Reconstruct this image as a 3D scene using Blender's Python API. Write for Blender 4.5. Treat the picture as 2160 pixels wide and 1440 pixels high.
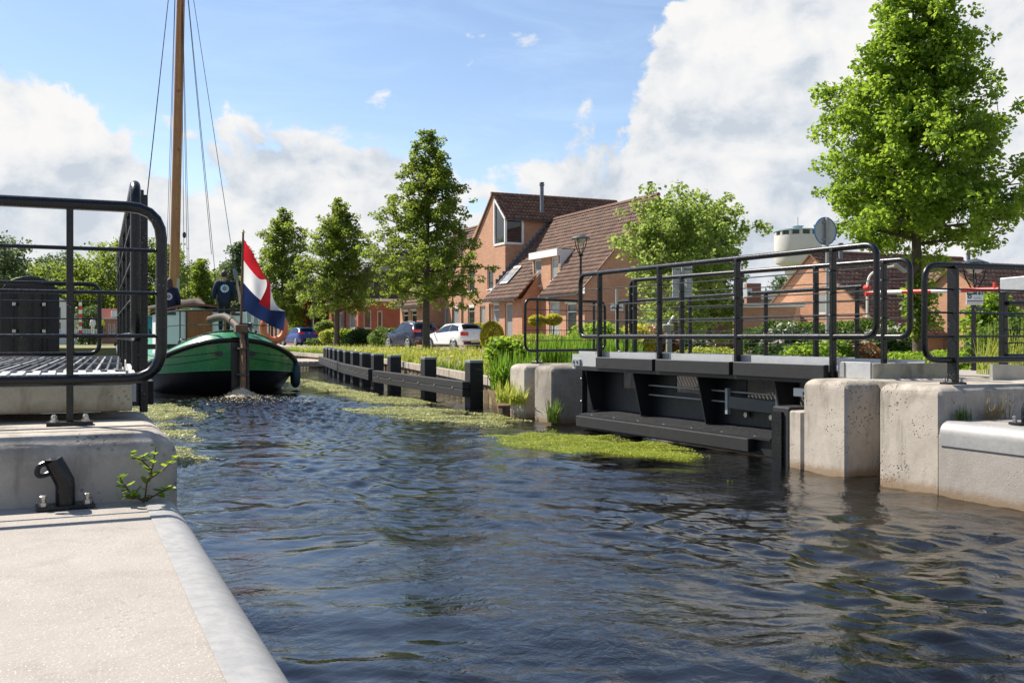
import bpy, bmesh, math, random
import numpy as np
from mathutils import Vector, Matrix
random.seed(7); np.random.seed(7)
for o in list(bpy.data.objects): bpy.data.objects.remove(o)
SC = bpy.context.scene; COL = SC.collection
R = math.radians
# ------------------------------------------------------------------ camera
EYE = 1.46                       # eye above the water (z = 0)
YAW = math.atan(937/2070.); SY, CY = math.sin(YAW), math.cos(YAW)
cam = bpy.data.cameras.new('camera'); camo = bpy.data.objects.new('camera', cam); COL.objects.link(camo)
cam.sensor_width = 36; cam.lens = 34.5; cam.clip_start = .05; cam.clip_end = 6000
cam.shift_y = 10/2160.*-1
camo.location = (0, 0, EYE); camo.rotation_euler = (R(90), 0, -YAW)
SC.camera = camo
def at(x, y=None, z=None, d=None, X=None, Y=None):
    """survey helper: the place seen at photo position (x, y), given its height, distance or one coordinate"""
    t = (x-1080)/2070.; a = SY+t*CY; b = CY-t*SY
    if X is not None: d = X/a
    elif Y is not None: d = Y/b
    elif d is None: d = (EYE-z)*2070./(y-710)
    zz = EYE-(y-710)*d/2070. if y is not None else (z or 0.)
    return Vector((a*d, b*d, zz))
# ------------------------------------------------------------------ sun and sky
SUN_AZ = R(34); SUN_EL = R(47.5)          # sun stands left of the canal axis
sdir = Vector((-math.sin(SUN_AZ)*math.cos(SUN_EL), math.cos(SUN_AZ)*math.cos(SUN_EL), math.sin(SUN_EL)))
sl = bpy.data.lights.new('sun', 'SUN'); sl.energy = 4.6; sl.angle = R(.55); sl.color = (1, .92, .80)
so = bpy.data.objects.new('sun', sl); COL.objects.link(so); so.rotation_euler = (-sdir).to_track_quat('-Z', 'Y').to_euler()
so.location = (-30, 60, 80)
W = bpy.data.worlds.new('World'); SC.world = W; W.use_nodes = True
SC.view_settings.view_transform = 'Standard'; SC.view_settings.look = 'None'; SC.view_settings.gamma = 1
SC.view_settings.exposure = 0.96
class NT:
    """small node-tree writer"""
    def __init__(s, t): s.t = t; s.n = t.nodes; s.l = t.links
    def node(s, typ, **k):
        n = s.n.new(typ)
        for a, v in k.items(): setattr(n, a, v)
        return n
    def put(s, n, i, v):
        if v is None: return
        if hasattr(v, 'is_output') or isinstance(v, bpy.types.NodeSocket): s.l.new(v, n.inputs[i])
        else: n.inputs[i].default_value = v
    def math(s, op, a, b=None, c=None, clamp=False):
        n = s.node('ShaderNodeMath', operation=op, use_clamp=clamp); s.put(n, 0, a); s.put(n, 1, b); s.put(n, 2, c); return n.outputs[0]
    def vmath(s, op, a, b=None, sc=None):
        n = s.node('ShaderNodeVectorMath', operation=op); s.put(n, 0, a); s.put(n, 1, b)
        if sc is not None: s.put(n, 'Scale', sc)
        return n.outputs[0]
    def mix(s, f, a, b, typ='MIX'):
        n = s.node('ShaderNodeMix', data_type='RGBA', blend_type=typ); s.put(n, 0, f); s.put(n, 6, a); s.put(n, 7, b); return n.outputs[2]
    def noise(s, v, scale, detail=4, rough=.55, dist=0, out=0):
        n = s.node('ShaderNodeTexNoise'); s.put(n, 'Vector', v); s.put(n, 'Scale', scale); s.put(n, 'Detail', detail); s.put(n, 'Roughness', rough); s.put(n, 'Distortion', dist); return n.outputs[out]
    def ramp(s, f, pts, interp='LINEAR'):
        n = s.node('ShaderNodeValToRGB'); s.put(n, 0, f); r = n.color_ramp; r.interpolation = interp
        while len(r.elements) < len(pts): r.elements.new(.5)
        for e, (p, c) in zip(r.elements, pts): e.position = p; e.color = c if len(c) == 4 else (*c, 1)
        return n.outputs[0]
    def sep(s, v):
        n = s.node('ShaderNodeSeparateXYZ'); s.put(n, 0, v); return n.outputs
    def comb(s, x, y, z):
        n = s.node('ShaderNodeCombineXYZ'); s.put(n, 0, x); s.put(n, 1, y); s.put(n, 2, z); return n.outputs[0]
    def maprange(s, v, a, b, c=0., d=1., smooth=True):
        n = s.node('ShaderNodeMapRange', interpolation_type='SMOOTHSTEP' if smooth else 'LINEAR')
        for i, q in enumerate((v, a, b, c, d)): s.put(n, i, q)
        return n.outputs[0]
def c4(c): return (*c, 1) if len(c) == 3 else c
def make_sky():
    t = NT(W.node_tree); t.n.clear()
    out = t.node('ShaderNodeOutputWorld'); bg = t.node('ShaderNodeBackground'); t.l.new(bg.outputs[0], out.inputs[0])
    sky = t.node('ShaderNodeTexSky', sky_type='NISHITA'); sky.sun_disc = False
    sky.sun_elevation = SUN_EL; sky.sun_rotation = -SUN_AZ; sky.air_density = 1.0; sky.dust_density = .12; sky.ozone_density = 1.8
    g = t.node('ShaderNodeTexCoord').outputs['Generated']
    x, y, z = t.sep(g)
    az = t.math('ARCTAN2', x, y)                                   # 0 = along the canal, + to the right
    el = t.math('ARCSINE', z)
    # cloud tops by compass direction: a ring of cumulus all round the horizon
    fc = t.node('ShaderNodeFloatCurve'); cv = fc.mapping.curves[0]
    pts = [(-180, 11), (-150, 15), (-128, 9), (-100, 14), (-75, 9), (-55, 12), (-38, 8), (-22, 7), (-12, 11), (-4.6, 13.8), (-1.5, 15.0), (1.2, 12.4), (4.0, 10.8), (7, 10.4), (10.2, 10.6), (12.2, 11.4),
           (15.5, 11.8), (17.3, 12.4), (19.5, 10.8), (22.0, 9.4), (26.0, 9.6), (28.2, 11.8), (30.6, 12.2), (32.2, 15.8), (34.0, 20.0), (37, 22.5), (42, 23.5), (48, 22), (52.5, 21), (60, 15), (72, 10), (88, 13), (110, 10), (130, 14), (155, 10), (180, 11)]
    while len(cv.points) < len(pts): cv.points.new(.5, .5)
    for p, (a, h) in zip(cv.points, pts): p.location = ((a+180)/360., h/40.); p.handle_type = 'AUTO'
    fc.mapping.update()
    t.put(fc, 'Value', t.math('MULTIPLY_ADD', az, 1/(2*math.pi), .5))
    top = t.math('MULTIPLY', fc.outputs[0], R(40))
    # billows
    cc = t.comb(t.math('MULTIPLY', az, 1.0), t.math('MULTIPLY', el, 1.25), 0.37)
    warp = t.vmath('MULTIPLY_ADD', t.noise(cc, 9, 2, .5, 0, 1), (.05, .05, .0))
    warp.node.inputs[2].default_value = (0, 0, 0)
    cw = t.vmath('ADD', cc, warp)
    n1 = t.noise(cw, 7.5, 9, .57); n2 = t.noise(cw, 26, 7, .6)
    bil = t.math('ADD', t.math('MULTIPLY', t.math('SUBTRACT', n1, .5), .24), t.math('MULTIPLY', t.math('SUBTRACT', n2, .5), .095))
    # scattered holes lower down, so that blue shows between the heaps
    field = t.math('ADD', t.math('SUBTRACT', top, el), bil)
    holes = t.math('MULTIPLY', t.maprange(t.noise(t.vmath('ADD', cc, (4.1, 2.2, 0)), 5.2, 5, .55), .54, .70), .07)
    field = t.math('SUBTRACT', field, t.math('MULTIPLY', holes, t.maprange(el, R(11), R(2))))
    mask = t.maprange(field, .0, .020)
    mask = t.math('MULTIPLY', mask, t.maprange(el, -.02, .03))
    # relief: the same billows seen a little nearer the sun
    sh = t.vmath('ADD', cw, (-.022, .03, 0))
    rel = t.math('SUBTRACT', n1, t.noise(sh, 7.5, 9, .57))
    lit = t.math('ADD', t.math('MULTIPLY', rel, 4.6), .64)
    deep = t.maprange(field, .02, .30)                              # thicker towards the base: greyer
    lit = t.math('SUBTRACT', lit, t.math('MULTIPLY', deep, .30), None, True)
    ccol = t.ramp(lit, [(0, (.66, .73, .82)), (.30, (.82, .865, .92)), (.58, (.95, .965, .985)), (1, (1.06, 1.05, 1.04))])
    # thin high veil
    cir = t.noise(t.comb(t.math('MULTIPLY', az, 3.0), t.math('MULTIPLY', el, 13.), .8), 1.6, 7, .62, .6)
    veil = t.math('MULTIPLY', t.maprange(cir, .42, .78), .24)
    small = t.noise(t.vmath('ADD', cw, (2.7, 1.3, 0)), 11, 8, .6)
    puff = t.math('MULTIPLY', t.maprange(small, .635, .70), t.maprange(el, R(26), R(14)))
    mask = t.math('MAXIMUM', mask, t.math('MULTIPLY', puff, .8))
    base = t.vmath('SCALE', t.vmath('MULTIPLY', sky.outputs[0], (1.0, .945, .945)), sc=.085)
    base = t.mix(t.math('ADD', veil, .03), base, (.42, .53, .66, 1))
    col = t.mix(mask, base, t.vmath('SCALE', ccol, sc=.465))
    t.put(bg, 0, col); bg.inputs[1].default_value = 1.0
make_sky()
# ------------------------------------------------------------------ materials
MATS = {}
def newmat(name):
    m = bpy.data.materials.new(name); m.use_nodes = True; t = NT(m.node_tree)
    b = t.n['Principled BSDF']; MATS[name] = m
    co = t.node('ShaderNodeTexCoord').outputs['Object']
    return m, t, b, co
def bump(t, b, h, strength=.3, dist=.01):
    n = t.node('ShaderNodeBump'); t.put(n, 'Height', h); n.inputs['Strength'].default_value = strength; n.inputs['Distance'].default_value = dist
    t.l.new(n.outputs[0], b.inputs['Normal'])
def plain(name, col, rough=.5, metal=0., var=.12, scale=3., bmp=0., bscale=40., spec=.5, coat=0.):
    m, t, b, co = newmat(name)
    n = t.noise(co, scale, 5, .6); n2 = t.noise(co, scale*9, 3, .6)
    f = t.math('ADD', t.math('MULTIPLY', n, .7), t.math('MULTIPLY', n2, .3))
    a = tuple(max(0, v*(1-var*2)) for v in col); c = tuple(min(1, v*(1+var*2)) for v in col)
    t.put(b, 'Base Color', t.ramp(f, [(.25, a), (.75, c)]))
    t.put(b, 'Roughness', t.maprange(n2, .3, .7, max(.02, rough-.08), min(1, rough+.1)))
    b.inputs['Metallic'].default_value = metal; b.inputs['Specular IOR Level'].default_value = spec
    b.inputs['Coat Weight'].default_value = coat; b.inputs['Coat Roughness'].default_value = .05
    if bmp: bump(t, b, t.noise(co, bscale, 4, .6), bmp)
    return m
def concrete(name, lo, hi, stain=.5, pits=1., speck=0.):
    m, t, b, co = newmat(name)
    n = t.noise(co, 1.7, 7, .62); n2 = t.noise(co, 11, 6, .65); fine = t.noise(co, 90, 3, .6)
    f = t.math('ADD', t.math('MULTIPLY', n, .55), t.math('ADD', t.math('MULTIPLY', n2, .3), t.math('MULTIPLY', fine, .15)))
    col = t.ramp(f, [(.33, lo), (.66, hi)])
    x, y, z = t.sep(co)
    # run-off streaks and grime blotches with their own shapes
    st = t.noise(t.comb(t.math('MULTIPLY', x, 3.), t.math('MULTIPLY', y, 3.), t.math('MULTIPLY', z, .8)), 1.6, 6, .66, .4)
    col = t.mix(t.math('MULTIPLY', t.maprange(st, .48, .72), stain), col, (.075, .065, .05, 1))
    gr = t.math('MULTIPLY', t.maprange(t.math('ADD', z, t.math('MULTIPLY', t.math('SUBTRACT', n, .5), .9)), .62, 1.02), t.maprange(t.noise(co, 5.5, 6, .68), .42, .62))
    col = t.mix(t.math('MULTIPLY', gr, stain*.8), col, (.085, .07, .05, 1))
    vo = t.node('ShaderNodeTexVoronoi'); t.put(vo, 'Vector', t.vmath('ADD', co, t.vmath('SCALE', t.noise(co, 8, 3, .5, 0, 1), sc=.06))); vo.inputs['Scale'].default_value = 30
    pm = t.math('MULTIPLY', t.maprange(vo.outputs[0], .30, .20), t.maprange(t.noise(co, 3.2, 5, .6), .50, .62))
    col = t.mix(t.math('MULTIPLY', pm, pits*.85), col, (.05, .045, .038, 1))
    if speck:
        v2 = t.node('ShaderNodeTexVoronoi'); t.put(v2, 'Vector', co); v2.inputs['Scale'].default_value = 120
        col = t.mix(t.math('MULTIPLY', t.maprange(v2.outputs[0], .34, .18), speck), col, t.ramp(v2.outputs[1], [(0, (.16, .13, .1)), (.5, (.42, .36, .3)), (1, (.75, .72, .66))]))
    # rusty tide line just above the water
    tide = t.math('MULTIPLY', t.maprange(t.math('ADD', z, t.math('MULTIPLY', n2, .10)), .17, .06), .75)
    col = t.mix(tide, col, (.20, .12, .05, 1))
    t.put(b, 'Base Color', col); b.inputs['Roughness'].default_value = .88
    bump(t, b, t.math('SUBTRACT', t.math('ADD', t.math('MULTIPLY', n2, .5), t.math('MULTIPLY', fine, .35)), t.math('MULTIPLY', pm, pits*1.2)), .55, .012)
    return m
concrete('concrete', (.31, .275, .23), (.50, .45, .385), .55, 1.)
concrete('concrete_dirty', (.19, .17, .14), (.38, .34, .28), .85, 1.)
concrete('concrete_pale', (.280, .253, .226), (.360, .330, .298), .18, .15, .75)
concrete('concrete_mossy', (.26, .24, .16), (.50, .46, .36), .6, .4)
plain('black_steel', (.006, .0065, .008), .30, 0, .2, 6, .05, 120, .4)
plain('black_steel_matt', (.006, .007, .009), .5, 0, .25, 4, .15, 60)
plain('girder_steel', (.0085, .0095, .0120), .5, 0, .3, 3, .15, 50)
plain('black_timber', (.0095, .010, .0115), .66, 0, .35, 6, .4, 60)
plain('galvanised', (.315, .312, .305), .55, .15, .10, 3, .06, 60)
plain('aluminium', (.48, .49, .49), .48, .35, .08, 4, .08, 50)
plain('bolt_steel', (.50, .47, .42), .38, .8, .15, 30)
plain('cable_steel', (.06, .06, .055), .45, .5, .2, 10)
plain('white_paint', (.78, .78, .76), .45, 0, .04, 3)
plain('cream_paint', (.70, .68, .62), .5, 0, .06, 3)
plain('red_paint', (.60, .045, .025), .4, 0, .08, 6)
plain('grey_paint', (.27, .29, .31), .5, .1, .08, 3)
plain('dark_grey', (.05, .055, .06), .5, 0, .15, 4)
plain('lead', (.15, .17, .20), .55, .2, .15, 4)
plain('boat_green', (.016, .20, .055), .28, 0, .12, 1.5, .03, 12, .5, .3)
plain('boat_green_deck', (.06, .30, .13), .34, 0, .10, 1.5, .05, 20, .5, .2)
plain('boat_black', (.008, .008, .009), .35, 0, .2, 2, .05, 15)
plain('old_wood', (.15, .09, .05), .65, 0, .3, 8, .4, 50)
plain('rudder_wood', (.20, .115, .06), .7, 0, .4, 8, .5, 40)
plain('tiller_wood', (.055, .034, .021), .7, 0, .4, 8, .5, 40)
plain('pale_wood', (.36, .31, .25), .75, 0, .25, 5, .4, 50)
plain('flag_red', (.62, .02, .03), .75, 0, .06, 4, .15, 300)
plain('flag_white', (.80, .80, .80), .75, 0, .03, 4, .15, 300)
plain('flag_navy', (.012, .025, .085), .75, 0, .1, 4, .15, 300)
plain('buoy_orange', (.78, .21, .075), .5, 0, .08, 5, .1, 60)
plain('fender_teal', (.01, .035, .055), .45, 0, .2, 5)
plain('jacket_navy', (.010, .017, .045), .85, 0, .2, 8, .3, 40)
plain('jacket_teal', (.02, .17, .20), .85, 0, .15, 8, .3, 40)
plain('trousers_dark', (.012, .013, .02), .9, 0, .2, 8, .3, 40)
plain('trousers_grey', (.36, .36, .37), .9, 0, .08, 8, .3, 40)
plain('skin', (.50, .29, .20), .6, 0, .05, 8)
plain('hair_brown', (.05, .028, .016), .6, 0, .3, 40, .5, 120)
plain('hair_blond', (.45, .28, .12), .6, 0, .25, 40, .5, 120)
plain('hivis', (.65, .70, .04), .7, 0, .05, 8)
plain('sailcloth', (.035, .018, .014), .85, 0, .2, 5, .4, 20)
plain('emblem_ice', (.40, .68, .75), .7, 0, .05, 8)
plain('emblem_blue', (.03, .16, .26), .7, 0, .05, 8)
plain('emblem_red', (.42, .06, .03), .7, 0, .05, 8)
plain('rope', (.45, .40, .31), .9, 0, .2, 20, .4, 100)
plain('tyre', (.018, .018, .018), .85, 0, .15, 8)
plain('rim', (.55, .56, .58), .3, .8, .06, 8)
plain('car_white', (.80, .81, .82), .22, 0, .01, 1, 0, 1, .5, .8)
plain('car_navy', (.008, .014, .040), .3, 0, .05, 1, 0, 1, .4, .35)
plain('car_blue', (.010, .04, .24), .28, 0, .05, 1, 0, 1, .5, .5)
plain('car_black', (.012, .012, .013), .3, 0, .05, 1, 0, 1, .5, .6)
plain('tail_red', (.50, .012, .012), .2, 0, .1, 20, 0, 1, .5, .5)
plain('plate_yellow', (.62, .52, .22), .5, 0, .04, 10)
plain('plastic_black', (.02, .02, .022), .6, 0, .1, 8)
plain('road_paving', (.44, .40, .36), .85, 0, .10, .8, .2, 25)
plain('asphalt', (.06, .06, .06), .9, 0, .15, 2, .3, 60)
plain('soil', (.10, .075, .045), .95, 0, .25, 2, .5, 12)
plain('chequer_plate', (.40, .39, .36), .45, .5, .15, 4)
plain('tower_pale', (.56, .54, .53), .8, 0, .06, .3)
plain('tower_blue', (.30, .42, .48), .6, 0, .06, .3)
plain('plaster_white', (.74, .73, .70), .8, 0, .04, .6)
plain('bark', (.085, .068, .048), .9, 0, .3, 9, .8, 30)
plain('stem_green', (.07, .12, .03), .8, 0, .2, 9)
plain('stem_red', (.12, .05, .03), .7, 0, .2, 9)
plain('sign_back', (.38, .40, .42), .5, .3, .06, 6)
plain('sign_blue', (.02, .14, .42), .4, 0, .05, 6)
plain('sign_green', (.02, .12, .06), .5, 0, .05, 6)
plain('sign_white', (.80, .80, .78), .5, 0, .03, 6)
plain('sign_dark', (.03, .035, .035), .5, 0, .03, 6)
plain('foam', (.50, .42, .29), .6, 0, .12, 25, .5, 60)
plain('curtain', (.55, .56, .54), .9, 0, .05, 3)
plain('rust', (.22, .07, .02), .9, 0, .2, 40)
def flecks(name, amount=.5, col=(.45, .44, .40, 1), sc_=55):
    t = NT(MATS[name].node_tree); b = t.n['Principled BSDF']; co = t.node('ShaderNodeTexCoord').outputs['Object']
    v = t.node('ShaderNodeTexVoronoi'); t.put(v, 'Vector', co); v.inputs['Scale'].default_value = sc_
    m_ = t.math('MULTIPLY', t.maprange(v.outputs[0], .20, .10), t.maprange(t.noise(co, 4.5, 3, .5), .55, .66))
    t.put(b, 'Base Color', t.mix(t.math('MULTIPLY', m_, amount), b.inputs['Base Color'].links[0].from_socket, col))
flecks('black_steel', .8); flecks('girder_steel', .35, (.16, .10, .06, 1), 18); flecks('black_timber', .5, (.14, .13, .11, 1), 25); flecks('galvanised', .7, (.30, .17, .08, 1), 6); flecks('aluminium', .5, (.30, .28, .22, 1), 14)
def brick(name, c1, c2, mortar, scale=1.):
    m, t, b, co = newmat(name); x, y, z = t.sep(co)
    v = t.comb(t.math('ADD', x, y), z, 0.)
    bt = t.node('ShaderNodeTexBrick'); t.put(bt, 'Vector', v)
    bt.inputs['Color1'].default_value = c4(c1); bt.inputs['Color2'].default_value = c4(c2); bt.inputs['Mortar'].default_value = c4(mortar)
    bt.inputs['Scale'].default_value = 1; bt.inputs['Brick Width'].default_value = .22*scale; bt.inputs['Row Height'].default_value = .065*scale
    bt.inputs['Mortar Size'].default_value = .009*scale; bt.inputs['Mortar Smooth'].default_value = .3; bt.inputs['Bias'].default_value = -.1
    n = t.noise(co, .9, 6, .6); n2 = t.noise(v, 16, 2, .5)
    col = t.mix(t.math('MULTIPLY', t.maprange(n, .35, .7), .35), bt.outputs[0], tuple(q*.62 for q in c1)+(1,))
    col = t.mix(t.maprange(n2, .3, .75, 0., .30), col, tuple(min(1, q*1.35) for q in c2)+(1,))
    t.put(b, 'Base Color', col); b.inputs['Roughness'].default_value = .88
    bump(t, b, t.math('MULTIPLY', bt.outputs[1], -1), .5, .01)
brick('brick_orange', (.43, .20, .112), (.55, .30, .18), (.33, .25, .19))
brick('brick_red', (.33, .095, .055), (.39, .13, .075), (.26, .16, .12))
brick('brick_brown', (.26, .12, .08), (.31, .15, .10), (.24, .18, .15))
brick('brick_far', (.38, .19, .14), (.42, .22, .16), (.35, .25, .2))
def tile(name, lo, hi, moss=.3):
    m, t, b, co = newmat(name)
    n = t.noise(co, 2.2, 6, .65); g = t.node('ShaderNodeNewGeometry')
    col = t.ramp(t.math('ADD', t.math('MULTIPLY', n, .45), t.math('MULTIPLY', g.outputs['Random Per Island'], .55)), [(.15, lo), (.85, hi)])
    mo = t.noise(co, 1.1, 7, .68)
    col = t.mix(t.math('MULTIPLY', t.maprange(mo, .52, .70), moss), col, (.17, .14, .055, 1))
    t.put(b, 'Base Color', col); b.inputs['Roughness'].default_value = .75
    bump(t, b, t.noise(co, 30, 4, .6), .25, .01)
tile('tile_brown', (.075, .036, .023), (.185, .094, .060), .25)
tile('tile_mid', (.11, .058, .042), (.24, .13, .095), .15)
tile('tile_dark', (.030, .028, .028), (.065, .058, .055), .12)
tile('tile_red', (.26, .05, .035), (.36, .09, .06), .1)
def glassy(name, col, rough=.04, spec=.8):
    m, t, b, co = newmat(name); t.put(b, 'Base Color', c4(col)); b.inputs['Roughness'].default_value = rough; b.inputs['Specular IOR Level'].default_value = spec
    bump(t, b, t.noise(co, 1.5, 2, .5), .04, .05)
glassy('pane_dark', (.018, .022, .026)); glassy('pane_curtain', (.30, .32, .32)); glassy('pane_car', (.012, .015, .018)); glassy('lamp_glass', (.35, .36, .36), .15)
def leafmat(name, dark, mid, light, trans=.35):
    m, t, b, co = newmat(name)
    g = t.node('ShaderNodeNewGeometry'); r = g.outputs['Random Per Island']
    n = t.noise(co, .9, 4, .6)
    f = t.math('ADD', t.math('MULTIPLY', r, .6), t.math('MULTIPLY', n, .4))
    col = t.ramp(f, [(.15, dark), (.5, mid), (.85, light)])
    t.put(b, 'Base Color', col); b.inputs['Roughness'].default_value = .5; b.inputs['Specular IOR Level'].default_value = .35
    tr = t.node('ShaderNodeBsdfTranslucent'); t.put(tr, 0, t.mix(.5, col, tuple(min(1, q*1.8) for q in light)+(1,)))
    mx = t.node('ShaderNodeMixShader'); mx.inputs[0].default_value = trans
    t.l.new(b.outputs[0], mx.inputs[1]); t.l.new(tr.outputs[0], mx.inputs[2]); t.l.new(mx.outputs[0], t.n['Material Output'].inputs[0])
leafmat('leaf_lime', (.044, .092, .011), (.105, .175, .020), (.235, .29, .040), .58)
leafmat('leaf_bright', (.068, .145, .012), (.14, .25, .020), (.29, .385, .042), .56)
leafmat('leaf_grey', (.085, .155, .022), (.17, .255, .045), (.31, .38, .09), .56)
leafmat('leaf_dark', (.016, .042, .010), (.034, .078, .016), (.07, .12, .025), .35)
leafmat('leaf_far', (.040, .080, .030), (.078, .13, .045), (.14, .19, .068), .40)
leafmat('leaf_yellow', (.20, .21, .012), (.38, .36, .02), (.55, .48, .05), .5)
leafmat('leaf_hedge', (.045, .095, .012), (.085, .15, .02), (.15, .22, .04), .4)
leafmat('leaf_reed', (.07, .15, .01), (.12, .23, .015), (.19, .31, .03), .45)
leafmat('leaf_grass', (.12, .19, .020), (.25, .32, .036), (.43, .44, .085), .45)
leafmat('leaf_dry', (.17, .12, .05), (.27, .20, .08), (.36, .28, .12), .3)
leafmat('leaf_copper', (.09, .04, .02), (.20, .09, .03), (.30, .16, .06), .35)
leafmat('petal_red', (.45, .02, .03), (.60, .03, .04), (.68, .06, .07), .25)
leafmat('petal_pink', (.50, .28, .26), (.62, .38, .34), (.70, .50, .45), .25)
leafmat('petal_cream', (.50, .46, .34), (.62, .58, .46), (.72, .69, .58), .25)
leafmat('petal_yellow', (.55, .40, .02), (.65, .50, .03), (.70, .58, .08), .25)
leafmat('algae', (.07, .13, .006), (.20, .27, .012), (.45, .47, .06), .3)
leafmat('algae_pale', (.15, .18, .035), (.29, .31, .09), (.46, .45, .20), .25)
def wood(name, a, bcol):
    m, t, b, co = newmat(name); x, y, z = t.sep(co)
    v = t.comb(t.math('MULTIPLY', x, 14), t.math('MULTIPLY', y, 14), t.math('MULTIPLY', z, .9))
    n = t.noise(v, 1.6, 6, .62, .5); n2 = t.noise(co, 1.2, 4, .6)
    t.put(b, 'Base Color', t.mix(t.math('MULTIPLY', t.maprange(t.noise(co, 3.3, 3, .5), .63, .7), .6), t.ramp(t.math('ADD', t.math('MULTIPLY', n, .7), t.math('MULTIPLY', n2, .3)), [(.3, a), (.7, bcol)]), (.10, .035, .012, 1)))
    b.inputs['Roughness'].default_value = .38; bump(t, b, n, .2, .01)
wood('mast_wood', (.29, .115, .032), (.50, .235, .075)); wood('door_wood', (.24, .065, .018), (.42, .135, .038)); wood('roof_wood', (.16, .05, .03), (.25, .09, .05))
for q_, c_ in (('flag_red', (.62, .02, .03)), ('flag_white', (.80, .80, .80)), ('flag_navy', (.012, .025, .085))):
    t_ = NT(MATS[q_].node_tree); tr_ = t_.node('ShaderNodeBsdfTranslucent'); tr_.inputs[0].default_value = c4(c_); mx_ = t_.node('ShaderNodeMixShader'); mx_.inputs[0].default_value = .5
    t_.l.new(t_.n['Principled BSDF'].outputs[0], mx_.inputs[1]); t_.l.new(tr_.outputs[0], mx_.inputs[2]); t_.l.new(mx_.outputs[0], t_.n['Material Output'].inputs[0])
def watermat():
    m, t, b, co = newmat('water')
    t.put(b, 'Base Color', t.ramp(t.noise(co, .35, 3, .5), [(.35, (.003, .003, .0025)), (.7, (.008, .006, .004))]))
    b.inputs['Roughness'].default_value = .02; b.inputs['IOR'].default_value = 1.52; b.inputs['Specular IOR Level'].default_value = .5
    x, y, z = t.sep(co)
    r1 = t.noise(co, 10., 4, .58, .8); r2 = t.noise(co, 24., 3, .55, .4); r3 = t.noise(co, 2.2, 3, .5, .5)
    far = t.math('MULTIPLY', t.maprange(y, 30., 70., 1., .25), t.maprange(t.noise(co, .55, 3, .5), .38, .62, .3, 1.15))
    h = t.math('ADD', t.math('MULTIPLY', r1, .0125), t.math('ADD', t.math('MULTIPLY', r2, .0014), t.math('MULTIPLY', r3, .012)))
    bump(t, b, t.math('MULTIPLY', h, far), .75, 1.0)
watermat()
def groundmat():
    m, t, b, co = newmat('ground')
    n = t.noise(co, .35, 6, .6); n2 = t.noise(co, 5, 4, .6)
    t.put(b, 'Base Color', t.ramp(t.math('ADD', t.math('MULTIPLY', n, .6), t.math('MULTIPLY', n2, .4)), [(.3, (.12, .13, .05)), (.5, (.20, .20, .08)), (.7, (.27, .25, .12))]))
    b.inputs['Roughness'].default_value = .95; bump(t, b, n2, .6, .05)
groundmat()
M = MATS
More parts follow.
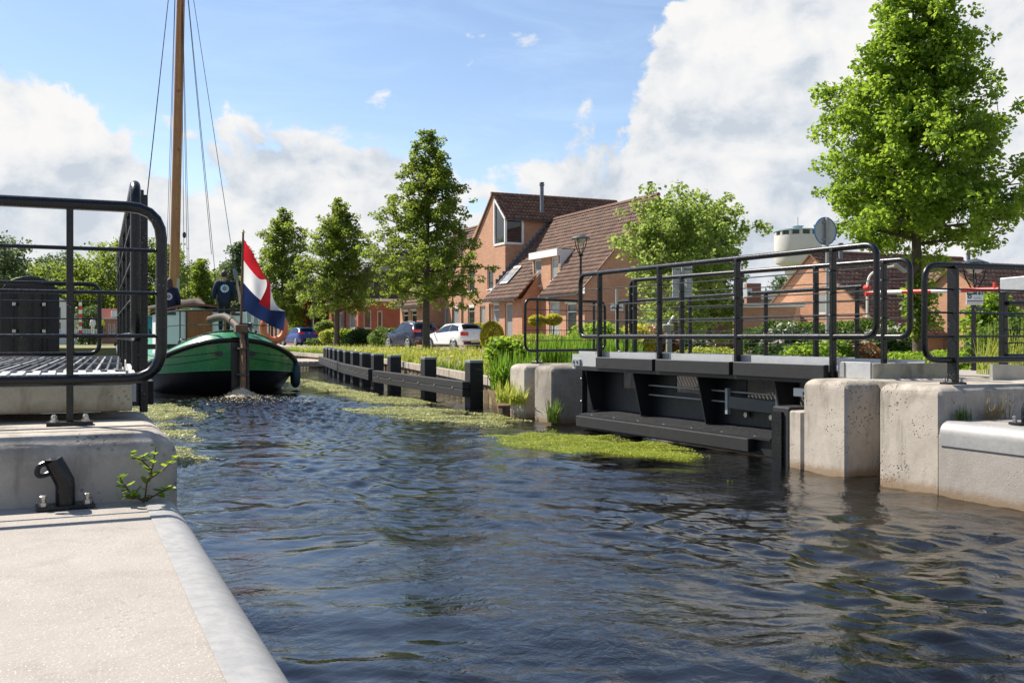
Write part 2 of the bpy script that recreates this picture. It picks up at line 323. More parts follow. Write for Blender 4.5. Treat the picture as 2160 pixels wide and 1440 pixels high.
# ------------------------------------------------------------------ mesh writer
OFF = {}
def offset_of(o): return OFF.get(o.name, Vector((0, 0, 0))) if o is not None else Vector((0, 0, 0))
class MB:
    def __init__(s): s.v = []; s.f = []
    def add(s, vs, fs):
        k = len(s.v); s.v += [tuple(p) for p in vs]; s.f += [tuple(i+k for i in q) for q in fs]; return s
    def box(s, a, b):
        x0, y0, z0 = (min(a[i], b[i]) for i in range(3)); x1, y1, z1 = (max(a[i], b[i]) for i in range(3))
        return s.add([(x0, y0, z0), (x1, y0, z0), (x1, y1, z0), (x0, y1, z0), (x0, y0, z1), (x1, y0, z1), (x1, y1, z1), (x0, y1, z1)],
                     [(0, 3, 2, 1), (4, 5, 6, 7), (0, 1, 5, 4), (1, 2, 6, 5), (2, 3, 7, 6), (3, 0, 4, 7)])
    def cbox(s, c, d): return s.box([c[i]-d[i]/2 for i in range(3)], [c[i]+d[i]/2 for i in range(3)])
    def obox(s, p, q, w, h, up=(0, 0, 1)):
        """bar from p to q, w wide, h high"""
        p = Vector(p); q = Vector(q); d = (q-p).normalized(); up = Vector(up)
        sd = d.cross(up)
        if sd.length < 1e-4: sd = d.cross(Vector((0, 1, 0)))
        sd.normalize(); u = sd.cross(d).normalized(); vs = []
        for c in (p, q):
            for a, b in ((-1, -1), (1, -1), (1, 1), (-1, 1)): vs.append(c+sd*(a*w/2)+u*(b*h/2))
        return s.add(vs, [(0, 1, 2, 3), (7, 6, 5, 4), (0, 4, 5, 1), (1, 5, 6, 2), (2, 6, 7, 3), (3, 7, 4, 0)])
    def prism(s, poly, d):
        """extrude polygon (list of points) by vector d"""
        n = len(poly); d = Vector(d); a = [Vector(p) for p in poly]; b = [p+d for p in a]
        return s.add(a+b, [tuple(range(n))[::-1], tuple(range(n, 2*n))]+[(i, (i+1) % n, n+(i+1) % n, n+i) for i in range(n)])
    def tube(s, path, r, seg=8, closed=False, cap=True):
        P = [Vector(p) for p in path]; n = len(P); rr = r if isinstance(r, (list, tuple)) else [r]*n; vs = []; fs = []; ref = None
        for i, p in enumerate(P):
            a = P[i-1] if (i > 0 or closed) else p; b = P[(i+1) % n] if (i < n-1 or closed) else p
            d = (b-a).normalized() if (b-a).length > 1e-9 else Vector((0, 0, 1))
            if ref is None:
                ref = Vector((0, 0, 1)) if abs(d.z) < .9 else Vector((1, 0, 0))
            u = ref-d*ref.dot(d)
            if u.length < 1e-5: u = Vector((1, 0, 0))-d*d.x
            u.normalize(); ref = u; w = d.cross(u)
            for k in range(seg):
                an = 2*math.pi*k/seg; vs.append(p+(u*math.cos(an)+w*math.sin(an))*rr[i])
        m = n if closed else n-1
        for i in range(m):
            for k in range(seg):
                a = i*seg+k; b = i*seg+(k+1) % seg; j = ((i+1) % n)*seg
                fs.append((a, b, j+(k+1) % seg, j+k))
        if cap and not closed: fs += [tuple(range(seg))[::-1], tuple(range((n-1)*seg, n*seg))]
        return s.add(vs, fs)
    def lathe(s, c, prof, seg=16, axis='z'):
        """prof: (radius, along) pairs"""
        vs = []; fs = []; n = len(prof)
        for r, h in prof:
            for k in range(seg):
                a = 2*math.pi*k/seg; x, y = r*math.cos(a), r*math.sin(a)
                p = (x, y, h) if axis == 'z' else ((h, x, y) if axis == 'x' else (x, h, y)); vs.append((c[0]+p[0], c[1]+p[1], c[2]+p[2]))
        for i in range(n-1):
            for k in range(seg): fs.append((i*seg+k, i*seg+(k+1) % seg, (i+1)*seg+(k+1) % seg, (i+1)*seg+k))
        fs += [tuple(range(seg))[::-1], tuple(range((n-1)*seg, n*seg))]
        return s.add(vs, fs)
    def grid(s, rows, closed=False):
        """rows of points -> quads"""
        n = len(rows[0]); vs = [p for r in rows for p in r]; fs = []
        for i in range(len(rows)-1):
            for k in range(n if closed else n-1):
                a = i*n+k; b = i*n+(k+1) % n; fs.append((a, b, b+n, a+n))
        return s.add(vs, fs)
    def build(s, name, mat, parent=None, smooth=False, bevel=0.):
        off = offset_of(parent)
        me = bpy.data.meshes.new(name); me.from_pydata([(p[0]-off.x, p[1]-off.y, p[2]-off.z) for p in s.v], [], s.f); me.update()
        o = bpy.data.objects.new(name, me); COL.objects.link(o)
        if mat: me.materials.append(M[mat] if isinstance(mat, str) else mat)
        if smooth:
            me.polygons.foreach_set('use_smooth', [True]*len(me.polygons)); me.set_sharp_from_angle(angle=R(40))
        if bevel:
            b = o.modifiers.new('bevel', 'BEVEL'); b.width = bevel; b.segments = 2; b.limit_method = 'ANGLE'; b.angle_limit = R(40)
        if parent is not None: o.parent = parent; OFF[o.name] = off
        return o
def tag(o, label=None, cat=None, group=None, kind=None):
    if label: o['label'] = label
    if cat: o['category'] = cat
    if group: o['group'] = group
    if kind: o['kind'] = kind
    return o
def thing(name, label, cat, loc=(0, 0, 0), group=None):
    o = bpy.data.objects.new(name, None); COL.objects.link(o); o.location = loc; o.empty_display_size = .2
    OFF[o.name] = Vector(loc); return tag(o, label, cat, group)
def raw(name, V, F, mat, parent=None, kind=None, nper=4):
    """numpy vertices (n,3) and faces (m,nper) -> mesh object"""
    off = offset_of(parent); V = np.asarray(V, dtype=np.float32)-np.array(off, dtype=np.float32)
    F = np.asarray(F, dtype=np.int32); me = bpy.data.meshes.new(name)
    me.vertices.add(len(V)); me.vertices.foreach_set('co', V.ravel())
    me.loops.add(F.size); me.loops.foreach_set('vertex_index', F.ravel())
    me.polygons.add(len(F)); me.polygons.foreach_set('loop_start', np.arange(0, F.size, F.shape[1], dtype=np.int32))
    me.update(calc_edges=True); me.materials.append(M[mat])
    o = bpy.data.objects.new(name, me); COL.objects.link(o)
    if parent is not None: o.parent = parent; OFF[o.name] = off
    if kind: o['kind'] = kind
    return o
def share(o, parent, loc):
    """another piece with the same mesh"""
    c = o.copy(); COL.objects.link(c); c.parent = parent; c.location = loc; return c
def rounded(pts, r, closed=False, seg=5):
    """polyline with rounded corners"""
    P = [Vector(p) for p in pts]; n = len(P); out = []
    for i, p in enumerate(P):
        if not closed and i in (0, n-1): out.append(p); continue
        a = P[i-1]; b = P[(i+1) % n]; da = (a-p); db = (b-p); k = min(r, da.length*.49, db.length*.49)
        p0 = p+da.normalized()*k; p1 = p+db.normalized()*k
        for j in range(seg+1):
            t = j/seg; out.append(p0*(1-t)**2+p*(2*t*(1-t))+p1*t*t)
    return out
def bolts(parent, pts, r=.018, h=.03, mat='bolt_steel', name='bolt'):
    first = None
    for p in pts:
        m = MB().lathe(p, [(r*1.5, 0), (r*1.5, h*.15), (r, h*.16), (r, h*.75), (r*.6, h)], 6); m.build(name, mat, parent)
# ------------------------------------------------------------------ water
def waves(X, Y, seed=3):
    rng = np.random.RandomState(seed); h = np.zeros_like(X)
    wx = X+.10*np.sin(Y*1.3+.7)+.06*np.sin(X*2.1+Y*.9); wy = Y+.12*np.sin(X*1.1+1.9)+.05*np.sin(Y*2.7-X)
    A = np.clip(.72+.30*(np.sin(X*1.1+Y*.35+1)+np.sin(X*.5-Y*.8+2.2)+np.sin(Y*1.7+X*.9)*.7+np.sin(X*2.6-Y*.55)*.5), .18, 1.35)
    for i in range(60):
        lam = 10**rng.uniform(-.95, .16); k = 2*math.pi/lam
        a = R(24+rng.normal(0, 46)); ph = rng.uniform(0, 6.28)
        s_ = np.sin(k*(wx*math.sin(a)+wy*math.cos(a))+ph)
        mod = .55+.45*np.sin(X*rng.uniform(.3, 1.1)+Y*rng.uniform(.2, .9)+rng.uniform(0, 6))
        h += mod*(A if lam < .6 else .5+.5*A)*lam**.84*.0052*(s_-.32*(1-s_*s_))
    h *= np.clip(1.08-.028*(Y-4), .55, 1.08)
    # churned water behind the propeller
    g = np.exp(-((X-3.9)/1.4)**2)*np.clip((25.5-Y)/2, 0, 1)*np.clip((Y-12)/9, 0, 1)
    for i in range(16):
        lam = rng.uniform(.16, .5); k = 2*math.pi/lam; a = rng.uniform(0, 6.28)
        h += g*.010*np.sin(k*(wx*math.sin(a)+wy*math.cos(a))+rng.uniform(0, 6))
    return h
def make_water():
    n = 880; st = np.cumsum(.014*(1.0021**np.arange(n))); Yr = -1.2+st*(35.2/st[-1]); Xr = np.concatenate([np.linspace(-4.5, .2, 50)[:-1], np.linspace(.2, 7.6, 331), np.linspace(7.6, 12.4, 81)[1:]])
    Xg, Yg = np.meshgrid(Xr, Yr); h = waves(Xg, Yg)
    fade = np.clip((33.5-Yg)/8, 0, 1)*np.clip((Xg+4.4)/.5, 0, 1)*np.clip((12.3-Xg)/.5, 0, 1); h *= fade
    V = np.stack([Xg, Yg, h], -1).reshape(-1, 3); i = np.arange(n-1)[:, None]*460+np.arange(459)[None]
    F = np.stack([i, i+1, i+461, i+460], -1).reshape(-1, 4)
    o = raw('water', V, F, 'water'); o.data.polygons.foreach_set('use_smooth', [True]*len(o.data.polygons)); o['kind'] = 'structure'
    m = MB(); Y1 = float(Yr[-1])
    for a, b in (((-400, Y1), (30, 100)), ((-400, -40), (-4.5, Y1)), ((12.4, -40), (30, Y1)), ((-4.5, -40), (12.4, float(Yr[0])))):
        m.add([(a[0], a[1], 0), (b[0], a[1], 0), (b[0], b[1], 0), (a[0], b[1], 0)], [(0, 1, 2, 3)])
    tag(m.build('water', 'water'), kind='structure')
    tag(MB().add([(-500, -60, -1.6), (60, -60, -1.6), (60, 160, -1.6), (-500, 160, -1.6)], [(0, 1, 2, 3)]).build('canal_bed', 'soil'), kind='structure')
make_water()
# ------------------------------------------------------------------ ground, road
def bank_x(Y):
    pts = [(-400, 10.4), (16.9, 10.4), (17.15, 7.95), (21.7, 8.75), (30, 10.2), (37.7, 11.5), (55, 11.7), (84, 11.7)]
    for (a, b), (c, d) in zip(pts, pts[1:]):
        if a <= Y <= c: return b+(d-b)*(Y-a)/(c-a)
    return pts[-1][1]
def gz(X, Y):
    """height of the right bank"""
    return .58+.12*min(1, max(0, (X-bank_x(min(Y, 84)))/4.))
def make_ground():
    rows = []; offs = [0, .4, 1.2, 2.5, 4, 7, 12, 25, 60, 150, 500, 3500]
    for Y in [-400, -100, -40, -10, 5, 12, 16.9, 17.15, 19, 21.7, 25, 30, 34, 37.7, 44, 50, 55, 65, 75, 84]:
        bx = bank_x(Y); rows.append([(bx, Y, -1.5)]+[(bx+o, Y, gz(bx+o, Y)) for o in offs])
    m = MB(); m.grid(rows)
    m.add([(-3500, 84, .52), (11.7, 84, .58), (11.7+3500, 84, .70), (3500, 4000, .7), (-3500, 4000, .7), (-3500, 84, -1.5), (11.7, 84, -1.5)], [(0, 1, 2, 3, 4), (0, 5, 6, 1)])
    tag(m.build('ground', 'ground'), kind='structure')
    # the left bank behind the quay
    tag(MB().box((-3500, -400, -1.5), (-5.6, 17, .68)).build('ground', 'ground'), kind='structure')
    rn = lambda Y: 17.3-.107*(Y-41.5)
    m = MB(); ys = [12, 20, 28, 36, 44, 52, 60, 70, 80, 95, 112, 130]
    m.grid([[(rn(y), y, .724), (rn(y)+6.2, y, .735)] for y in ys]); tag(m.build('road', 'road_paving'), kind='structure')
    m = MB()
    for a, b in zip(ys, ys[1:]):
        m.obox((rn(a)-.06, a, .70), (rn(b)-.06, b, .70), .12, .13)
    tag(m.build('kerb', 'concrete_pale'), kind='structure')
    m = MB(); m.grid([[(rn(y)+6.3, y, .78), (rn(y)+8.6, y, .78)] for y in ys]); tag(m.build('pavement', 'brick_brown'), kind='structure')
    # cycle path that the bridge carries on to
    tag(MB().add([(9.6, 7.0, .955), (30, 7.0, .80), (30, 10.6, .80), (9.6, 10.6, .955)], [(0, 1, 2, 3)]).build('path', 'asphalt'), kind='structure')
make_ground()
# ------------------------------------------------------------------ left quay
def nosing(x0, x1, ya, yb, z, r, name, parent, side):
    """quarter-round galvanised edge; side=+1 edge looks to +X"""
    m = MB(); rows = []
    for y in (ya, yb):
        pr = [(x0, z+.004)]
        for k in range(9):
            a = math.pi/2*k/8; pr.append((x1-side*r+side*r*math.sin(a), z+.004-r+r*math.cos(a)))
        pr.append((x1, z-r-.10)); rows.append([(x, y, zz) for x, zz in pr])
    m.grid(rows); o = m.build(name, 'galvanised', parent, smooth=True); return o
q = MB(); q.prism([(-5.6, -8, -1.5), (.485, -8, -1.5), (.485, -8, .55), (.45, -8, .62), (.345, -8, .672), (.326, -8, .68), (-5.6, -8, .68)][::-1], (0, 13.0, 0))
lq = tag(q.build('quay', 'concrete_pale'), kind='structure')
nosing(.325, .50, -8, 5.0, .68, .11, 'steel_nosing', lq, 1)
def profile_block(name, label, xs, y0, y1, z1, r, mat, cat='concrete block', z0=-1.5, rf=None):
    """concrete block along Y with edges rounded over to the top; xs=(canal face, back); rf = face direction (-1 left, +1 right)"""
    xa, xb = min(xs), max(xs); c = .03; rings = []
    def ring(i, z):
        x0, x1, ya, yb = xa+i, xb-i, y0+i, y1-i
        return [(x0+c, ya, z), (x1-c, ya, z), (x1, ya+c, z), (x1, yb-c, z), (x1-c, yb, z), (x0+c, yb, z), (x0, yb-c, z), (x0, ya+c, z)]
    rings = [ring(0, z0), ring(0, z1-r)]+[ring(r*(1-math.cos(math.pi/2*k/6)), z1-r+r*math.sin(math.pi/2*k/6)) for k in range(1, 7)]
    m = MB(); m.grid(rings, True); m.add(rings[-1], [tuple(range(8))]); o = m.build(name, mat, smooth=True); return tag(o, label, cat)
profile_block('concrete_abutment', 'pitted grey concrete abutment with rounded edge behind the left bollard', (.485, -5.6), 5.0, 6.62, 1.0, .12, 'concrete')
# rest of the left bank under the open bridge half
tag(MB().box((-5.6, 6.62, -1.5), (-.35, 15.6, .94)).build('quay', 'concrete'), kind='structure')
def bollard(base, label, rz, sc=1., square=True):
    """bent steel mooring post on a foot plate"""
    t = thing('mooring_bollard', label, 'bollard', base); B = Vector(base)
    rot = Matrix.Rotation(rz, 3, 'Z'); P = lambda x, y, z: B+rot@Vector((x*sc, y*sc, z*sc))
    m = MB(); c = [P(-.125, -.06, 0), P(.125, -.06, 0), P(.125, .06, 0), P(-.125, .06, 0)]; m.prism(c, (0, 0, .018*sc)); m.build('base_plate', 'black_steel', t, bevel=.003)
    m = MB(); path = [P(.0, 0, .015), P(.0, 0, .10), P(-.004, 0, .125), P(-.028, 0, .175), P(-.052, 0, .225)]
    m.tube(path, [.043*sc, .043*sc, .044*sc, .043*sc, .041*sc], 18); b = m.build('post', 'black_steel', t, smooth=True)
    m = MB(); a = [P(-.06, 0, .222), P(-.112, 0, .203), P(-.122, 0, .172), P(-.112, 0, .155), P(-.085, 0, .158), P(-.04, 0, .178)]
    m.tube(rounded(a, .012), .012*sc, 8); m.build('hook', 'black_steel', t, smooth=True)
    m = MB().lathe(P(-.052, 0, .2249), [(.041*sc, 0), (.041*sc, .004), (.03*sc, .007)], 16); m.build('cap', 'black_steel', t)
    for x in (-.095, .092):
        for y in (-.03,):
            p = P(x, y, .018); m = MB().lathe(p, [(.020*sc, 0), (.020*sc, .018*sc), (.011*sc, .0185*sc), (.011*sc, .034*sc)], 6); n = m.build('nut', 'bolt_steel', t)
            MB().lathe(P(x, y, .052), [(.016*sc, 0), (.017*sc, .012*sc), (.010*sc, .016*sc)], 6).build('bolt_end', 'bolt_steel', n)
    return t
bollard((-.01, 4.90, .684), 'black bent mooring bollard on the pale left quay beside the camera', R(4), .97)
def rail(name, label, p, q, posts, z_top=2.15, z_bot=1.235, r=.027, nbars=3, barr=.011, z_foot=1.0, postw=.036, corner=.15, close_end=(True, True), cat='railing', foot=True, group=None):
    """tubular frame from p to q (x, y): rounded ends, thin bars, posts on foot plates"""
    p = Vector((*p, 0)); q = Vector((*q, 0)); d = (q-p).normalized(); L = (q-p).length
    t = thing(name, label, cat, (p.x, p.y, z_foot), group)
    at_ = lambda s_, z: p+d*s_+Vector((0, 0, z))
    pts = [at_(0, z_bot), at_(0, z_top), at_(L, z_top), at_(L, z_bot)]
    if close_end[0] and close_end[1]: path = rounded(pts, corner, True); MB().tube(path, r, 12, True).build('frame', 'black_steel', t, smooth=True)
    elif close_end[0]: path = rounded([pts[2], pts[1], pts[0], pts[3]], corner); MB().tube(path, r, 12).build('frame', 'black_steel', t, smooth=True)
    else: path = rounded([pts[1], pts[2], pts[3], pts[0]], corner); MB().tube(path, r, 12).build('frame', 'black_steel', t, smooth=True)
    for k in range(nbars):
        z = z_bot+(z_top-z_bot)*(k+1)/(nbars+1)
        MB().tube([at_(0, z), at_(L, z)], barr, 7).build('bar', 'black_steel', t, smooth=True)
    for s_ in posts:
        b = at_(s_, 0); m = MB(); n = Vector((-d.y, d.x, 0))
        m.obox(at_(s_, z_foot+.02), at_(s_, z_top-.01), postw, .034, up=d); po = m.build('post', 'black_steel', t, bevel=.004)
        if foot:
            c = at_(s_, z_foot); m = MB(); m.prism([c-d*.11-n*.06, c+d*.11-n*.06, c+d*.11+n*.06, c-d*.11+n*.06], (0, 0, .02)); m.build('base_plate', 'black_steel', po)
            bolts(po, [c+d*a*.075+n*b_*.035+Vector((0, 0, .02)) for a in (-1, 1) for b_ in (-1, 1)], .014, .034)
    return t
rail('railing', 'black tubular railing with rounded corner nearest the camera on the left', (-3.0, 5.62), (.46, 5.60), (.55, 1.75, 3.01), r=.030, corner=.17)
rail('railing', 'black tubular railing in front of the round-topped black shield, far left', (-3.2, 14.0), (.38, 14.05), (.7, 2.0, 3.26), r=.027, corner=.14, z_foot=.94, nbars=3, barr=.009)
# weed in the corner of the quay
def weed():
    t = thing('weed_plant', 'small weed with green leaves growing from the corner of the left abutment', 'plant', (.33, 4.93, .68)); rng = random.Random(4)
    stems = [[(.33, 4.94, .68), (.34, 4.92, .78), (.37, 4.90, .88), (.385, 4.88, .99)], [(.345, 4.915, .80), (.42, 4.88, .86), (.50, 4.86, .93)], [(.33, 4.94, .68), (.25, 4.90, .75), (.20, 4.86, .83)], [(.33, 4.94, .68), (.40, 4.90, .73), (.46, 4.86, .77)],
             [(.33, 4.94, .68), (.28, 4.88, .72), (.22, 4.84, .735)], [(.365, 4.90, .86), (.31, 4.87, .92), (.26, 4.85, .945)]]
    stems = [[tuple(Vector((.33, 4.94, .68))+(Vector(p)-Vector((.33, 4.94, .68)))*.86) for p in st] for st in stems]
    for st in stems:
        MB().tube(st, [.004]*(len(st)-1)+[.002], 5).build('stem', 'stem_red', t)
        P = [Vector(p) for p in st]
        for i in range(11):
            f = .25+.75*i/10*.999*(len(P)-1)/(len(P)-1); k = min(int(f*(len(P)-1)), len(P)-2); u = f*(len(P)-1)-k
            c = P[k].lerp(P[k+1], u); d = Vector((rng.uniform(-1, 1), rng.uniform(-1, .3), rng.uniform(-.25, .55))).normalized()
            l = rng.uniform(.030, .055); w = d.cross(Vector((0, 0, 1))).normalized()*l*.36; n = Vector((0, 0, 1))*l*.10
            m = MB(); m.add([c, c+d*l*.35+w+n, c+d*l*.75+w*.8+n, c+d*l, c+d*l*.75-w*.8+n, c+d*l*.35-w+n, c+d*l*.5-n], [(0, 6, 1), (1, 6, 2), (2, 6, 3), (3, 6, 4), (4, 6, 5), (5, 6, 0)])
            m.build('leaf', 'leaf_bright' if rng.random() < .55 else 'leaf_hedge', t)
weed()
# ------------------------------------------------------------------ left half of the swing bridge
def left_leaf():
    t = thing('swing_bridge_half', 'opened left half of the swing bridge with mossy concrete end and grating deck', 'swing bridge', (-1.5, 9, 1.0))
    m = MB(); m.box((-3.6, 5.88, 1.045), (.33, 6.10, 1.195)); m.build('concrete_end', 'concrete_mossy', t, bevel=.012)
    m = MB(); m.add([(-3.6, 5.885, 1.2), (.325, 5.885, 1.2), (.365, 7.40, 1.215), (-3.6, 7.40, 1.215)], [(0, 1, 2, 3)]); m.build('cover_plate', 'aluminium', t)
    rib = MB().obox((0, 5.90, 1.212), (0, 7.39, 1.222), .045, .012).build('plate_rib', 'aluminium', t)
    rib.location.x += -3.5
    for k in range(1, 42): share(rib, t, rib.location+Vector((k*.092, 0, 0)))
    m = MB(); m.add([(-3.6, 7.41, 1.17), (.37, 7.41, 1.17), (.60, 12.8, 1.17), (-3.6, 12.8, 1.17)], [(0, 1, 2, 3)]); m.build('deck_underside', 'grey_paint', t)
    for k in range(58):     # bearing bars of the grating
        x = -3.55+k*.069; MB().obox((x, 7.43, 1.20), (x+.25*(x+3.6)/4., 12.78, 1.20), .016, .045).build('grating_bar', 'galvanised' if k % 3 == 0 else 'dark_grey', t)
    for k in (0, 3, 6, 8): MB().obox((-3.58, 7.45+k*.66, 1.203), (.36+.04*k*.66, 7.45+k*.66, 1.203), .03, .05).build('cross_bar', 'galvanised', t)
    m = MB(); m.obox((.35, 6.15, 1.16), (.62, 12.8, 1.16), .03, .16); m.build('edge_plate', 'aluminium', t)
    m = MB(); m.obox((.24, 6.7, 1.02), (.5, 12.8, 1.02), .10, .22); m.build('side_girder', 'girder_steel', t)
    # railing seen end on
    px = lambda y: .40+.028*(y-6.8)
    for z, r_ in ((2.46, .030), (1.46, .030)): pass
    pts = [(px(13.4), 13.4, 2.46), (px(6.8), 6.8, 2.46), (px(6.8), 6.8, 1.46), (px(13.4), 13.4, 1.46)]
    MB().tube(rounded(pts, .16), .033, 12).build('railing_frame', 'black_steel', t, smooth=True)
    for y in (7.0, 8.6, 10.2, 11.8, 13.2):
        MB().obox((px(y)+.02, y, 1.0), (px(y)+.02, y, 2.44), .075, .04).build('railing_post', 'black_steel', t, bevel=.005)
    for k in range(3):
        z = 1.46+.25*(k+1)
        MB().obox((px(6.8), 6.8, z), (px(13.4), 13.4, z), .05, .012).build('railing_bar', 'black_steel', t)
    for y0, y1 in ((7.1, 8.9), (8.95, 10.9), (10.95, 13)):
        MB().obox((px(y0)+.09, y0, 1.08), (px(y1)+.09, y1, 1.08), .07, .16).build('guard_timber', 'black_timber', t, bevel=.006)
    MB().obox((px(6.95)+.055, 6.95, .96), (px(6.95)+.055, 6.95, 2.40), .05, .05).build('railing_post', 'black_steel', t, bevel=.005)
left_leaf()
def shield():
    c = at(63, 745, d=13.9); x0 = c.x; y = c.y
    t = thing('guard_shield', 'black round-topped steel shield with six square bolts, far left', 'shield', (x0, y, .94))
    prof = [(-.38, .96)]+[(-.38, 2.03)]+[(-.38*math.cos(a), 2.03+.29*math.sin(a)) for a in [math.pi*k/12 for k in range(1, 12)]]+[(.38, 2.03), (.38, .96)]
    MB().prism([(x0+u, y, z) for u, z in prof][::-1], (0, .05, 0)).build('panel', 'black_steel_matt', t, bevel=.01)
    rows = [[(x0-.16+.32*k/8, y-.005-.06*math.sin(math.pi*k/8), z) for k in range(9)] for z in (.97, 2.08)]
    MB().grid(rows).build('channel', 'black_steel', t, smooth=True)
    for u in (-.22, .20): MB().box((x0+u-.012, y-.03, .98), (x0+u+.012, y-.002, 2.2)).build('rib', 'black_steel', t)
    for u in (-.20, .18):
        for z in (1.16, 1.54, 1.92): MB().box((x0+u-.022, y-.045, z-.022), (x0+u+.022, y-.031, z+.022)).build('bolt', 'bolt_steel', t)
shield()
# ------------------------------------------------------------------ right quay
profile_block('concrete_block', 'stained concrete block with rounded top beside the low right quay', (7.38, 14.), 6.66, 7.43, 1.0, .10, 'concrete')
profile_block('concrete_block', 'pitted pale concrete block next to the black timber pile', (7.40, 9.6), 7.89, 8.56, 1.0, .10, 'concrete')
profile_block('concrete_block', 'low pale concrete step with steel edge beside the timber pile', (7.40, 9.6), 8.565, 8.80, .63, .02, 'concrete')
tag(MB().box((7.85, 7.40, -1.5), (9.6, 7.92, .985)).build('quay', 'concrete_dirty'), kind='structure')
tag(MB().box((9.3, 7.40, -1.5), (10.5, 16.9, .90)).build('quay', 'concrete'), kind='structure')
tag(MB().box((9.55, 6.7, -1.5), (14, 11, .945)).build('quay', 'concrete_pale'), kind='structure')
profile_block('concrete_block', 'dark-stained concrete block at the far end of the open bridge', (7.50, 10.4), 14.92, 15.62, .97, .12, 'concrete_dirty')
profile_block('concrete_block', 'pale concrete block at the water nearest the reeds', (7.52, 10.4), 16.05, 16.72, .96, .12, 'concrete')
tag(MB().box((8.05, 15.5, -1.5), (10.4, 16.2, .955)).build('quay', 'concrete_dirty'), kind='structure')
rq = MB(); rq.prism([(7.336, -8, -1.5), (14, -8, -1.5), (14, -8, .68), (7.502, -8, .68), (7.49, -8, .67), (7.37, -8, .62), (7.336, -8, .54)], (0, 14.64, 0))
rqo = tag(rq.build('quay', 'concrete_pale'), kind='structure')
nosing(7.50, 7.325, -8, 6.62, .68, .12, 'steel_nosing', rqo, -1)
bollard((7.72, 6.02, .684), 'black mooring bollard on the low right quay in front of the concrete wall', R(170), 1.12)
MB()
for p, q in (((7.394, 7.892, .90), (7.394, 7.892, -.2)),):
    pass
# steel pile and timber pile
def piles():
    t = thing('timber_pile', 'black weathered timber pile between bridge girder and concrete step', 'pile', (7.62, 9.05, 0))
    MB().box((7.46, 8.85, -1.4), (7.80, 9.14, .66)).build('pile', 'black_timber', t, bevel=.02)
    MB().box((7.43, 8.95, -1.4), (7.459, 9.12, .60)).build('rubbing_strip', 'black_steel', t)
piles()
rail('railing', 'black tubular railing with wide post at the right edge of the picture', (7.47, 6.93), (10.6, 6.78), (.36, 2.2), r=.030, nbars=3, barr=.010, postw=.12, corner=.16)
rail('railing', 'black tubular railing on the concrete blocks beside the reeds', (7.62, 16.25), (9.72, 17.0), (.32, 1.9), r=.027, nbars=4, barr=.008, z_foot=.965, corner=.16, z_bot=1.20)
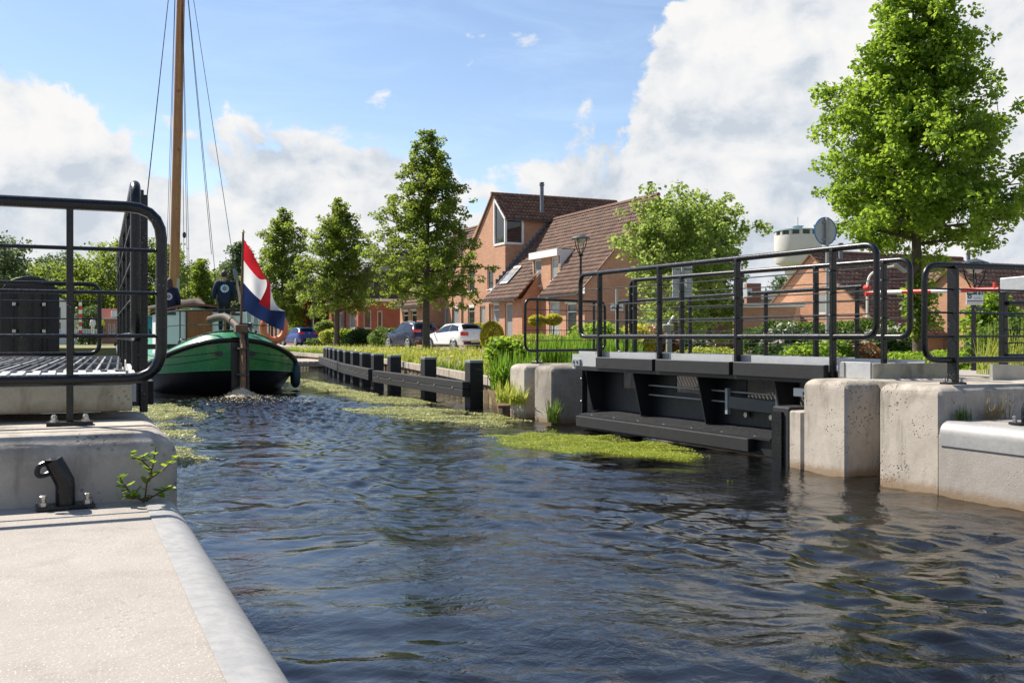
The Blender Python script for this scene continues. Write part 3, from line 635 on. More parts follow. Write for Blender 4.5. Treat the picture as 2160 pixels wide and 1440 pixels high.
# ------------------------------------------------------------------ right half of the swing bridge
def right_leaf():
    A = Vector((7.58, 14.05, 0)); U = Vector((.0648, -.9979, 0)); Wd = Vector((.9979, .0648, 0))
    S = lambda s_, w, z: A+U*s_+Wd*w+Vector((0, 0, z))
    def s_at(px_, w=0.):
        t_ = (px_-1080)/2070.; ray = Vector((SY+t_*CY, CY-t_*SY, 0)); o = A+Wd*w
        det = U.x*(-ray.y)+ray.x*U.y; return (-o.x*(-ray.y)+ray.x*(-o.y))/det
    t = thing('swing_bridge_half', 'opened right half of the swing bridge with black railings and aluminium kerb', 'swing bridge', tuple(S(3, .9, .3)))
    Ls = 6.02
    # railings
    def leafrail(p, q, posts, zt, foot):
        pts = [p+Vector((0, 0, 1.46)), p+Vector((0, 0, zt)), q+Vector((0, 0, zt)), q+Vector((0, 0, 1.46))]
        MB().tube(rounded(pts, .15, True), .036, 12, True).build('railing_frame', 'black_steel', t, smooth=True)
        for k in range(3):
            z = 1.46+(zt-1.46)*(k+1)/4.
            mid = (p+q)/2+Vector((0, 0, z-.008)); MB().tube([p+Vector((0, 0, z)), mid, q+Vector((0, 0, z))], .0075, 6).build('cable', 'cable_steel', t)
        for b in posts:
            po = MB(); po.obox(b+Vector((0, 0, foot)), b+Vector((0, 0, zt-.005)), .05, .075, up=Wd); po = po.build('railing_post', 'black_steel', t, bevel=.008)
            for k in range(3):
                z = 1.46+(zt-1.46)*(k+1)/4.; MB().lathe(tuple(b-Wd*.045+Vector((0, 0, z))), [(.010, -.012), (.010, .012)], 6, 'x').build('cable_eye', 'bolt_steel', po)
    leafrail(S(0, 0, 0), S(Ls, 0, 0), [S(s_at(x), 0, 0) for x in (1265, 1391, 1555, 1757)], 2.46, 1.0)
    fl = Vector((9.02, 14.86, 0)); fr = Vector((9.80, 9.32, 0))
    leafrail(fl, fr, [fl.lerp(fr, f) for f in (.02, .235, .47, .73, .93)], 2.45, 1.05)
    # deck
    L0, L1 = -.15, 5.35
    # deck of narrow planks, gaps between them
    base = None; n = 64
    for k in range(n):
        s_ = L0+.05+(L1-L0)*k/n; wa, wb = .10, 1.62+.30*(s_/6.)
        MB().obox(S(s_, wa, 1.055), S(s_, wb, 1.055), .052, .03).build('deck_slat', 'grey_paint', t)
    for w in (.25, .9, 1.45): MB().obox(S(L0, w, .99), S(L1, w, .99), .08, .09).build('deck_beam', 'girder_steel', t)
    # aluminium kerbs
    m = MB().obox(S(L0, .075, 1.14), S(s_at(1757, .075), .075, 1.14), .025, .17); m.build('kerb_plate', 'aluminium', t)
    MB().obox(S(-.3, 1.72, 1.10), S(5.0, 2.02, 1.10), .025, .13).build('kerb_plate', 'aluminium', t)
    s1 = s_at(1757)
    for a, b in ((.35, .62), (1.95, 2.25), (3.62, 3.95)): MB().obox(S(a, .056, 1.142), S(b, .056, 1.142), .012, .165).build('kerb_joint', 'galvanised', t)
    MB().obox(S(s1+.06, .03, 1.09), S(5.92, .03, 1.09), .03, .18).build('end_plate', 'aluminium', t, bevel=.004)
    MB().obox(S(s1+.10, .008, 1.09), S(s1+.16, .008, 1.09), .012, .17).build('splice_plate', 'galvanised', t)
    MB().obox(S(5.93, .03, 1.08), S(6.05, 1.15, 1.08), .03, .17).build('end_plate', 'concrete_mossy', t)
    m = MB(); m.add([S(L1, .06, 1.07), S(5.92, .06, 1.07), S(6.04, 1.14, 1.07), S(L1, 2.0, 1.07)], [(0, 1, 2, 3)]); m.build('end_deck', 'grey_paint', t)
    m = MB(); m.prism([S(L1, .2, .93), S(5.9, .15, .93), S(5.98, 1.1, .93), S(L1, 1.8, .93)], (0, 0, .07)); m.build('end_box', 'girder_steel', t)
    MB().obox(S(-.22, -.005, 1.06), S(s_at(1265)-.02, -.005, 1.06), .03, .24).build('end_plate', 'aluminium', t)
    lb = MB().obox(S(-.19, -.035, 1.045), S(.05, -.035, 1.045), .03, .10).build('lock_plate', 'grey_paint', t)
    for s_ in (-.12, -.02): MB().obox(S(s_, -.055, 1.03), S(s_, -.055, 1.07), .018, .018).build('pin', 'dark_grey', lb)
    # rubbing timbers between the posts
    xs = [1265, 1391, 1555, 1757]
    for a, b in zip(xs, xs[1:]):
        sa, sb = s_at(a), s_at(b)
        MB().obox(S(sa+.03, -.055, 1.052), S(sb-.045, -.055, 1.052), .085, .168).build('rubbing_timber', 'black_timber', t, bevel=.006)
        MB().obox(S(sa+.03, -.055, 1.138), S(sb-.045, -.055, 1.138), .06, .004).build('timber_cap', 'grey_paint', t)
    # girder under the deck
    g0, g1 = .20, 4.55
    MB().obox(S(g0-.25, .12, .955), S(g1+.6, .12, .955), .36, .07).build('top_flange', 'girder_steel', t, bevel=.004)
    def plate(sa, sb, w, za, zb, th=.02, name='web_plate'): return MB().obox(S(sa, w, (za+zb)/2), S(sb, w, (za+zb)/2), th, zb-za).build(name, 'girder_steel', t)
    plate(g0, g1, .32, .22, .66); 
    for a, b in ((g0, .75), (1.3, 2.1), (2.95, 3.6), (4.2, g1)): plate(a, b, .32, .66, .93)
    m = MB(); m.prism([S(g0, -.16, .225), S(g0, .31, .30), S(g0, .31, .24), S(g0, -.16, .20)], S(g1, 0, 0)-S(g0, 0, 0)); m.build('lower_shelf', 'girder_steel', t)
    for s_ in (g0+.01, 1.52, 3.02, g1-.06):
        m = MB(); m.prism([S(s_, -.05, .92), S(s_, .31, .92), S(s_, .31, .30), S(s_, .10, .275)], U*.022); m.build('rib', 'girder_steel', t)
    m = MB().obox(S(g0-.05, -.02, .02), S(g0-.05, -.02, .93), .02, .10, up=Wd); ep = m.build('end_flange', 'girder_steel', t)
    bolts(ep, [tuple(S(g0-.05, -.08, z)) for z in (.12, .42, .78)], .014, .02)
    MB().obox(S(g0, -.06, .11), S(g1, -.06, .11), .10, .20).build('bottom_chord', 'girder_steel', t)
    fb = MB().obox(S(g0+.03, -.175, .125), S(g1-.30, -.175, .125), .12, .165).build('fender_timber', 'black_timber', t, bevel=.010)
    bolts(fb, [tuple(S(g0+.3+k*.62, -.10, .222)) for k in range(7)], .018, .015)
    MB().obox(S(g1-.32, -.176, .125), S(g1-.31, -.176, .125), .119, .164).build('timber_end', 'black_timber', t)
    for w, z in ((.20, .74), (.20, .60)):
        MB().tube([S(1.6, w, z), S(4.4, w, z-.01)], .012, 6).build('pipe', 'galvanised', t)
    MB().obox(S(3.45, .20, .60), S(4.35, .20, .58), .14, .16).build('lock_motor', 'dark_grey', t, bevel=.01)
    for s_ in (3.42, 4.36):
        MB().obox(S(s_, .15, .78), S(s_, .15, .44), .05, .05).build('clamp', 'grey_paint', t)
    for s_ in (3.65, 4.12): MB().lathe(tuple(S(s_, .30, .44)), [(.035, -.05), (.035, 0)], 10, 'x').build('bolt', 'bolt_steel', t)
    MB().tube(rounded([S(4.34, .16, .62), S(4.34, .13, .78), S(4.46, .13, .80), S(4.46, .16, .62)], .05), .008, 6).build('hose', 'grey_paint', t)
    lk = MB().obox(S(4.75, .10, .80), S(5.1, .10, .80), .16, .10).build('lock_block', 'cream_paint', t, bevel=.008)
    MB().obox(S(4.92, .01, .79), S(4.97, .01, .79), .01, .04).build('slot', 'dark_grey', lk)
right_leaf()
# approach railing with the barrier beam resting on its end
def approach():
    t = rail('railing', 'long black railing behind the bridge ending in a red cap', (9.95, 16.9), (9.95, 10.3), (.35, 2.5, 4.55, 6.5), r=.030, nbars=4, barr=.008, z_foot=.90, postw=.06, corner=.14, z_bot=1.15, close_end=(True, False))
    MB().lathe((9.95, 10.22, 2.13), [(.028, -.05), (.036, -.045), (.036, .03), (.028, .045)], 12, 'y').build('end_cap', 'red_paint', t, smooth=True)
    MB().lathe((9.95, 10.22, 2.04), [(.028, -.03), (.028, .04), (.02, .06)], 12).build('hook', 'red_paint', t, smooth=True)
    MB().box((9.90, 12.75, 2.10), (10.0, 12.85, 2.24)).build('splice', 'aluminium', t)
    b = thing('barrier_boom', 'red and white barrier boom reaching to a grey counterweight box', 'barrier', (10.25, 8.4, .95))
    p = Vector((9.95, 10.2, 2.06)); q = Vector((10.22, 8.35, 2.03)); cuts = [0, .06, .29, .52, .74, 1.0]
    for k, (u, v) in enumerate(zip(cuts, cuts[1:])):
        MB().tube([p.lerp(q, u), p.lerp(q, v)], .027, 12).build('boom_section', 'red_paint' if k % 2 == 0 else 'white_paint', b, smooth=True)
    MB().obox(q+Vector((-.02, .05, .02)), q+Vector((-.02, .05, .09)), .025, .025).build('latch', 'red_paint', b)
    MB().obox(q+Vector((.02, -.04, .02)), q+Vector((.02, -.04, .09)), .04, .05).build('latch', 'red_paint', b)
    MB().obox(q+Vector((.01, -.06, .045)), q+Vector((.09, -.60, .065)), .17, .17).build('counterweight', 'aluminium', b, bevel=.01)
    MB().obox(q+Vector((.0, -.05, .0)), q+Vector((.01, -.12, -.06)), .10, .10).build('pivot', 'black_steel', b)
    MB().obox(q+Vector((.08, -.5, .12)), q+Vector((.2, -1.6, .12)), .05, .05).build('arm', 'white_paint', b)
    po = MB().obox((q.x, q.y-.06, .96), (q.x, q.y-.06, 1.98), .075, .075).build('post', 'black_steel', b, bevel=.008)
    MB().cbox((q.x, q.y-.06, .955), (.34, .22, .02)).build('base_plate', 'galvanised', po)
    bolts(po, [(q.x+a, q.y-.06+c, .965) for a in (-.13, .13) for c in (-.07, .07)], .015, .035)
    rail('railing', 'black railing with two tubes under the grey counterweight box', (10.22, 8.22), (13.2, 7.9), (1.0, 2.4), r=.026, nbars=3, barr=.008, z_foot=.94, postw=.06, close_end=(False, True), z_top=1.86, z_bot=1.23)
    t = tag(MB().prism([(8.9, 7.35, .99), (10.1, 7.62, .97), (10.1, 7.62, 1.02), (9.5, 7.48, 1.15), (8.9, 7.35, 1.17)], (.03, .06, 0)).build('ramp_plate', 'chequer_plate'), 'sloping chequer-plate skirt at the end of the bridge deck', 'metal plate')
approach()
# ------------------------------------------------------------------ fender works in the canal
def fender(name, label, posts, beams, capm='galvanised'):
    t = thing(name, label, 'fender', (*posts[0], 0))
    for x, y in posts:
        po = MB().box((x-.15, y-.15, -1.4), (x+.15, y+.15, .92)).build('post', 'black_timber', t, bevel=.012)
        MB().box((x-.153, y-.153, .921), (x+.153, y+.153, .975)).build('cap', 'grey_paint', po, bevel=.006)
    for p, q in beams:
        p = Vector((*p, 0)); q = Vector((*q, 0))
        for z in (.30, .463):
            b = MB().obox(p+Vector((0, 0, z)), q+Vector((0, 0, z)), .16, .155).build('beam', 'black_timber', t, bevel=.012)
        n = (q-p).normalized().cross(Vector((0, 0, 1))); L = (q-p).length
        s_ = -1 if n.x > 0 else 1
        for k in range(int(L/1.1)):
            c = p+(q-p)*((k+.5)/int(L/1.1)); c = c+n*(s_*.082)
            MB().lathe((c.x, c.y, .382), [(.022, -.02), (.03, 0), (.015, .012)], 6, 'x').build('bolt', 'bolt_steel', b)
fender('fender_frame', 'short black timber fender of three capped posts nearest the bridge', [(7.69, 18.9), (7.86, 22.2), (7.92, 25.1)], [((7.44, 18.72), (7.66, 26.0))])
fps = [(8.08, 27.2), (8.30, 29.2), (8.55, 31.2), (8.85, 33.3), (9.20, 35.5), (9.6, 37.8), (10.05, 40.3), (10.5, 42.7), (10.95, 45.0)]
fender('fender_frame', 'long black timber fender of nine capped posts leading away up the canal', fps, [((7.86, 27.1), (8.65, 33.3)), ((8.68, 33.45), (10.72, 45.4))])
def revetment():
    t = thing('timber_revetment', 'low timber canal wall with grey capping along the grassy right bank', 'canal wall', (8.7, 21.7, 0))
    ys = [17.6, 19.6, 21.7, 24, 26.3, 28.6, 31, 33.5, 36, 38.5, 41.5, 45, 49, 53, 58]
    for a, b in zip(ys, ys[1:]):
        p = Vector((bank_x(a)-.02, a+.02, .50)); q = Vector((bank_x(b)-.02, b-.02, .50))
        MB().obox(p, q, .14, .20).build('capping', 'pale_wood', t, bevel=.01)
        L = (q-p).length; k = max(3, int(L/.75))
        for i in range(k):
            c = p+(q-p)*((i+.5)/k); MB().box((c.x-.01, c.y-.13, -1.3), (c.x+.10, c.y+.13, .395)).build('sheet_pile', 'old_wood', t)
    c = at(1030, 815, z=.25)
    MB().obox((8.05, 18.5, .42), (7.85, 17.4, .10), .5, .05).build('loose_board', 'old_wood', t)
    j = thing('jetty', 'pale low timber landing stage beyond the fender posts', 'jetty', (10.6, 46, 0))
    for k in range(9): MB().box((9.2+k*.27, 45.9, .24), (9.2+k*.27+.24, 52, .30)).build('plank', 'pale_wood', j)
    MB().box((9.2, 45.85, .06), (11.6, 45.99, .235)).build('edge_beam', 'pale_wood', j)
revetment()
# ------------------------------------------------------------------ buildings
def wallp(plane, c, u, z): return (c, u, z) if plane == 'x' else (u, c, z)
def wall_mesh(m, plane, c, u0, u1, z0, z1, holes, n, depth=.14):
    """rectangular wall face with real openings and reveals; outward normal n along the plane's axis"""
    us = sorted({u0, u1, *[h[0] for h in holes], *[h[1] for h in holes]}); zs = sorted({z0, z1, *[h[2] for h in holes], *[h[3] for h in holes]})
    for a, b in zip(us, us[1:]):
        for e, f in zip(zs, zs[1:]):
            mu, mz = (a+b)/2, (e+f)/2
            if any(h[0] < mu < h[1] and h[2] < mz < h[3] for h in holes): continue
            m.add([wallp(plane, c, a, e), wallp(plane, c, b, e), wallp(plane, c, b, f), wallp(plane, c, a, f)], [(0, 1, 2, 3)])
    i = c-n*depth
    for a, b, e, f in holes:
        for p, q in (((a, e), (b, e)), ((b, e), (b, f)), ((b, f), (a, f)), ((a, f), (a, e))):
            m.add([wallp(plane, c, *p), wallp(plane, c, *q), wallp(plane, i, *q), wallp(plane, i, *p)], [(0, 1, 2, 3)])
def window(parent, plane, c, n, h, frame='white_paint', pane='pane_dark', bars=(), fw=.07, sill=True, name='window', blind=0., depth=.10):
    a, b, e, f = h; ci = c-n*depth; m = MB(); g = .004
    def bar(u0, u1, z0, z1, d0=0.02, d1=.06): m.box(wallp(plane, ci+n*d0, u0, z0), wallp(plane, ci-n*d1, u1, z1))
    bar(a+g, a+fw, e+g, f-g); bar(b-fw, b-g, e+g, f-g); bar(a+fw, b-fw, e+g, e+fw); bar(a+fw, b-fw, f-fw, f-g)
    for k, s_ in bars:
        if k == 'h': zz = e+(f-e)*s_; bar(a+fw, b-fw, zz-fw*.4, zz+fw*.4, .015)
        else: uu = a+(b-a)*s_; bar(uu-fw*.4, uu+fw*.4, e+fw, f-fw, .015)
    w = m.build(name, frame, parent)
    MB().add([wallp(plane, ci, a+fw*.8, e+fw*.8), wallp(plane, ci, b-fw*.8, e+fw*.8), wallp(plane, ci, b-fw*.8, f-fw*.8), wallp(plane, ci, a+fw*.8, f-fw*.8)], [(0, 1, 2, 3)] if (n < 0) == (plane == 'x') else [(3, 2, 1, 0)]).build('pane', pane, w)
    if blind: MB().box(wallp(plane, c+n*.05, a-.02, f-.02), wallp(plane, c-n*.02, b+.02, f+blind)).build('blind_box', 'cream_paint', w)
    if sill: MB().box(wallp(plane, c+n*.05, a-.04, e-.06), wallp(plane, c-n*.08, b+.04, e-.002)).build('sill', 'cream_paint' if frame == 'white_paint' else frame, w)
    return w
def door(parent, plane, c, n, h, mat='cream_paint', glass='pane_curtain'):
    w = window(parent, plane, c, n, h, mat, glass, (), .10, False, 'door', 0, .11); return w
def tiles(p0, eu, su, L, S, tw=.26, th=.36, amp=.045, step=.06, keep=None):
    """lapped pantiles, each its own little shell: p0 corner at the eave, eu along the eave, su up the slope"""
    p0 = np.array(p0, float); eu = np.array(eu, float); su = np.array(su, float); nn = np.cross(eu, su); nn /= np.linalg.norm(nn)
    if nn[2] < 0: nn = -nn
    nu = max(1, int(round(L/tw))); nv = max(1, int(round(S/th))); tw = L/nu; th = S/nv; k = 5
    cu = (np.arange(k+1)/k)*tw*.985; prof = amp*np.abs(np.sin(np.pi*np.arange(k+1)/k))**.8
    rows = [(0., step*.15), (0., step), (th*1.02, step*.12)]
    T = np.concatenate([cu[:, None]*eu[None]+v*su[None]+((prof if h != step*.15 else prof*.3)+h)[:, None]*nn[None] for v, h in rows])
    q = [(r*(k+1)+c, r*(k+1)+c+1, (r+1)*(k+1)+c+1, (r+1)*(k+1)+c) for r in range(2) for c in range(k)]; q = np.array(q)
    I, Jv = np.meshgrid(np.arange(nu), np.arange(nv)); I = I.ravel(); Jv = Jv.ravel()
    if keep is not None:
        ok = np.array([bool(keep((i+.5)*tw, (j+.5)*th)) for i, j in zip(I, Jv)]); I = I[ok]; Jv = Jv[ok]
    rng = np.random.RandomState(len(I)); jit = rng.normal(0, .006, len(I))
    O = p0[None]+(I*tw)[:, None]*eu[None]+(Jv*th)[:, None]*su[None]+jit[:, None]*nn[None]
    V = (O[:, None, :]+T[None]).reshape(-1, 3); F = (np.arange(len(I))[:, None, None]*len(T)+q[None]).reshape(-1, 4)
    return V, F
def roof_part(parent, name, p0, eu, su, L, S, mat, keep=None, th=.36, tw=.26, step=.06, amp=.05):
    V, F = tiles(p0, eu, su, L, S, tw, th, amp, step, keep)
    return raw(name, V, F, mat, parent, 'stuff')
def unit(v): v = Vector(v); return tuple(v.normalized())
G = .74
def house_main():
    t = thing('brick_house', 'orange brick terraced house with tall gable, corner window and long brown catslide roof', 'house', (27, 54, G))
    XA, YW = 26.0, 58.5; SL = 1.08; ex, ez = 24.4, 3.75; rx, rzz = 29.4, 9.15; YG = 45.6
    Yf = lambda px_: at(px_, 700, X=XA).y
    zz = lambda px_, py_, X=XA: at(px_, py_, X=X).z
    # ---- tall gabled part: front wall on x = XA
    ridgeY = at(1040, 410, X=XA).y; ridgeZ = 10.95; eaveZ = 9.25; yl = ridgeY+7.2; zl = ridgeZ-7.2*.86
    wins = []
    for x0, x1, y0, y1 in ((1028, 1040.5, 569, 610), (987.5, 1001, 574, 613.5), (957, 970, 582, 618), (1012, 1024, 645, 706), (987, 1001, 648, 684), (955, 968, 650, 686), (936, 946, 648, 700)):
        a, b = sorted((Yf(x0), Yf(x1))); mid = (x0+x1)/2; wins.append((a, b, zz(mid, y1), zz(mid, y0)))
    m = MB(); wall_mesh(m, 'x', XA, YW, yl+6.5, G-.3, 6.2, wins, -1)
    # gable above, with the corner window cut out
    kz = zz(1050, 516); tz = zz(1044, 432)
    wy = Yf(1043)
    m.add([(XA, wy, 6.2), (XA, yl, 6.2), (XA, ridgeY, ridgeZ), (XA, wy, ridgeZ-(ridgeY-wy)*.86)], [(0, 1, 2, 3)] if True else [])
    m.add([(XA, YW, 6.2), (XA, wy, 6.2), (XA, wy, kz), (XA, YW, kz)], [(0, 1, 2, 3)])
    m.add([(XA, yl, zl), (XA, yl, 6.2), (XA, yl+.01, 6.2)], [(0, 1, 2)])
    # side wall on y = YW towards the low roof, with its corner window
    wx = XA+1.25; wt = eaveZ-.12
    m.add([(XA, YW, 2.), (rx+1.5, YW, 2.), (rx+1.5, YW, kz), (XA, YW, kz)], [(0, 1, 2, 3)])
    m.add([(wx, YW, kz), (rx+1.5, YW, kz), (rx+1.5, YW, eaveZ), (wx, YW, eaveZ)], [(0, 1, 2, 3)])
    m.build('tall_wall', 'brick_orange', t)
    pan = ['pane_dark', 'pane_dark', 'pane_curtain', 'pane_dark', 'pane_dark', 'pane_curtain', 'pane_dark']
    for i, h in enumerate(wins):
        if i in (3, 6): door(t, 'x', XA, -1, h)
        else: window(t, 'x', XA, -1, h, 'white_paint' if i > 2 else 'cream_paint', pan[i], (('h', .78),) if i > 2 else (), .07, True, 'window', .16 if i > 2 else 0)
    cw = thing  # corner window: a five-sided light on the front, a square one on the side
    f = MB(); yy0, yy1 = YW-.01, wy
    topz = lambda y: ridgeZ-.10-(ridgeY-y)*.86
    def slat(p, q): f.obox(p, q, .14, .14, up=(1, 0, 0))
    xf = XA+.02
    slat((xf, yy0, kz), (xf, yy1, kz)); slat((xf, yy1, kz), (xf, yy1, topz(yy1))); slat((xf, yy0+.02, kz), (xf, yy0+.02, wt+.02)); slat((xf, yy0, wt), (xf, yy1, topz(yy1)))
    slat((xf, YW+.02, kz), (wx, YW+.02, kz)); slat((wx, YW+.02, kz), (wx, YW+.02, wt)); slat((xf, YW+.02, wt), (wx, YW+.02, wt))
    co = f.build('corner_window', 'white_paint', t)
    MB().add([(xf+.03, yy0, kz), (xf+.03, yy1, kz), (xf+.03, yy1, topz(yy1)), (xf+.03, yy0, wt)], [(0, 1, 2, 3)]).build('pane', 'pane_dark', co)
    MB().add([(xf, YW+.05, kz), (wx, YW+.05, kz), (wx, YW+.05, wt), (xf, YW+.05, wt)], [(0, 1, 2, 3)]).build('pane', 'pane_dark', co)
    # its roof: ridge runs away from the canal
    LX = 9.7
    roof_part(t, 'tall_roof', (XA-.12, YW-.25, eaveZ-.12), (1, 0, 0), unit((0, 1, .86)), LX, math.hypot(ridgeY-YW+.25, (ridgeY-YW+.25)*.86), 'tile_brown', th=.36, step=.075)
    roof_part(t, 'tall_roof', (XA-.12, yl+.2, zl-.17), (1, 0, 0), unit((0, -1, .86)), LX, math.hypot(yl+.2-ridgeY, (yl+.2-ridgeY)*.86), 'tile_brown')
    ridge_caps(t, (XA-.14, ridgeY, ridgeZ+.10), (XA-.12+LX, ridgeY, ridgeZ+.10))
    MB().obox((XA-.13, YW-.30, eaveZ-.16), (rx+1.2, YW-.30, eaveZ-.16), .12, .10).build('gutter', 'dark_grey', t)
    for (y0, z0, y1, z1) in ((ridgeY, ridgeZ+.03, yl+.2, zl-.14),): MB().obox((XA-.06, y0, z0), (XA-.06, y1, z1), .10, .14, up=(1, 0, 0)).build('verge_board', 'old_wood', t)
    # ---- the long low roof and its walls
    su = unit((1, 0, SL)); S = math.hypot(rx-ex, (rx-ex)*SL); k = 1/math.hypot(1, SL)
    na, nb = 50.2, 53.4; dx = 25.95; da, db = 50.6, 54.2; dtop = 6.55
    def keep(u, v):
        y = YW-u; x = ex+v*k
        if na < y < nb and x < dx: return False
        if da-.05 < y < db+.05 and dx-.1 < x < ex+(dtop-ez)/SL-.12: return False
        return True
    roof_part(t, 'low_roof', (ex, YW, ez), (0, -1, 0), su, YW-YG+.15, S, 'tile_brown', keep, th=.34, tw=.26, amp=.06, step=.035)
    # far side of that roof
    m = MB(); m.add([(rx, YW, rzz), (rx, YG-.1, rzz), (rx+5, YG-.1, rzz-5.4), (rx+5, YW, rzz-5.4)], [(0, 1, 2, 3)]); m.build('back_roof', 'tile_brown', t)
    ridge_caps(t, (rx, YW, rzz+.08), (rx, YG-.1, rzz+.08))
    MB().obox((ex-.02, YW-.1, ez-.05), (ex-.02, nb, ez-.05), .13, .10).build('gutter', 'dark_grey', t)
    MB().obox((ex-.02, na, ez-.05), (ex-.02, YG-.1, ez-.05), .13, .10).build('gutter', 'dark_grey', t)
    MB().obox((ex, YG-.16, ez+.02), (rx, YG-.16, rzz+.02), .05, .16, up=(0, 1, 0)).build('verge_board', 'tile_brown', t)
    for y in (na, nb): MB().obox((ex, y, ez-.02), (dx, y, ez-.02+(dx-ex)*SL), .05, .16, up=(0, 1, 0)).build('verge_board', 'brick_orange', t)
    # lead steps where low roof meets the tall wall
    for i in range(17):
        x = ex+.9+(rx-ex-.9)*i/17; z = ez+(x-ex)*SL+.06
        MB().box((x, YW-.03, z), (x+.34, YW-.002, z+.42)).build('lead_step', 'lead', t)
    MB().obox((ex+.4, YW-.14, ez+.4*SL+.09), (rx, YW-.14, rzz+.07), .20, .03, up=(-SL, 0, 1)).build('lead_valley', 'lead', t)
    # front walls under the eaves
    xw = 24.85; m = MB()
    Yw = lambda px_: at(px_, 700, X=xw).y
    Zw = lambda px_, py_: at(px_, py_, X=xw).z
    hs = []
    for x0, x1, y0, y1 in ((1038, 1053, 641, 690), (1065, 1081, 637, 716), (1131, 1143, 637, 700), (1158, 1180, 635, 712), (1194, 1216, 639, 712)):
        a, b = sorted((Yw(x0), Yw(x1))); hs.append((a, b, max(G+.05, Zw((x0+x1)/2, y1)), min(3.55, Zw((x0+x1)/2, y0))))
    wall_mesh(m, 'x', xw, nb+.02, YW, G-.3, 3.74, [h for h in hs if nb+.02 < h[0] and h[1] < YW], -1)
    wall_mesh(m, 'x', xw, YG, na-.02, G-.3, 3.74, [h for h in hs if h[0] > YG and h[1] < na-.02], -1)
    m.add([(xw, nb+.02, G-.3), (dx+.3, nb+.02, G-.3), (dx+.3, nb+.02, 5.6), (xw, nb+.02, 3.74)], [(0, 1, 2, 3)])
    m.add([(dx+.12, na, G-.3), (dx+.12, nb, G-.3), (dx+.12, nb, 5.7), (dx+.12, na, 5.7)], [(0, 1, 2, 3)])
    m.add([(xw, na-.02, G-.3), (dx+.3, na-.02, G-.3), (dx+.3, na-.02, 5.6), (xw, na-.02, 3.74)], [(0, 1, 2, 3)])
    m.add([(xw, YG, G-.3), (rx+5, YG, G-.3), (rx+5, YG, 3.6), (rx, YG, rzz-.06), (xw, YG, 4.1)], [(0, 1, 2, 3, 4)])
    m.build('low_wall', 'brick_orange', t)
    for i, h in enumerate(hs):
        if (nb+.02 < h[0] and h[1] < YW) or (h[0] > YG and h[1] < na-.02):
            if i == 1: door(t, 'x', xw, -1, h)
            else: window(t, 'x', xw, -1, h, 'white_paint', 'pane_curtain' if i in (0, 3) else 'pane_dark', (('h', .75),), .08, True, 'window', .12)
    # window in the shaded gable end
    window(t, 'y', YG, -1, (29.2, 30.4, 1.2, 2.6), 'cream_paint', 'pane_dark', (), .07, True, 'window', 0, -.03)
    MB().box((24.6, nb-1.3, 1.0), (24.9, nb-1.1, 1.05)).build('bracket', 'white_paint', t)
    # dormer
    d = MB(); d.box((dx-.25, da-.10, dtop-.40), (dx+.05, db+.10, dtop)); dm = d.build('dormer', 'white_paint', t)
    fx = dx; zb = ez+(fx-ex)*SL-.05; hz = dtop-.42
    wa = [(50.75, 51.75, 4.75, hz), (53.0, 54.05, 4.55, hz)]
    m = MB(); wall_mesh(m, 'x', fx-.02, da, db, 4.3, hz+.02, wa, -1); m.build('dormer_wall', 'brick_orange', dm)
    for h in wa: window(dm, 'x', fx-.02, -1, h, 'white_paint', 'pane_curtain', (), .09, True, 'dormer_window')
    xb = ex+(dtop-ez)/SL
    for y in (da, db): MB().prism([(fx, y, dtop-.02), (xb, y, dtop-.02), (fx, y, zb)], (0, .06 if y == db else -.06, 0)).build('cheek', 'white_paint', dm)
    MB().add([(fx-.05, da-.08, dtop+.01), (xb+.1, da-.08, dtop+.03), (xb+.1, db+.08, dtop+.03), (fx-.05, db+.08, dtop+.01)], [(0, 1, 2, 3)]).build('dormer_roof', 'lead', dm)
    MB().obox((fx+.1, da-.16, zb+.16), (xb, da-.16, dtop+.02), .18, .03, up=(-SL, 0, 1)).build('lead_valley', 'lead', dm)
    # roof light
    ya, yb = 56.5, 57.6; x0, x1 = 25.3, 26.35; f = lambda x, y, o=.09: (x-o*SL*k, y, ez+(x-ex)*SL+o*k+.03)
    rl = MB(); rl.prism([f(x0, ya), f(x1, ya), f(x1, yb), f(x0, yb)], Vector((-SL, 0, 1)).normalized()*.06); r_ = rl.build('roof_light', 'aluminium', t)
    MB().add([f(x0+.12, ya+.1, .18), f(x1-.12, ya+.1, .18), f(x1-.12, yb-.1, .18), f(x0+.12, yb-.1, .18)], [(0, 1, 2, 3)]).build('pane', 'pane_curtain', r_)
    # flues, downpipes
    flue(t, at(1143, 440, Y=ridgeY-1.6), 1.75, .13); flue(t, at(1222, 462, Y=ridgeY-.6), .7, .12); flue(t, at(1371, 440, Y=YG+1.2), 1.5, .13)
    for px_ in (976,): MB().tube([(XA-.06, Yf(px_), G), (XA-.06, Yf(px_), 8.2)], .05, 6).build('downpipe', 'dark_grey', t)
    MB().tube([(xw-.06, YW-.25, G), (xw-.06, YW-.25, 3.6)], .05, 6).build('downpipe', 'dark_grey', t)
    return t
def ridge_caps(t, p, q, n=None, mat='tile_brown'):
    p = Vector(p); q = Vector(q); L = (q-p).length; n = n or int(L/.36)
    for i in range(n):
        a = p.lerp(q, i/n); b = p.lerp(q, (i+.96)/n); MB().tube([a, b], [.13, .115], 7).build('ridge_tile', mat, t)
def flue(t, p, h, r):
    m = MB(); m.lathe(p, [(r*1.6, -.9), (r, -.7), (r, h*.86), (r*1.35, h*.87), (r*1.35, h*.92), (r*.9, h*.93), (r*1.3, h*.96), (r*1.2, h)], 10); m.build('flue', 'lead', t, smooth=True)
house_main()
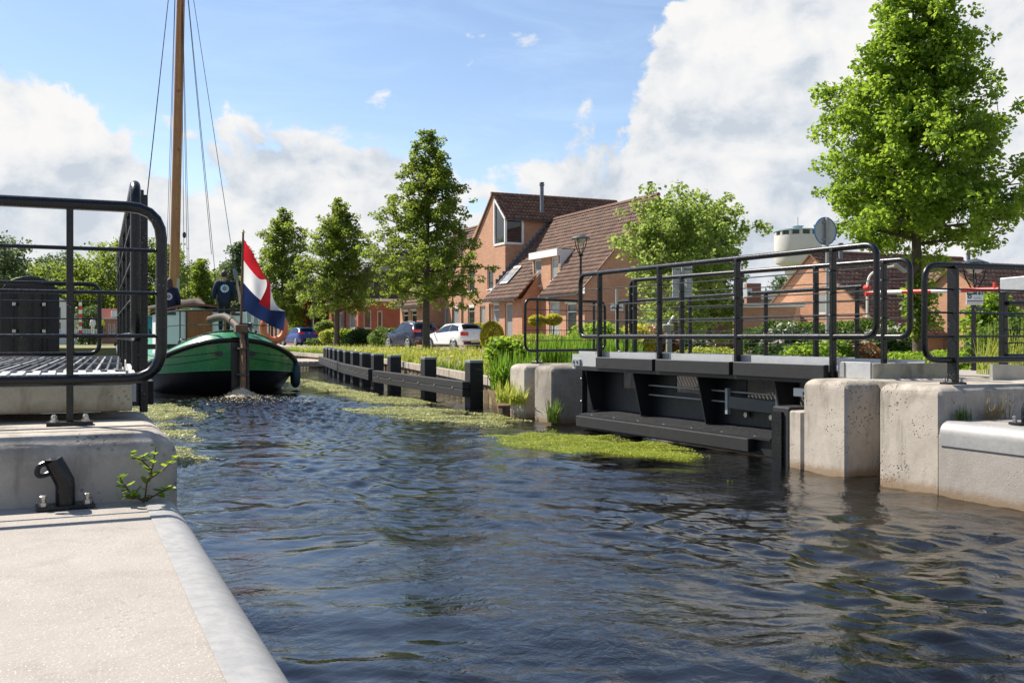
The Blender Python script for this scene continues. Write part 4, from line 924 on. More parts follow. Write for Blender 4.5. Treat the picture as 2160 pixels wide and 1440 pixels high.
def house_next():
    """mirrored neighbour, mostly behind the lime tree"""
    t = thing('brick_house', 'brown-roofed brick house behind the tree, left of the tall gable', 'house', (27, 72, G))
    XA = 26.2; xw = 24.6; Y0, Y1 = 66.5, 76.4
    zw = lambda px_, py_, X=xw: at(px_, py_, X=X).z
    yw = lambda px_: at(px_, 700, X=xw).y
    hs = []
    for x0, x1 in ((849.5, 861), (867, 879), ):
        a, b = sorted((yw(x0), yw(x1))); hs.append((a, b, zw(865, 702), zw(865, 655)))
    m = MB(); wall_mesh(m, 'x', xw, 70.2, Y1, G-.3, 3.8, hs, -1)
    m.add([(xw, 70.2, G-.3), (XA, 70.2, G-.3), (XA, 70.2, 5.2), (xw, 70.2, 3.8)], [(0, 1, 2, 3)])
    m.add([(xw, Y1, G-.3), (34, Y1, G-.3), (34, Y1, 4), (29.4, Y1, 10.2), (xw, Y1, 3.9)], [(0, 1, 2, 3, 4)])
    m.build('wall', 'brick_orange', t)
    for h in hs: window(t, 'x', xw, -1, h, 'white_paint', 'pane_dark', (('h', .8),), .08, True, 'window', .15)
    su = unit((1, 0, 1.18)); S = math.hypot(5.3, 5.3*1.18)
    roof_part(t, 'roof', (24.2, Y1, 3.8), (0, -1, 0), su, Y1-65.2, S, 'tile_brown', lambda u, v: not (Y1-u < 70 and v < 3.0), th=.34, step=.055)
    m = MB(); m.add([(29.5, Y1, 10.05), (29.5, 65, 10.05), (35, 65, 4), (35, Y1, 4)], [(0, 1, 2, 3)]); m.build('back_roof', 'tile_brown', t)
    ridge_caps(t, (29.5, Y1, 10.15), (29.5, 65.2, 10.15))
    MB().obox((24.15, Y1, 3.76), (24.15, 70, 3.76), .13, .1).build('gutter', 'dark_grey', t)
house_next()
def mansard(name, label, x, y0, y1, depth, eave, mid, top, brickm, roofm, front, side, seedy=0, bays=()):
    """brick house with a mansard roof; front on x (towards the canal), side on y0"""
    t = thing(name, label, 'house', (x+depth/2, (y0+y1)/2, G)); x1 = x+depth
    m = MB(); wall_mesh(m, 'x', x, y0, y1, G-.3, eave, [h[:4] for h in front], -1); wall_mesh(m, 'y', y0, x, x1, G-.3, eave, [h[:4] for h in side], -1)
    m.add([(x1, y0, G-.3), (x1, y1, G-.3), (x1, y1, eave), (x1, y0, eave)], [(0, 1, 2, 3)]); m.add([(x, y1, G-.3), (x1, y1, G-.3), (x1, y1, eave), (x, y1, eave)], [(0, 1, 2, 3)])
    m.build('wall', brickm, t)
    for h in front: window(t, 'x', x, -1, h[:4], 'white_paint', h[4], h[5] if len(h) > 5 else (), .10, True)
    for h in side: (door if len(h) > 5 and h[5] == 'door' else window)(t, 'y', y0, -1, h[:4], 'white_paint' if not (len(h) > 5 and h[5] == 'door') else 'cream_paint', h[4])
    MB().box((x-.35, y0-.35, eave-.02), (x-.002, y1, eave+.22)).build('eave_board', 'white_paint', t); MB().box((x-.35, y0-.35, eave-.02), (x1, y0-.002, eave+.22)).build('eave_board', 'white_paint', t)
    i1 = .95; ez_ = eave+.20; a = (x-.3, y0-.3); b = (x-.3+i1, y0-.3+i1); hm = mid-ez_; S = math.hypot(i1, hm)
    # steep lower slopes
    roof_part(t, 'steep_roof', (a[0], y1, ez_), (0, -1, 0), unit((i1, 0, hm)), y1-a[1], S, roofm, lambda u, v: u < (y1-a[1])-v/S*i1-.02, th=.34, tw=.3, step=.045)
    roof_part(t, 'steep_roof', (a[0], a[1], ez_), (1, 0, 0), unit((0, i1, hm)), x1-a[0], S, roofm, lambda u, v: u > v/S*i1+.02, th=.34, tw=.3, step=.045)
    MB().obox((a[0], a[1], ez_+.04), (b[0], b[1], mid+.04), .18, .14).build('hip_tiles', 'tile_dark', t)
    cx = (x+x1)/2; r0 = y0+3.2
    m = MB(); m.add([(b[0]-.15, b[1]-.15, mid), (x1, b[1]-.15, mid), (cx+1, r0, top), (cx, r0, top), (cx, y1, top), (b[0]-.15, y1, mid), (x1, y1, mid)], [(0, 1, 2, 3), (0, 3, 4, 5), (1, 6, 4, 2)]); m.build('upper_roof', roofm, t)
    MB().obox((b[0]-.15, b[1]-.15, mid+.05), (cx, r0, top+.05), .22, .14).build('hip_tiles', roofm, t)
    for (yy, w_) in bays:
        hb = MB(); hb.box((x-.12, yy-w_, eave+.1), (x+.9, yy+w_, mid+.1)); h_ = hb.build('dormer', 'white_paint', t)
        MB().box((x-.24, yy-w_-.14, mid+.1), (x+1.0, yy+w_+.14, mid+.28)).build('dormer_top', 'white_paint', h_)
        window(h_, 'x', x-.12, -1, (yy-w_+.1, yy+w_-.1, eave+.45, mid), 'cream_paint', 'pane_dark', (('v', .5),), .08, False, 'dormer_window', 0, -.03)
    return t
def row():
    xm = 22.9; ym = 82.9
    y = lambda px_: at(px_, 700, X=xm).y
    z = lambda px_, py_: at(px_, py_, X=xm).z
    fr = []
    for x0, x1, pn in ((736, 749, 'pane_curtain'), (715, 723, 'pane_curtain')):
        a, b = sorted((y(x0), y(x1))); fr.append((a, b, z(742, 692), z(742, 657), pn))
    sx = lambda px_: at(px_, 700, Y=ym).x
    szz = lambda py_: at(790, py_, Y=ym).z
    side = [(sx(767.5), sx(783.5), szz(692), szz(654), 'pane_dark'), (sx(796), sx(807.5), G+.05, szz(655), 'pane_dark', 'door')]
    t = mansard('brick_house', 'red brick corner house with black mansard roof and white eaves', xm, ym, 93.6, 9.5, 4.55, 7.2, 9.2, 'brick_red', 'tile_dark', fr, side, bays=((86.6, .7), (91.2, .7)))
    wx = sx(783); fzz = 6.2
    w = window(t, 'y', ym, -1, (sx(777), sx(788), 5.2, 6.4), 'white_paint', 'pane_dark', (('v', .5),), .08, True, 'dormer_window', 0, .0)
    MB().tube([(xm-.07, y(729), G), (xm-.07, y(729), 6.5)], .06, 6).build('downpipe', 'dark_grey', t)
    lab = ['red brick house with white bay trim behind the blue hatchback', 'pale-trimmed row house further along, behind the climbing rose', 'farthest brown row house at the end of the street']
    for i in range(3):
        ya = 94.2+i*13.4; f2 = [(ya+1.2+k*2.9, ya+2.9+k*2.9, 1.5, 3.5, 'pane_dark' if (k+i) % 2 else 'pane_curtain', (('h', .7),)) for k in range(4)]
        s2 = [(xm+1.5, xm+2.8, 1.5, 3.4, 'pane_dark')]
        mansard('brick_house', lab[i], xm-.1-i*.15, ya, ya+12.8, 9.5, 4.5+.2*(i % 2), 7.1, 9.0, ['brick_red', 'brick_brown', 'brick_brown'][i], 'tile_dark', f2, s2, bays=((ya+2.5, .95), (ya+6.5, .95), (ya+10.4, .95)))
row()
def gable_house(name, label, x, yc, half, eave, ridge, length, wins, brickm='brick_orange', slope_ext=0., dormer=None):
    """gable towards the canal on x, ridge running away; slope_ext lets the near roof side run lower"""
    t = thing(name, label, 'house', (x+length/2, yc, G)); sl_ = (ridge-eave)/half
    ya, yb = yc-half, yc+half; yl = ya-slope_ext; zl = eave-slope_ext*sl_
    m = MB(); wall_mesh(m, 'x', x, ya, yb, G-.3, eave, [w for w in wins if w[3] <= eave], -1)
    m.add([(x, ya, eave), (x, yb, eave), (x, yc, ridge)], [(0, 1, 2)])
    if slope_ext: m.add([(x, yl, G-.3), (x, ya, G-.3), (x, ya, eave), (x, yl, zl)], [(0, 1, 2, 3)])
    m.add([(x, yl, G-.3), (x+length, yl, G-.3), (x+length, yl, zl), (x, yl, zl)], [(0, 1, 2, 3)])
    m.add([(x+length, yl, G-.3), (x+length, yb, G-.3), (x+length, yb, eave), (x+length, yc, ridge), (x+length, yl, zl)], [(0, 1, 2, 3, 4)])
    m.build('wall', brickm, t)
    for w in wins: window(t, 'x', x, -1, w[:4], 'cream_paint', w[4] if len(w) > 4 else 'pane_curtain', (('v', .25),), .08, True, 'window', 0, .10 if w[3] <= eave else -.03)
    hh = math.hypot(half+slope_ext, (half+slope_ext)*sl_)
    roof_part(t, 'roof', (x-.15, yl-.25, zl-.25*sl_+.03), (1, 0, 0), unit((0, 1, sl_)), length+.2, hh+.3, 'tile_mid', None, .36, .30, .08)
    m = MB(); m.add([(x-.15, yc, ridge+.03), (x+length, yc, ridge+.03), (x+length, yb+.25, eave-.25*sl_+.03), (x-.15, yb+.25, eave-.25*sl_+.03)], [(0, 1, 2, 3)]); m.build('back_roof', 'tile_brown', t)
    for s_ in (-1, 1):
        e = yl-.25 if s_ < 0 else yb+.25; ze = (zl if s_ < 0 else eave)-.25*sl_
        MB().obox((x-.11, yc, ridge-.02), (x-.11, e, ze-.02), .08, .12, up=(1, 0, 0)).build('verge_board', 'old_wood', t)
    ridge_caps(t, (x-.15, yc, ridge+.10), (x+length, yc, ridge+.10))
    MB().obox((x-.1, yl-.3, zl-.34*sl_+.0), (x+length, yl-.3, zl-.34*sl_+.0), .12, .1).build('gutter', 'dark_grey', t)
    if dormer:
        d0, d1, yy, zb, zt = dormer; ym_ = yc-(ridge-zt)/sl_
        fm = MB().box((d0, yy, zb), (d1, yy+.12, zt)).build('dormer', 'white_paint', t)
        MB().box((d0-.2, yy-.25, zt), (d1+.2, ym_+.2, zt+.18)).build('dormer_top', 'grey_paint', fm)
        for xx in (d0, d1): MB().prism([(xx, yy, zb), (xx, yy, zt), (xx, ym_+.1, zt)], (.05, 0, 0)).build('cheek', 'grey_paint', fm)
        window(fm, 'y', yy, -1, (d0+.15, d1-.15, zb+.2, zt-.1), 'cream_paint', 'pane_curtain', (('v', .5),), .08, False, 'dormer_window', 0, -.03)
    return t
def houses_right():
    p = at(1712, 535, d=54); x = p.x; yc = p.y; f = lambda a, b, c, d_: (lambda q: q)((min(at(a, 0, X=x).y, at(b, 0, X=x).y), max(at(a, 0, X=x).y, at(b, 0, X=x).y), at((a+b)/2, d_, X=x).z, at((a+b)/2, c, X=x).z))
    t = gable_house('brick_house', 'orange brick gabled house behind the round sign, brown roof with grey dormer', x, yc, 3.9, 2.95, p.z, 11.5, [(*f(1724, 1751, 618, 662), 'pane_curtain')], slope_ext=1.6, dormer=None)
    d = MB(); flue(t, (x+1.6, yc-.5, p.z-.3), .9, .12)
    px_ = x+7.2
    # dormer with sloping cheek in the near roof
    zz = lambda y: p.z-(yc-y)*((p.z-2.95)/3.9)
    y0 = yc-4.7; fm = MB().box((px_, y0, zz(y0)-.1), (px_+2.3, y0+.1, zz(y0)+1.75)).build('dormer', 'cream_paint', t)
    yb = y0+1.75/((p.z-2.95)/3.9)
    for xx in (px_, px_+2.3): MB().prism([(xx, y0, zz(y0)), (xx, y0, zz(y0)+1.75), (xx, yb, zz(y0)+1.75)], (.06, 0, 0)).build('cheek', 'lead', fm)
    MB().box((px_-.15, y0-.2, zz(y0)+1.75), (px_+2.5, yb+.1, zz(y0)+1.9)).build('dormer_top', 'lead', fm)
    window(fm, 'y', y0, -1, (px_+.15, px_+2.15, zz(y0)+.25, zz(y0)+1.6), 'cream_paint', 'pane_curtain', (('v', .5),), .1, False, 'dormer_window', 0, -.03)
    q = at(2010, 560, d=50)
    t2 = gable_house('brick_house', 'orange brick gabled house at the far right behind the info sign', q.x, q.y, 3.6, 2.4, q.z, 13, [], slope_ext=.6)
    flue(t2, (q.x+1.1, q.y, q.z), .7, .1)
    w = at(1985, 700, d=50)
    # low wing between the two houses
    m = thing('house_wing', 'low brick wing with brown roof and glazed doors left of the far right house', 'house', (q.x-3, q.y+5, G))
    xa = q.x-.6; ya, yb = q.y+2.2, q.y+9.0
    hs = [(ya+1.2, ya+2.4, G+.2, 2.3), (ya+3.2, ya+4.4, G+.2, 2.3)]
    mm = MB(); wall_mesh(mm, 'x', xa, ya, yb, G-.3, 2.5, hs, -1); mm.add([(xa, ya, G-.3), (xa+4, ya, G-.3), (xa+4, ya, 4.5), (xa, ya, 2.5)], [(0, 1, 2, 3)]); mm.build('wall', 'brick_brown', m)
    for h in hs: window(m, 'x', xa, -1, h, 'cream_paint', 'pane_curtain', (), .08)
    roof_part(m, 'roof', (xa-.4, yb, 2.45), (0, -1, 0), unit((1, 0, .75)), yb-ya+.2, 4.2, 'tile_mid', None, .36, .3, .08)
    # garage blocks and chimney stack in the gap
    g = at(1600, 645, d=50); gt = thing('garage', 'low flat-roofed brick garage behind the bridge railings', 'garage', (g.x, g.y, G))
    b = at(1560, 0, d=52); e = at(1688, 0, d=50)
    MB().prism([(b.x, b.y, G-.3), (e.x, e.y, G-.3), (e.x+4, e.y+6, G-.3), (b.x+4, b.y+6, G-.3)], (0, 0, at(1600, 648, d=51).z-G+.3)).build('wall', 'brick_orange', gt)
    zt = at(1600, 648, d=51).z; MB().prism([(b.x-.2, b.y-.15, zt+.002), (e.x+.15, e.y-.2, zt+.002), (e.x+4.2, e.y+6, zt+.002), (b.x+3.8, b.y+6.2, zt+.002)], (0, 0, .22)).build('roof_edge', 'cream_paint', gt)
    c = at(1588, 0, d=62); zt = at(1588, 598, d=62).z
    ch = tag(MB().prism([(c.x-.55, c.y-.1, 1), (c.x+.25, c.y-.5, 1), (c.x+.75, c.y+.4, 1), (c.x-.05, c.y+.8, 1)], (0, 0, zt-1)).build('chimney_stack', 'brick_brown'), 'square brown brick stack rising behind the garage', 'chimney')
    c = at(1660, 0, d=66)
    mm = thing('flat_roof_house', 'grey flat-roofed building behind the garage', 'building', (c.x, c.y, G))
    MB().box((c.x-3.5, c.y, G-.3), (c.x+4, c.y+5, at(1640, 632, d=66).z)).build('wall', 'grey_paint', mm)
    MB().box((c.x-3.7, c.y-.2, at(1640, 632, d=66).z), (c.x+4.2, c.y+5.2, at(1640, 620, d=66).z)).build('roof_edge', 'white_paint', mm)
houses_right()
def water_tower():
    D = 300.; c = at(1683, 0, d=D); r = 48.5*D/2070; z = lambda y: at(1683, y, d=D).z
    t = thing('water_tower', 'round pale concrete water tower with blue-grey roof behind the houses', 'water tower', (c.x, c.y, 0))
    o = (c.x, c.y, 0)
    MB().lathe(o, [(r*.55, 0), (r*.55, z(566)), (r*.6, z(563)), (r*.93, z(556)), (r, z(549)), (r, z(498))], 40).build('tank', 'tower_pale', t, smooth=True)
    MB().lathe(o, [(r*.93, z(498)), (r*.93, z(488))], 40).build('gallery_glass', 'dark_grey', t, smooth=True)
    for k in range(14):
        a = 2*math.pi*k/14+.1; MB().cbox((c.x+r*.95*math.cos(a), c.y+r*.95*math.sin(a), (z(498)+z(488))/2), (.7, .7, z(488)-z(498)-.02)).build('gallery_post', 'tower_pale', t)
    MB().lathe(o, [(r*1.04, z(489)), (r*1.04, z(486.5)), (r*.6, z(484)), (r*.25, z(482.5))], 40).build('roof', 'tower_blue', t, smooth=True)
    MB().lathe(o, [(r*.2, z(483)), (r*.2, z(478)), (r*.26, z(477.9)), (r*.26, z(477))], 12).build('lantern', 'tower_blue', t)
    MB().tube([(c.x, c.y, z(477)), (c.x, c.y, z(458))], .12, 5).build('aerial', 'grey_paint', t)
water_tower()
def far_left():
    # houses across the water
    d = 112.; a = at(118, 0, d=d); b = at(166, 0, d=d+2); z = lambda y: at(130, y, d=d).z
    t = thing('white_house', 'white gabled house across the water, left', 'house', (a.x, a.y, .6))
    x0, x1 = a.x-3, at(150, 0, d=d).x; y0 = a.y
    hs = [(at(121, 0, d=d).x, at(128, 0, d=d).x, z(672), z(648)), (at(121, 0, d=d).x, at(128, 0, d=d).x, z(698), z(680))]
    m = MB(); wall_mesh(m, 'y', y0, x0, x1, .3, z(640), hs, -1); m.add([(x0, y0, z(640)), (x1, y0, z(640)), ((x0+x1)/2, y0, z(615))], [(0, 1, 2)]); m.add([(x1, y0, .3), (x1, y0+9, .3), (x1, y0+9, z(640)), (x1, y0, z(640))], [(0, 1, 2, 3)]); m.build('wall', 'plaster_white', t)
    for h in hs: window(t, 'y', y0, -1, h, 'dark_grey', 'pane_dark', (('h', .5),))
    MB().add([((x0+x1)/2, y0-.3, z(614)), (x1+.3, y0-.3, z(641)), (x1+.3, y0+9, z(641)), ((x0+x1)/2, y0+9, z(614))], [(0, 1, 2, 3)]).build('roof', 'tile_dark', t)
    MB().add([((x0+x1)/2, y0-.3, z(614)), (x0-.3, y0-.3, z(641)), (x0-.3, y0+9, z(641)), ((x0+x1)/2, y0+9, z(614))], [(0, 1, 2, 3)]).build('roof', 'tile_dark', t)
    t = thing('white_house', 'lower white annexe with dark roof beside the white gabled house', 'house', (x1+2, y0+1, .6)); x2 = at(168, 0, d=d).x
    hs = [(at(151, 0, d=d).x, at(157, 0, d=d).x, z(700), z(682))]
    m = MB(); wall_mesh(m, 'y', y0+1, x1+.01, x2, .3, z(672), hs, -1); m.add([(x1+.01, y0+1, z(672)), (x2, y0+1, z(672)), (x1+.01, y0+1, z(658))], [(0, 1, 2)]); m.build('wall', 'plaster_white', t)
    for h in hs: window(t, 'y', y0+1, -1, h, 'dark_grey', 'pane_dark', (('h', .5),))
    MB().add([(x1, y0+.8, z(656)), (x2+.3, y0+.8, z(672)), (x2+.3, y0+6, z(672)), (x1, y0+6, z(656))], [(0, 1, 2, 3)]).build('roof', 'tile_dark', t)
    d2 = 118.; z2 = lambda y: at(225, y, d=d2).z; x0 = at(186, 0, d=d2).x; x1 = at(262, 0, d=d2).x; y0 = at(225, 0, d=d2).y
    t = thing('brick_house', 'pink-brown brick house with red tiled mansard across the water', 'house', ((x0+x1)/2, y0, .6))
    X = lambda p: at(p, 0, d=d2).x
    hs = [(X(229), X(234), z2(703), z2(683)), (X(238), X(243), z2(703), z2(683)), (X(248), X(253), z2(703), z2(683))]
    m = MB(); wall_mesh(m, 'y', y0, x0, x1, .3, z2(670), hs, -1); m.build('wall', 'brick_far', t)
    for h in hs: window(t, 'y', y0, -1, h, 'white_paint', 'pane_dark')
    MB().prism([(x0-.2, y0-.3, z2(671)), (x1, y0-.3, z2(671)), (x1, y0+.9, z2(651)), (x0+.5, y0+.9, z2(651))], (0, .3, .02)).build('roof', 'tile_red', t)
    MB().box((x0-.3, y0-.4, z2(672.5)), (x1, y0-.31, z2(670))).build('eave_board', 'cream_paint', t)
    dm = MB().box((X(235), y0-.35, z2(669)), (X(248), y0+.6, z2(655))).build('dormer', 'white_paint', t)
    window(dm, 'y', y0-.35, -1, (X(236.5), X(246.5), z2(667), z2(657)), 'white_paint', 'pane_dark', (('v', .5),), .2, False, 'dormer_window', 0, -.03)
    # small white lift bridge
    d3 = 100.; P = lambda x, y: at(x, y, d=d3)
    t = thing('foot_bridge', 'low white-railed footbridge across the water', 'bridge', tuple(P(160, 712)))
    a, b = P(100, 708), P(262, 708); MB().obox(a, b, 2.5, .35).build('deck', 'dark_grey', t)
    for y in (695, 700): MB().obox(P(100, y), P(205, y), .08, .08).build('rail', 'white_paint', t)
    for k in range(30): c = P(101+k*3.55, 706); MB().obox(c, Vector((c.x, c.y, P(0, 695).z)), .06, .06).build('baluster', 'white_paint', t)
    t = thing('barrier_post', 'upright red and white striped barrier post by the footbridge', 'barrier', tuple(P(169, 705)))
    for k in range(8):
        MB().obox(P(169.5, 705-k*8.6), P(169.5, 705-(k+1)*8.6+.1), .30, .30).build('stripe', 'white_paint' if k % 2 else 'red_paint', t)
far_left()
# ------------------------------------------------------------------ the sailing barge
BX, BY = 3.86, 25.55
def plan_points():
    """outline of the port/starboard half from stern post forward: (offset, y, arc share)"""
    pts = []
    for k in range(13):
        a = math.pi/2*k/12; pts.append((2.02*math.sin(a)**.80, BY+2.9*(1-math.cos(a))**.92))
    for y in (30, 32, 35, 38, 41): pts.append((2.04, y))
    for k in range(1, 9):
        a = math.pi/2*k/8; pts.append((2.04*math.cos(a)**.8, 42+3.2*math.sin(a)))
    return pts
def off_at(y):
    s_ = min(max(y-BY, 0), 2.9); ca = 1-(s_/2.9)**(1/.92); return math.sqrt(max(0, 1-ca*ca))**.80
def sheer(y):
    s_ = y-BY
    if s_ < 6: return 1.38-.70*off_at(y)**2.2
    if s_ < 13: return .68
    return .68+.79*min(1, (s_-13)/6.)**2
def paint(y): return .62-.14*off_at(y)**2 if y < 32 else .48
def boat():
    t = thing('sailing_barge', 'green and black flat-bottomed sailing barge with tall wooden mast, seen from astern', 'boat', (BX, BY+8, 0))
    pl = plan_points(); full = [(-o, y) for o, y in pl[::-1]][:-1]+[(o, y) for o, y in pl]   # bow -> port -> stern -> starboard -> bow
    full = [(o, y) for o, y in full]
    def ring(zf, inset):
        out = []
        for o, y in full:
            z = zf(y); c = Vector((0, 33.0)) ; s_ = max(0, 1-(y-BY)/3.2); ins = inset(y)
            f = 1-ins/2.04; yy = y+ins*(1 if y < 30 else (-1 if y > 42 else 0))*.9
            out.append((BX+o*f, yy, z))
        return out
    rise = lambda y: max(0., 1-(y-BY)/4.)
    low = [ring(lambda y: -.35, lambda y: .35+.9*rise(y)), ring(lambda y: .0, lambda y: .14+.42*rise(y)), ring(lambda y: .34, lambda y: .05+.15*rise(y)), ring(paint, lambda y: .02+.03*rise(y))]
    MB().grid(low).build('lower_hull', 'boat_black', t, smooth=True)
    mid = [ring(paint, lambda y: .02+.03*rise(y)), ring(lambda y: (paint(y)+sheer(y))/2, lambda y: .005), ring(lambda y: max(paint(y)+.005, sheer(y)-.05), lambda y: .0)]
    MB().grid(mid).build('topside', 'boat_green', t, smooth=True)
    line = ring(paint, lambda y: .02+.03*rise(y)-.012); MB().tube(line, .012, 5).build('waterline_trim', 'boat_green_deck', t)
    for f in (.38, .68):
        pass
    rub = ring(lambda y: sheer(y), lambda y: -.03); MB().tube(rub, .062, 8).build('rubbing_strake', 'boat_black', t, smooth=True)
    bw = [ring(lambda y: sheer(y)+.03, lambda y: .03), ring(lambda y: sheer(y)+.14, lambda y: .17), ring(lambda y: sheer(y)+.22, lambda y: .34)]
    MB().grid(bw).build('bulwark', 'boat_green_deck', t, smooth=True)
    cap = ring(lambda y: sheer(y)+.225, lambda y: .36); MB().tube(cap, .03, 6).build('cap_rail', 'boat_black', t, smooth=True)
    dk = ring(lambda y: sheer(y)+.14, lambda y: .36); h = len(dk)//2; m = MB()
    for i in range(h): m.add([dk[i], dk[i+1], dk[-2-i], dk[-1-i]], [(0, 1, 2, 3)])
    m.build('deck', 'boat_green_deck', t)
    # plank seams on the stern, drawn as fine raised strips
    for z0, z1 in ((.98, .66), (1.12, .86)):
        for s_ in (-1, 1):
            pts = []
            for o, y in pl[1:10]:
                u = o/2.0; pts.append((BX+s_*(o+.006), y-.012, z0+(z1-z0)*u))
            MB().tube(pts, .007, 4).build('plank_seam', 'boat_black', t)
    # stern post, rudder
    MB().prism([(BX-.09, BY-.06, -.3), (BX+.09, BY-.06, -.3), (BX+.10, BY-.03, 1.45), (BX-.10, BY-.03, 1.45)], (0, .2, 0)).build('stern_post', 'boat_black', t)
    rd = MB().prism([(BX+.10, BY-.60, -.5), (BX+.10, BY-.08, -.5), (BX+.10, BY-.08, 1.55), (BX+.10, BY-.30, 1.66), (BX+.10, BY-.52, 1.2)], (.10, 0, 0)).build('rudder', 'rudder_wood', t, bevel=.02)
    MB().prism([(BX+.205, BY-.66, -.5), (BX+.205, BY-.50, -.5), (BX+.205, BY-.30, 1.7), (BX+.205, BY-.40, 1.72), (BX+.205, BY-.56, 1.2)], (.05, 0, 0)).build('rudder_edge', 'boat_black', rd)
    for z in (.5, 1.15): MB().box((BX+.02, BY-.62, z), (BX+.25, BY-.0, z+.035)).build('strap', 'dark_grey', rd)
    MB().box((BX-.05, BY-.45, 1.56), (BX+.25, BY-.10, 1.76)).build('rudder_head', 'old_wood', rd, bevel=.02)
    ti = [(BX+.08, BY-.25, 1.66), (BX+.0, BY+.15, 1.80), (BX-.10, BY+.7, 1.98), (BX-.26, BY+1.4, 1.97), (BX-.36, BY+2.0, 1.92)]
    MB().tube(rounded(ti, .3), .10, 10).build('tiller', 'tiller_wood', t, smooth=True)
    for s_ in (-1, 1):
        c = Vector((BX+s_*.40, BY-.01, 1.03)); po = MB().lathe((0, 0, 0), [(.19, 0), (.19, .03), (.14, .035)], 20, 'y').build('porthole', 'boat_black', t)
        po.location = c+Vector((0, -.05, 0))-offset_of(t); po.scale = (1, 1, .68); po.rotation_euler = (0, 0, R(5*s_))
        po.data.transform(Matrix.Scale(-1, 4, (0, 1, 0)))
        g = MB().lathe((0, -.012, 0), [(.10, -.03), (.10, -.02)], 16, 'y'); g_ = g.build('glass', 'boat_black', None); g_.parent = po
    # stern rail
    def railring(z, ins, y0, y1):
        out = []
        for o, y in full:
            if y < y1: out.append((BX+o*(1-ins/2.04), y+ins*.9*(1 if y < 30 else 0), z(y)))
        return out
    top = railring(lambda y: 2.14-.12*max(0, (y-BY-1)/3.), .45, 0, 29.5); MB().tube(top, .022, 7).build('stern_rail', 'black_steel', t, smooth=True)
    midr = railring(lambda y: 1.76-.10*max(0, (y-BY-1)/3.), .45, 0, 29.5); MB().tube(midr, .014, 6).build('stern_rail', 'black_steel', t, smooth=True)
    for i in (2, 6, len(top)//2-5, len(top)//2+5, len(top)-7, len(top)-3):
        p = top[i]; MB().tube([(p[0], p[1], sheer(p[1])+.15), p], .018, 6).build('stanchion', 'black_steel', t)
    # cabin
    y0 = BY+4.0; z0 = .9; zr = 2.18
    cw = MB(); cw.box((BX-1.35, y0, z0), (BX+1.32, y0+4.4, zr)); cb = cw.build('cabin', 'white_paint', t, bevel=.02)
    m = MB(); rows = []
    for y in (y0-.12, y0+4.5): rows.append([(BX-.45+1.05*(k/8.-.5)*2, y, zr+.03+.20*(1-(k/4.-1)**2)) for k in range(9)])
    rows2 = [[(x, y, z-.07) for x, y, z in r_] for r_ in rows]
    m.grid([rows[0], rows[1]]); m.grid([rows2[0], rows[0]]); m.build('cabin_roof', 'roof_wood', t)
    dx0 = BX-.72
    for k in range(2):
        a = dx0+k*.31; lf = MB().box((a, y0-.05, 1.42), (a+.30, y0-.005, 2.20)).build('cabin_door', 'door_wood', t, bevel=.004)
        for zb, zt in ((1.50, 1.76), (1.82, 2.12)): MB().box((a+.05, y0-.062, zb), (a+.25, y0-.051, zt)).build('door_panel', 'door_wood', lf, bevel=.006)
    MB().box((dx0-.06, y0-.06, 1.40), (dx0-.005, y0-.004, 2.26)).build('door_frame', 'door_wood', t); MB().box((dx0+.625, y0-.06, 1.40), (dx0+.68, y0-.004, 2.26)).build('door_frame', 'door_wood', t)
    MB().box((dx0+1.0, y0-.04, 1.5), (dx0+1.07, y0-.004, 2.0)).build('handrail', 'door_wood', t)
    for a in (-1.3, .5): MB().box((BX+a, y0-.02, zr-.10), (BX+a+.26, y0-.004, zr-.02)).build('vent', 'dark_grey', t)
    # coaming, hatch ring, lamp, boom crutch, furled sail
    MB().box((BX-1.9, y0-1.3, 1.12), (BX-.62, y0-1.1, 1.26)).build('coaming', 'boat_black', t, bevel=.02)
    MB().tube([(BX-.98+.13*math.cos(a), y0-1.35, 1.26+.13*math.sin(a)) for a in [math.pi*k/8 for k in range(9)]], .018, 6).build('mooring_ring', 'black_steel', t)
    MB().lathe((BX+.42, BY+.12, 1.72), [(.03, -.15), (.03, -.06), (.07, -.05), (.07, .06), (.085, .065), (.05, .10)], 10).build('stern_lamp', 'grey_paint', t)
    MB().box((BX+.05, BY-.35, 1.70), (BX+.36, BY-.1, 1.80)).build('staff_bracket', 'black_steel', t)
    MB().tube([(BX-.12, y0+.4, 2.30), (BX-.3, y0+1.2, 2.50), (BX-.65, y0+4, 2.5), (BX-1.1, y0+11, 2.55)], [.04, .13, .12, .08], 10).build('furled_sail', 'sailcloth', t, smooth=True)
    # mast and rigging
    mb = at(366, 612, Y=41.6); mt = mb+Vector((.26*1.7, 0, 18.5)); MB().tube([mb+Vector((-.02, 0, -1.8)), mb.lerp(mt, .5), mt], [.20, .175, .12], 14).build('mast', 'mast_wood', t, smooth=True)
    MB().cbox((mb.x+.16, mb.y-.1, mb.z+.25), (.12, .15, .45)).build('mast_fitting', 'rope', t); MB().cbox((mb.x+.02, mb.y-.22, mb.z-.05), (.36, .2, .14)).build('mast_case', 'rope', t)
    hi = mb+Vector((.22, 0, 15.5))
    def stay(p, r=.013, top_=hi): MB().tube([p, (p+top_)/2, top_], r, 5).build('stay', 'cable_steel', t)
    for px_, yy in ((304, 470), (297, 545)): q = at(px_, yy, Y=42.2); d = (q-hi); stay(hi+d*1.35, .014, hi+Vector((-.03, 0, 0)))
    for px_, yy, Yq in ((484, 495, 39), (452, 560, 41), (440, 470, 41.5)): q = at(px_, yy, Y=Yq); d = q-hi; stay(hi+d*1.10, .012)
    for o in (-.32, -.24): stay(mb+Vector((o, -.3, .3)), .010, hi+Vector((-.1, -.1, -1)))
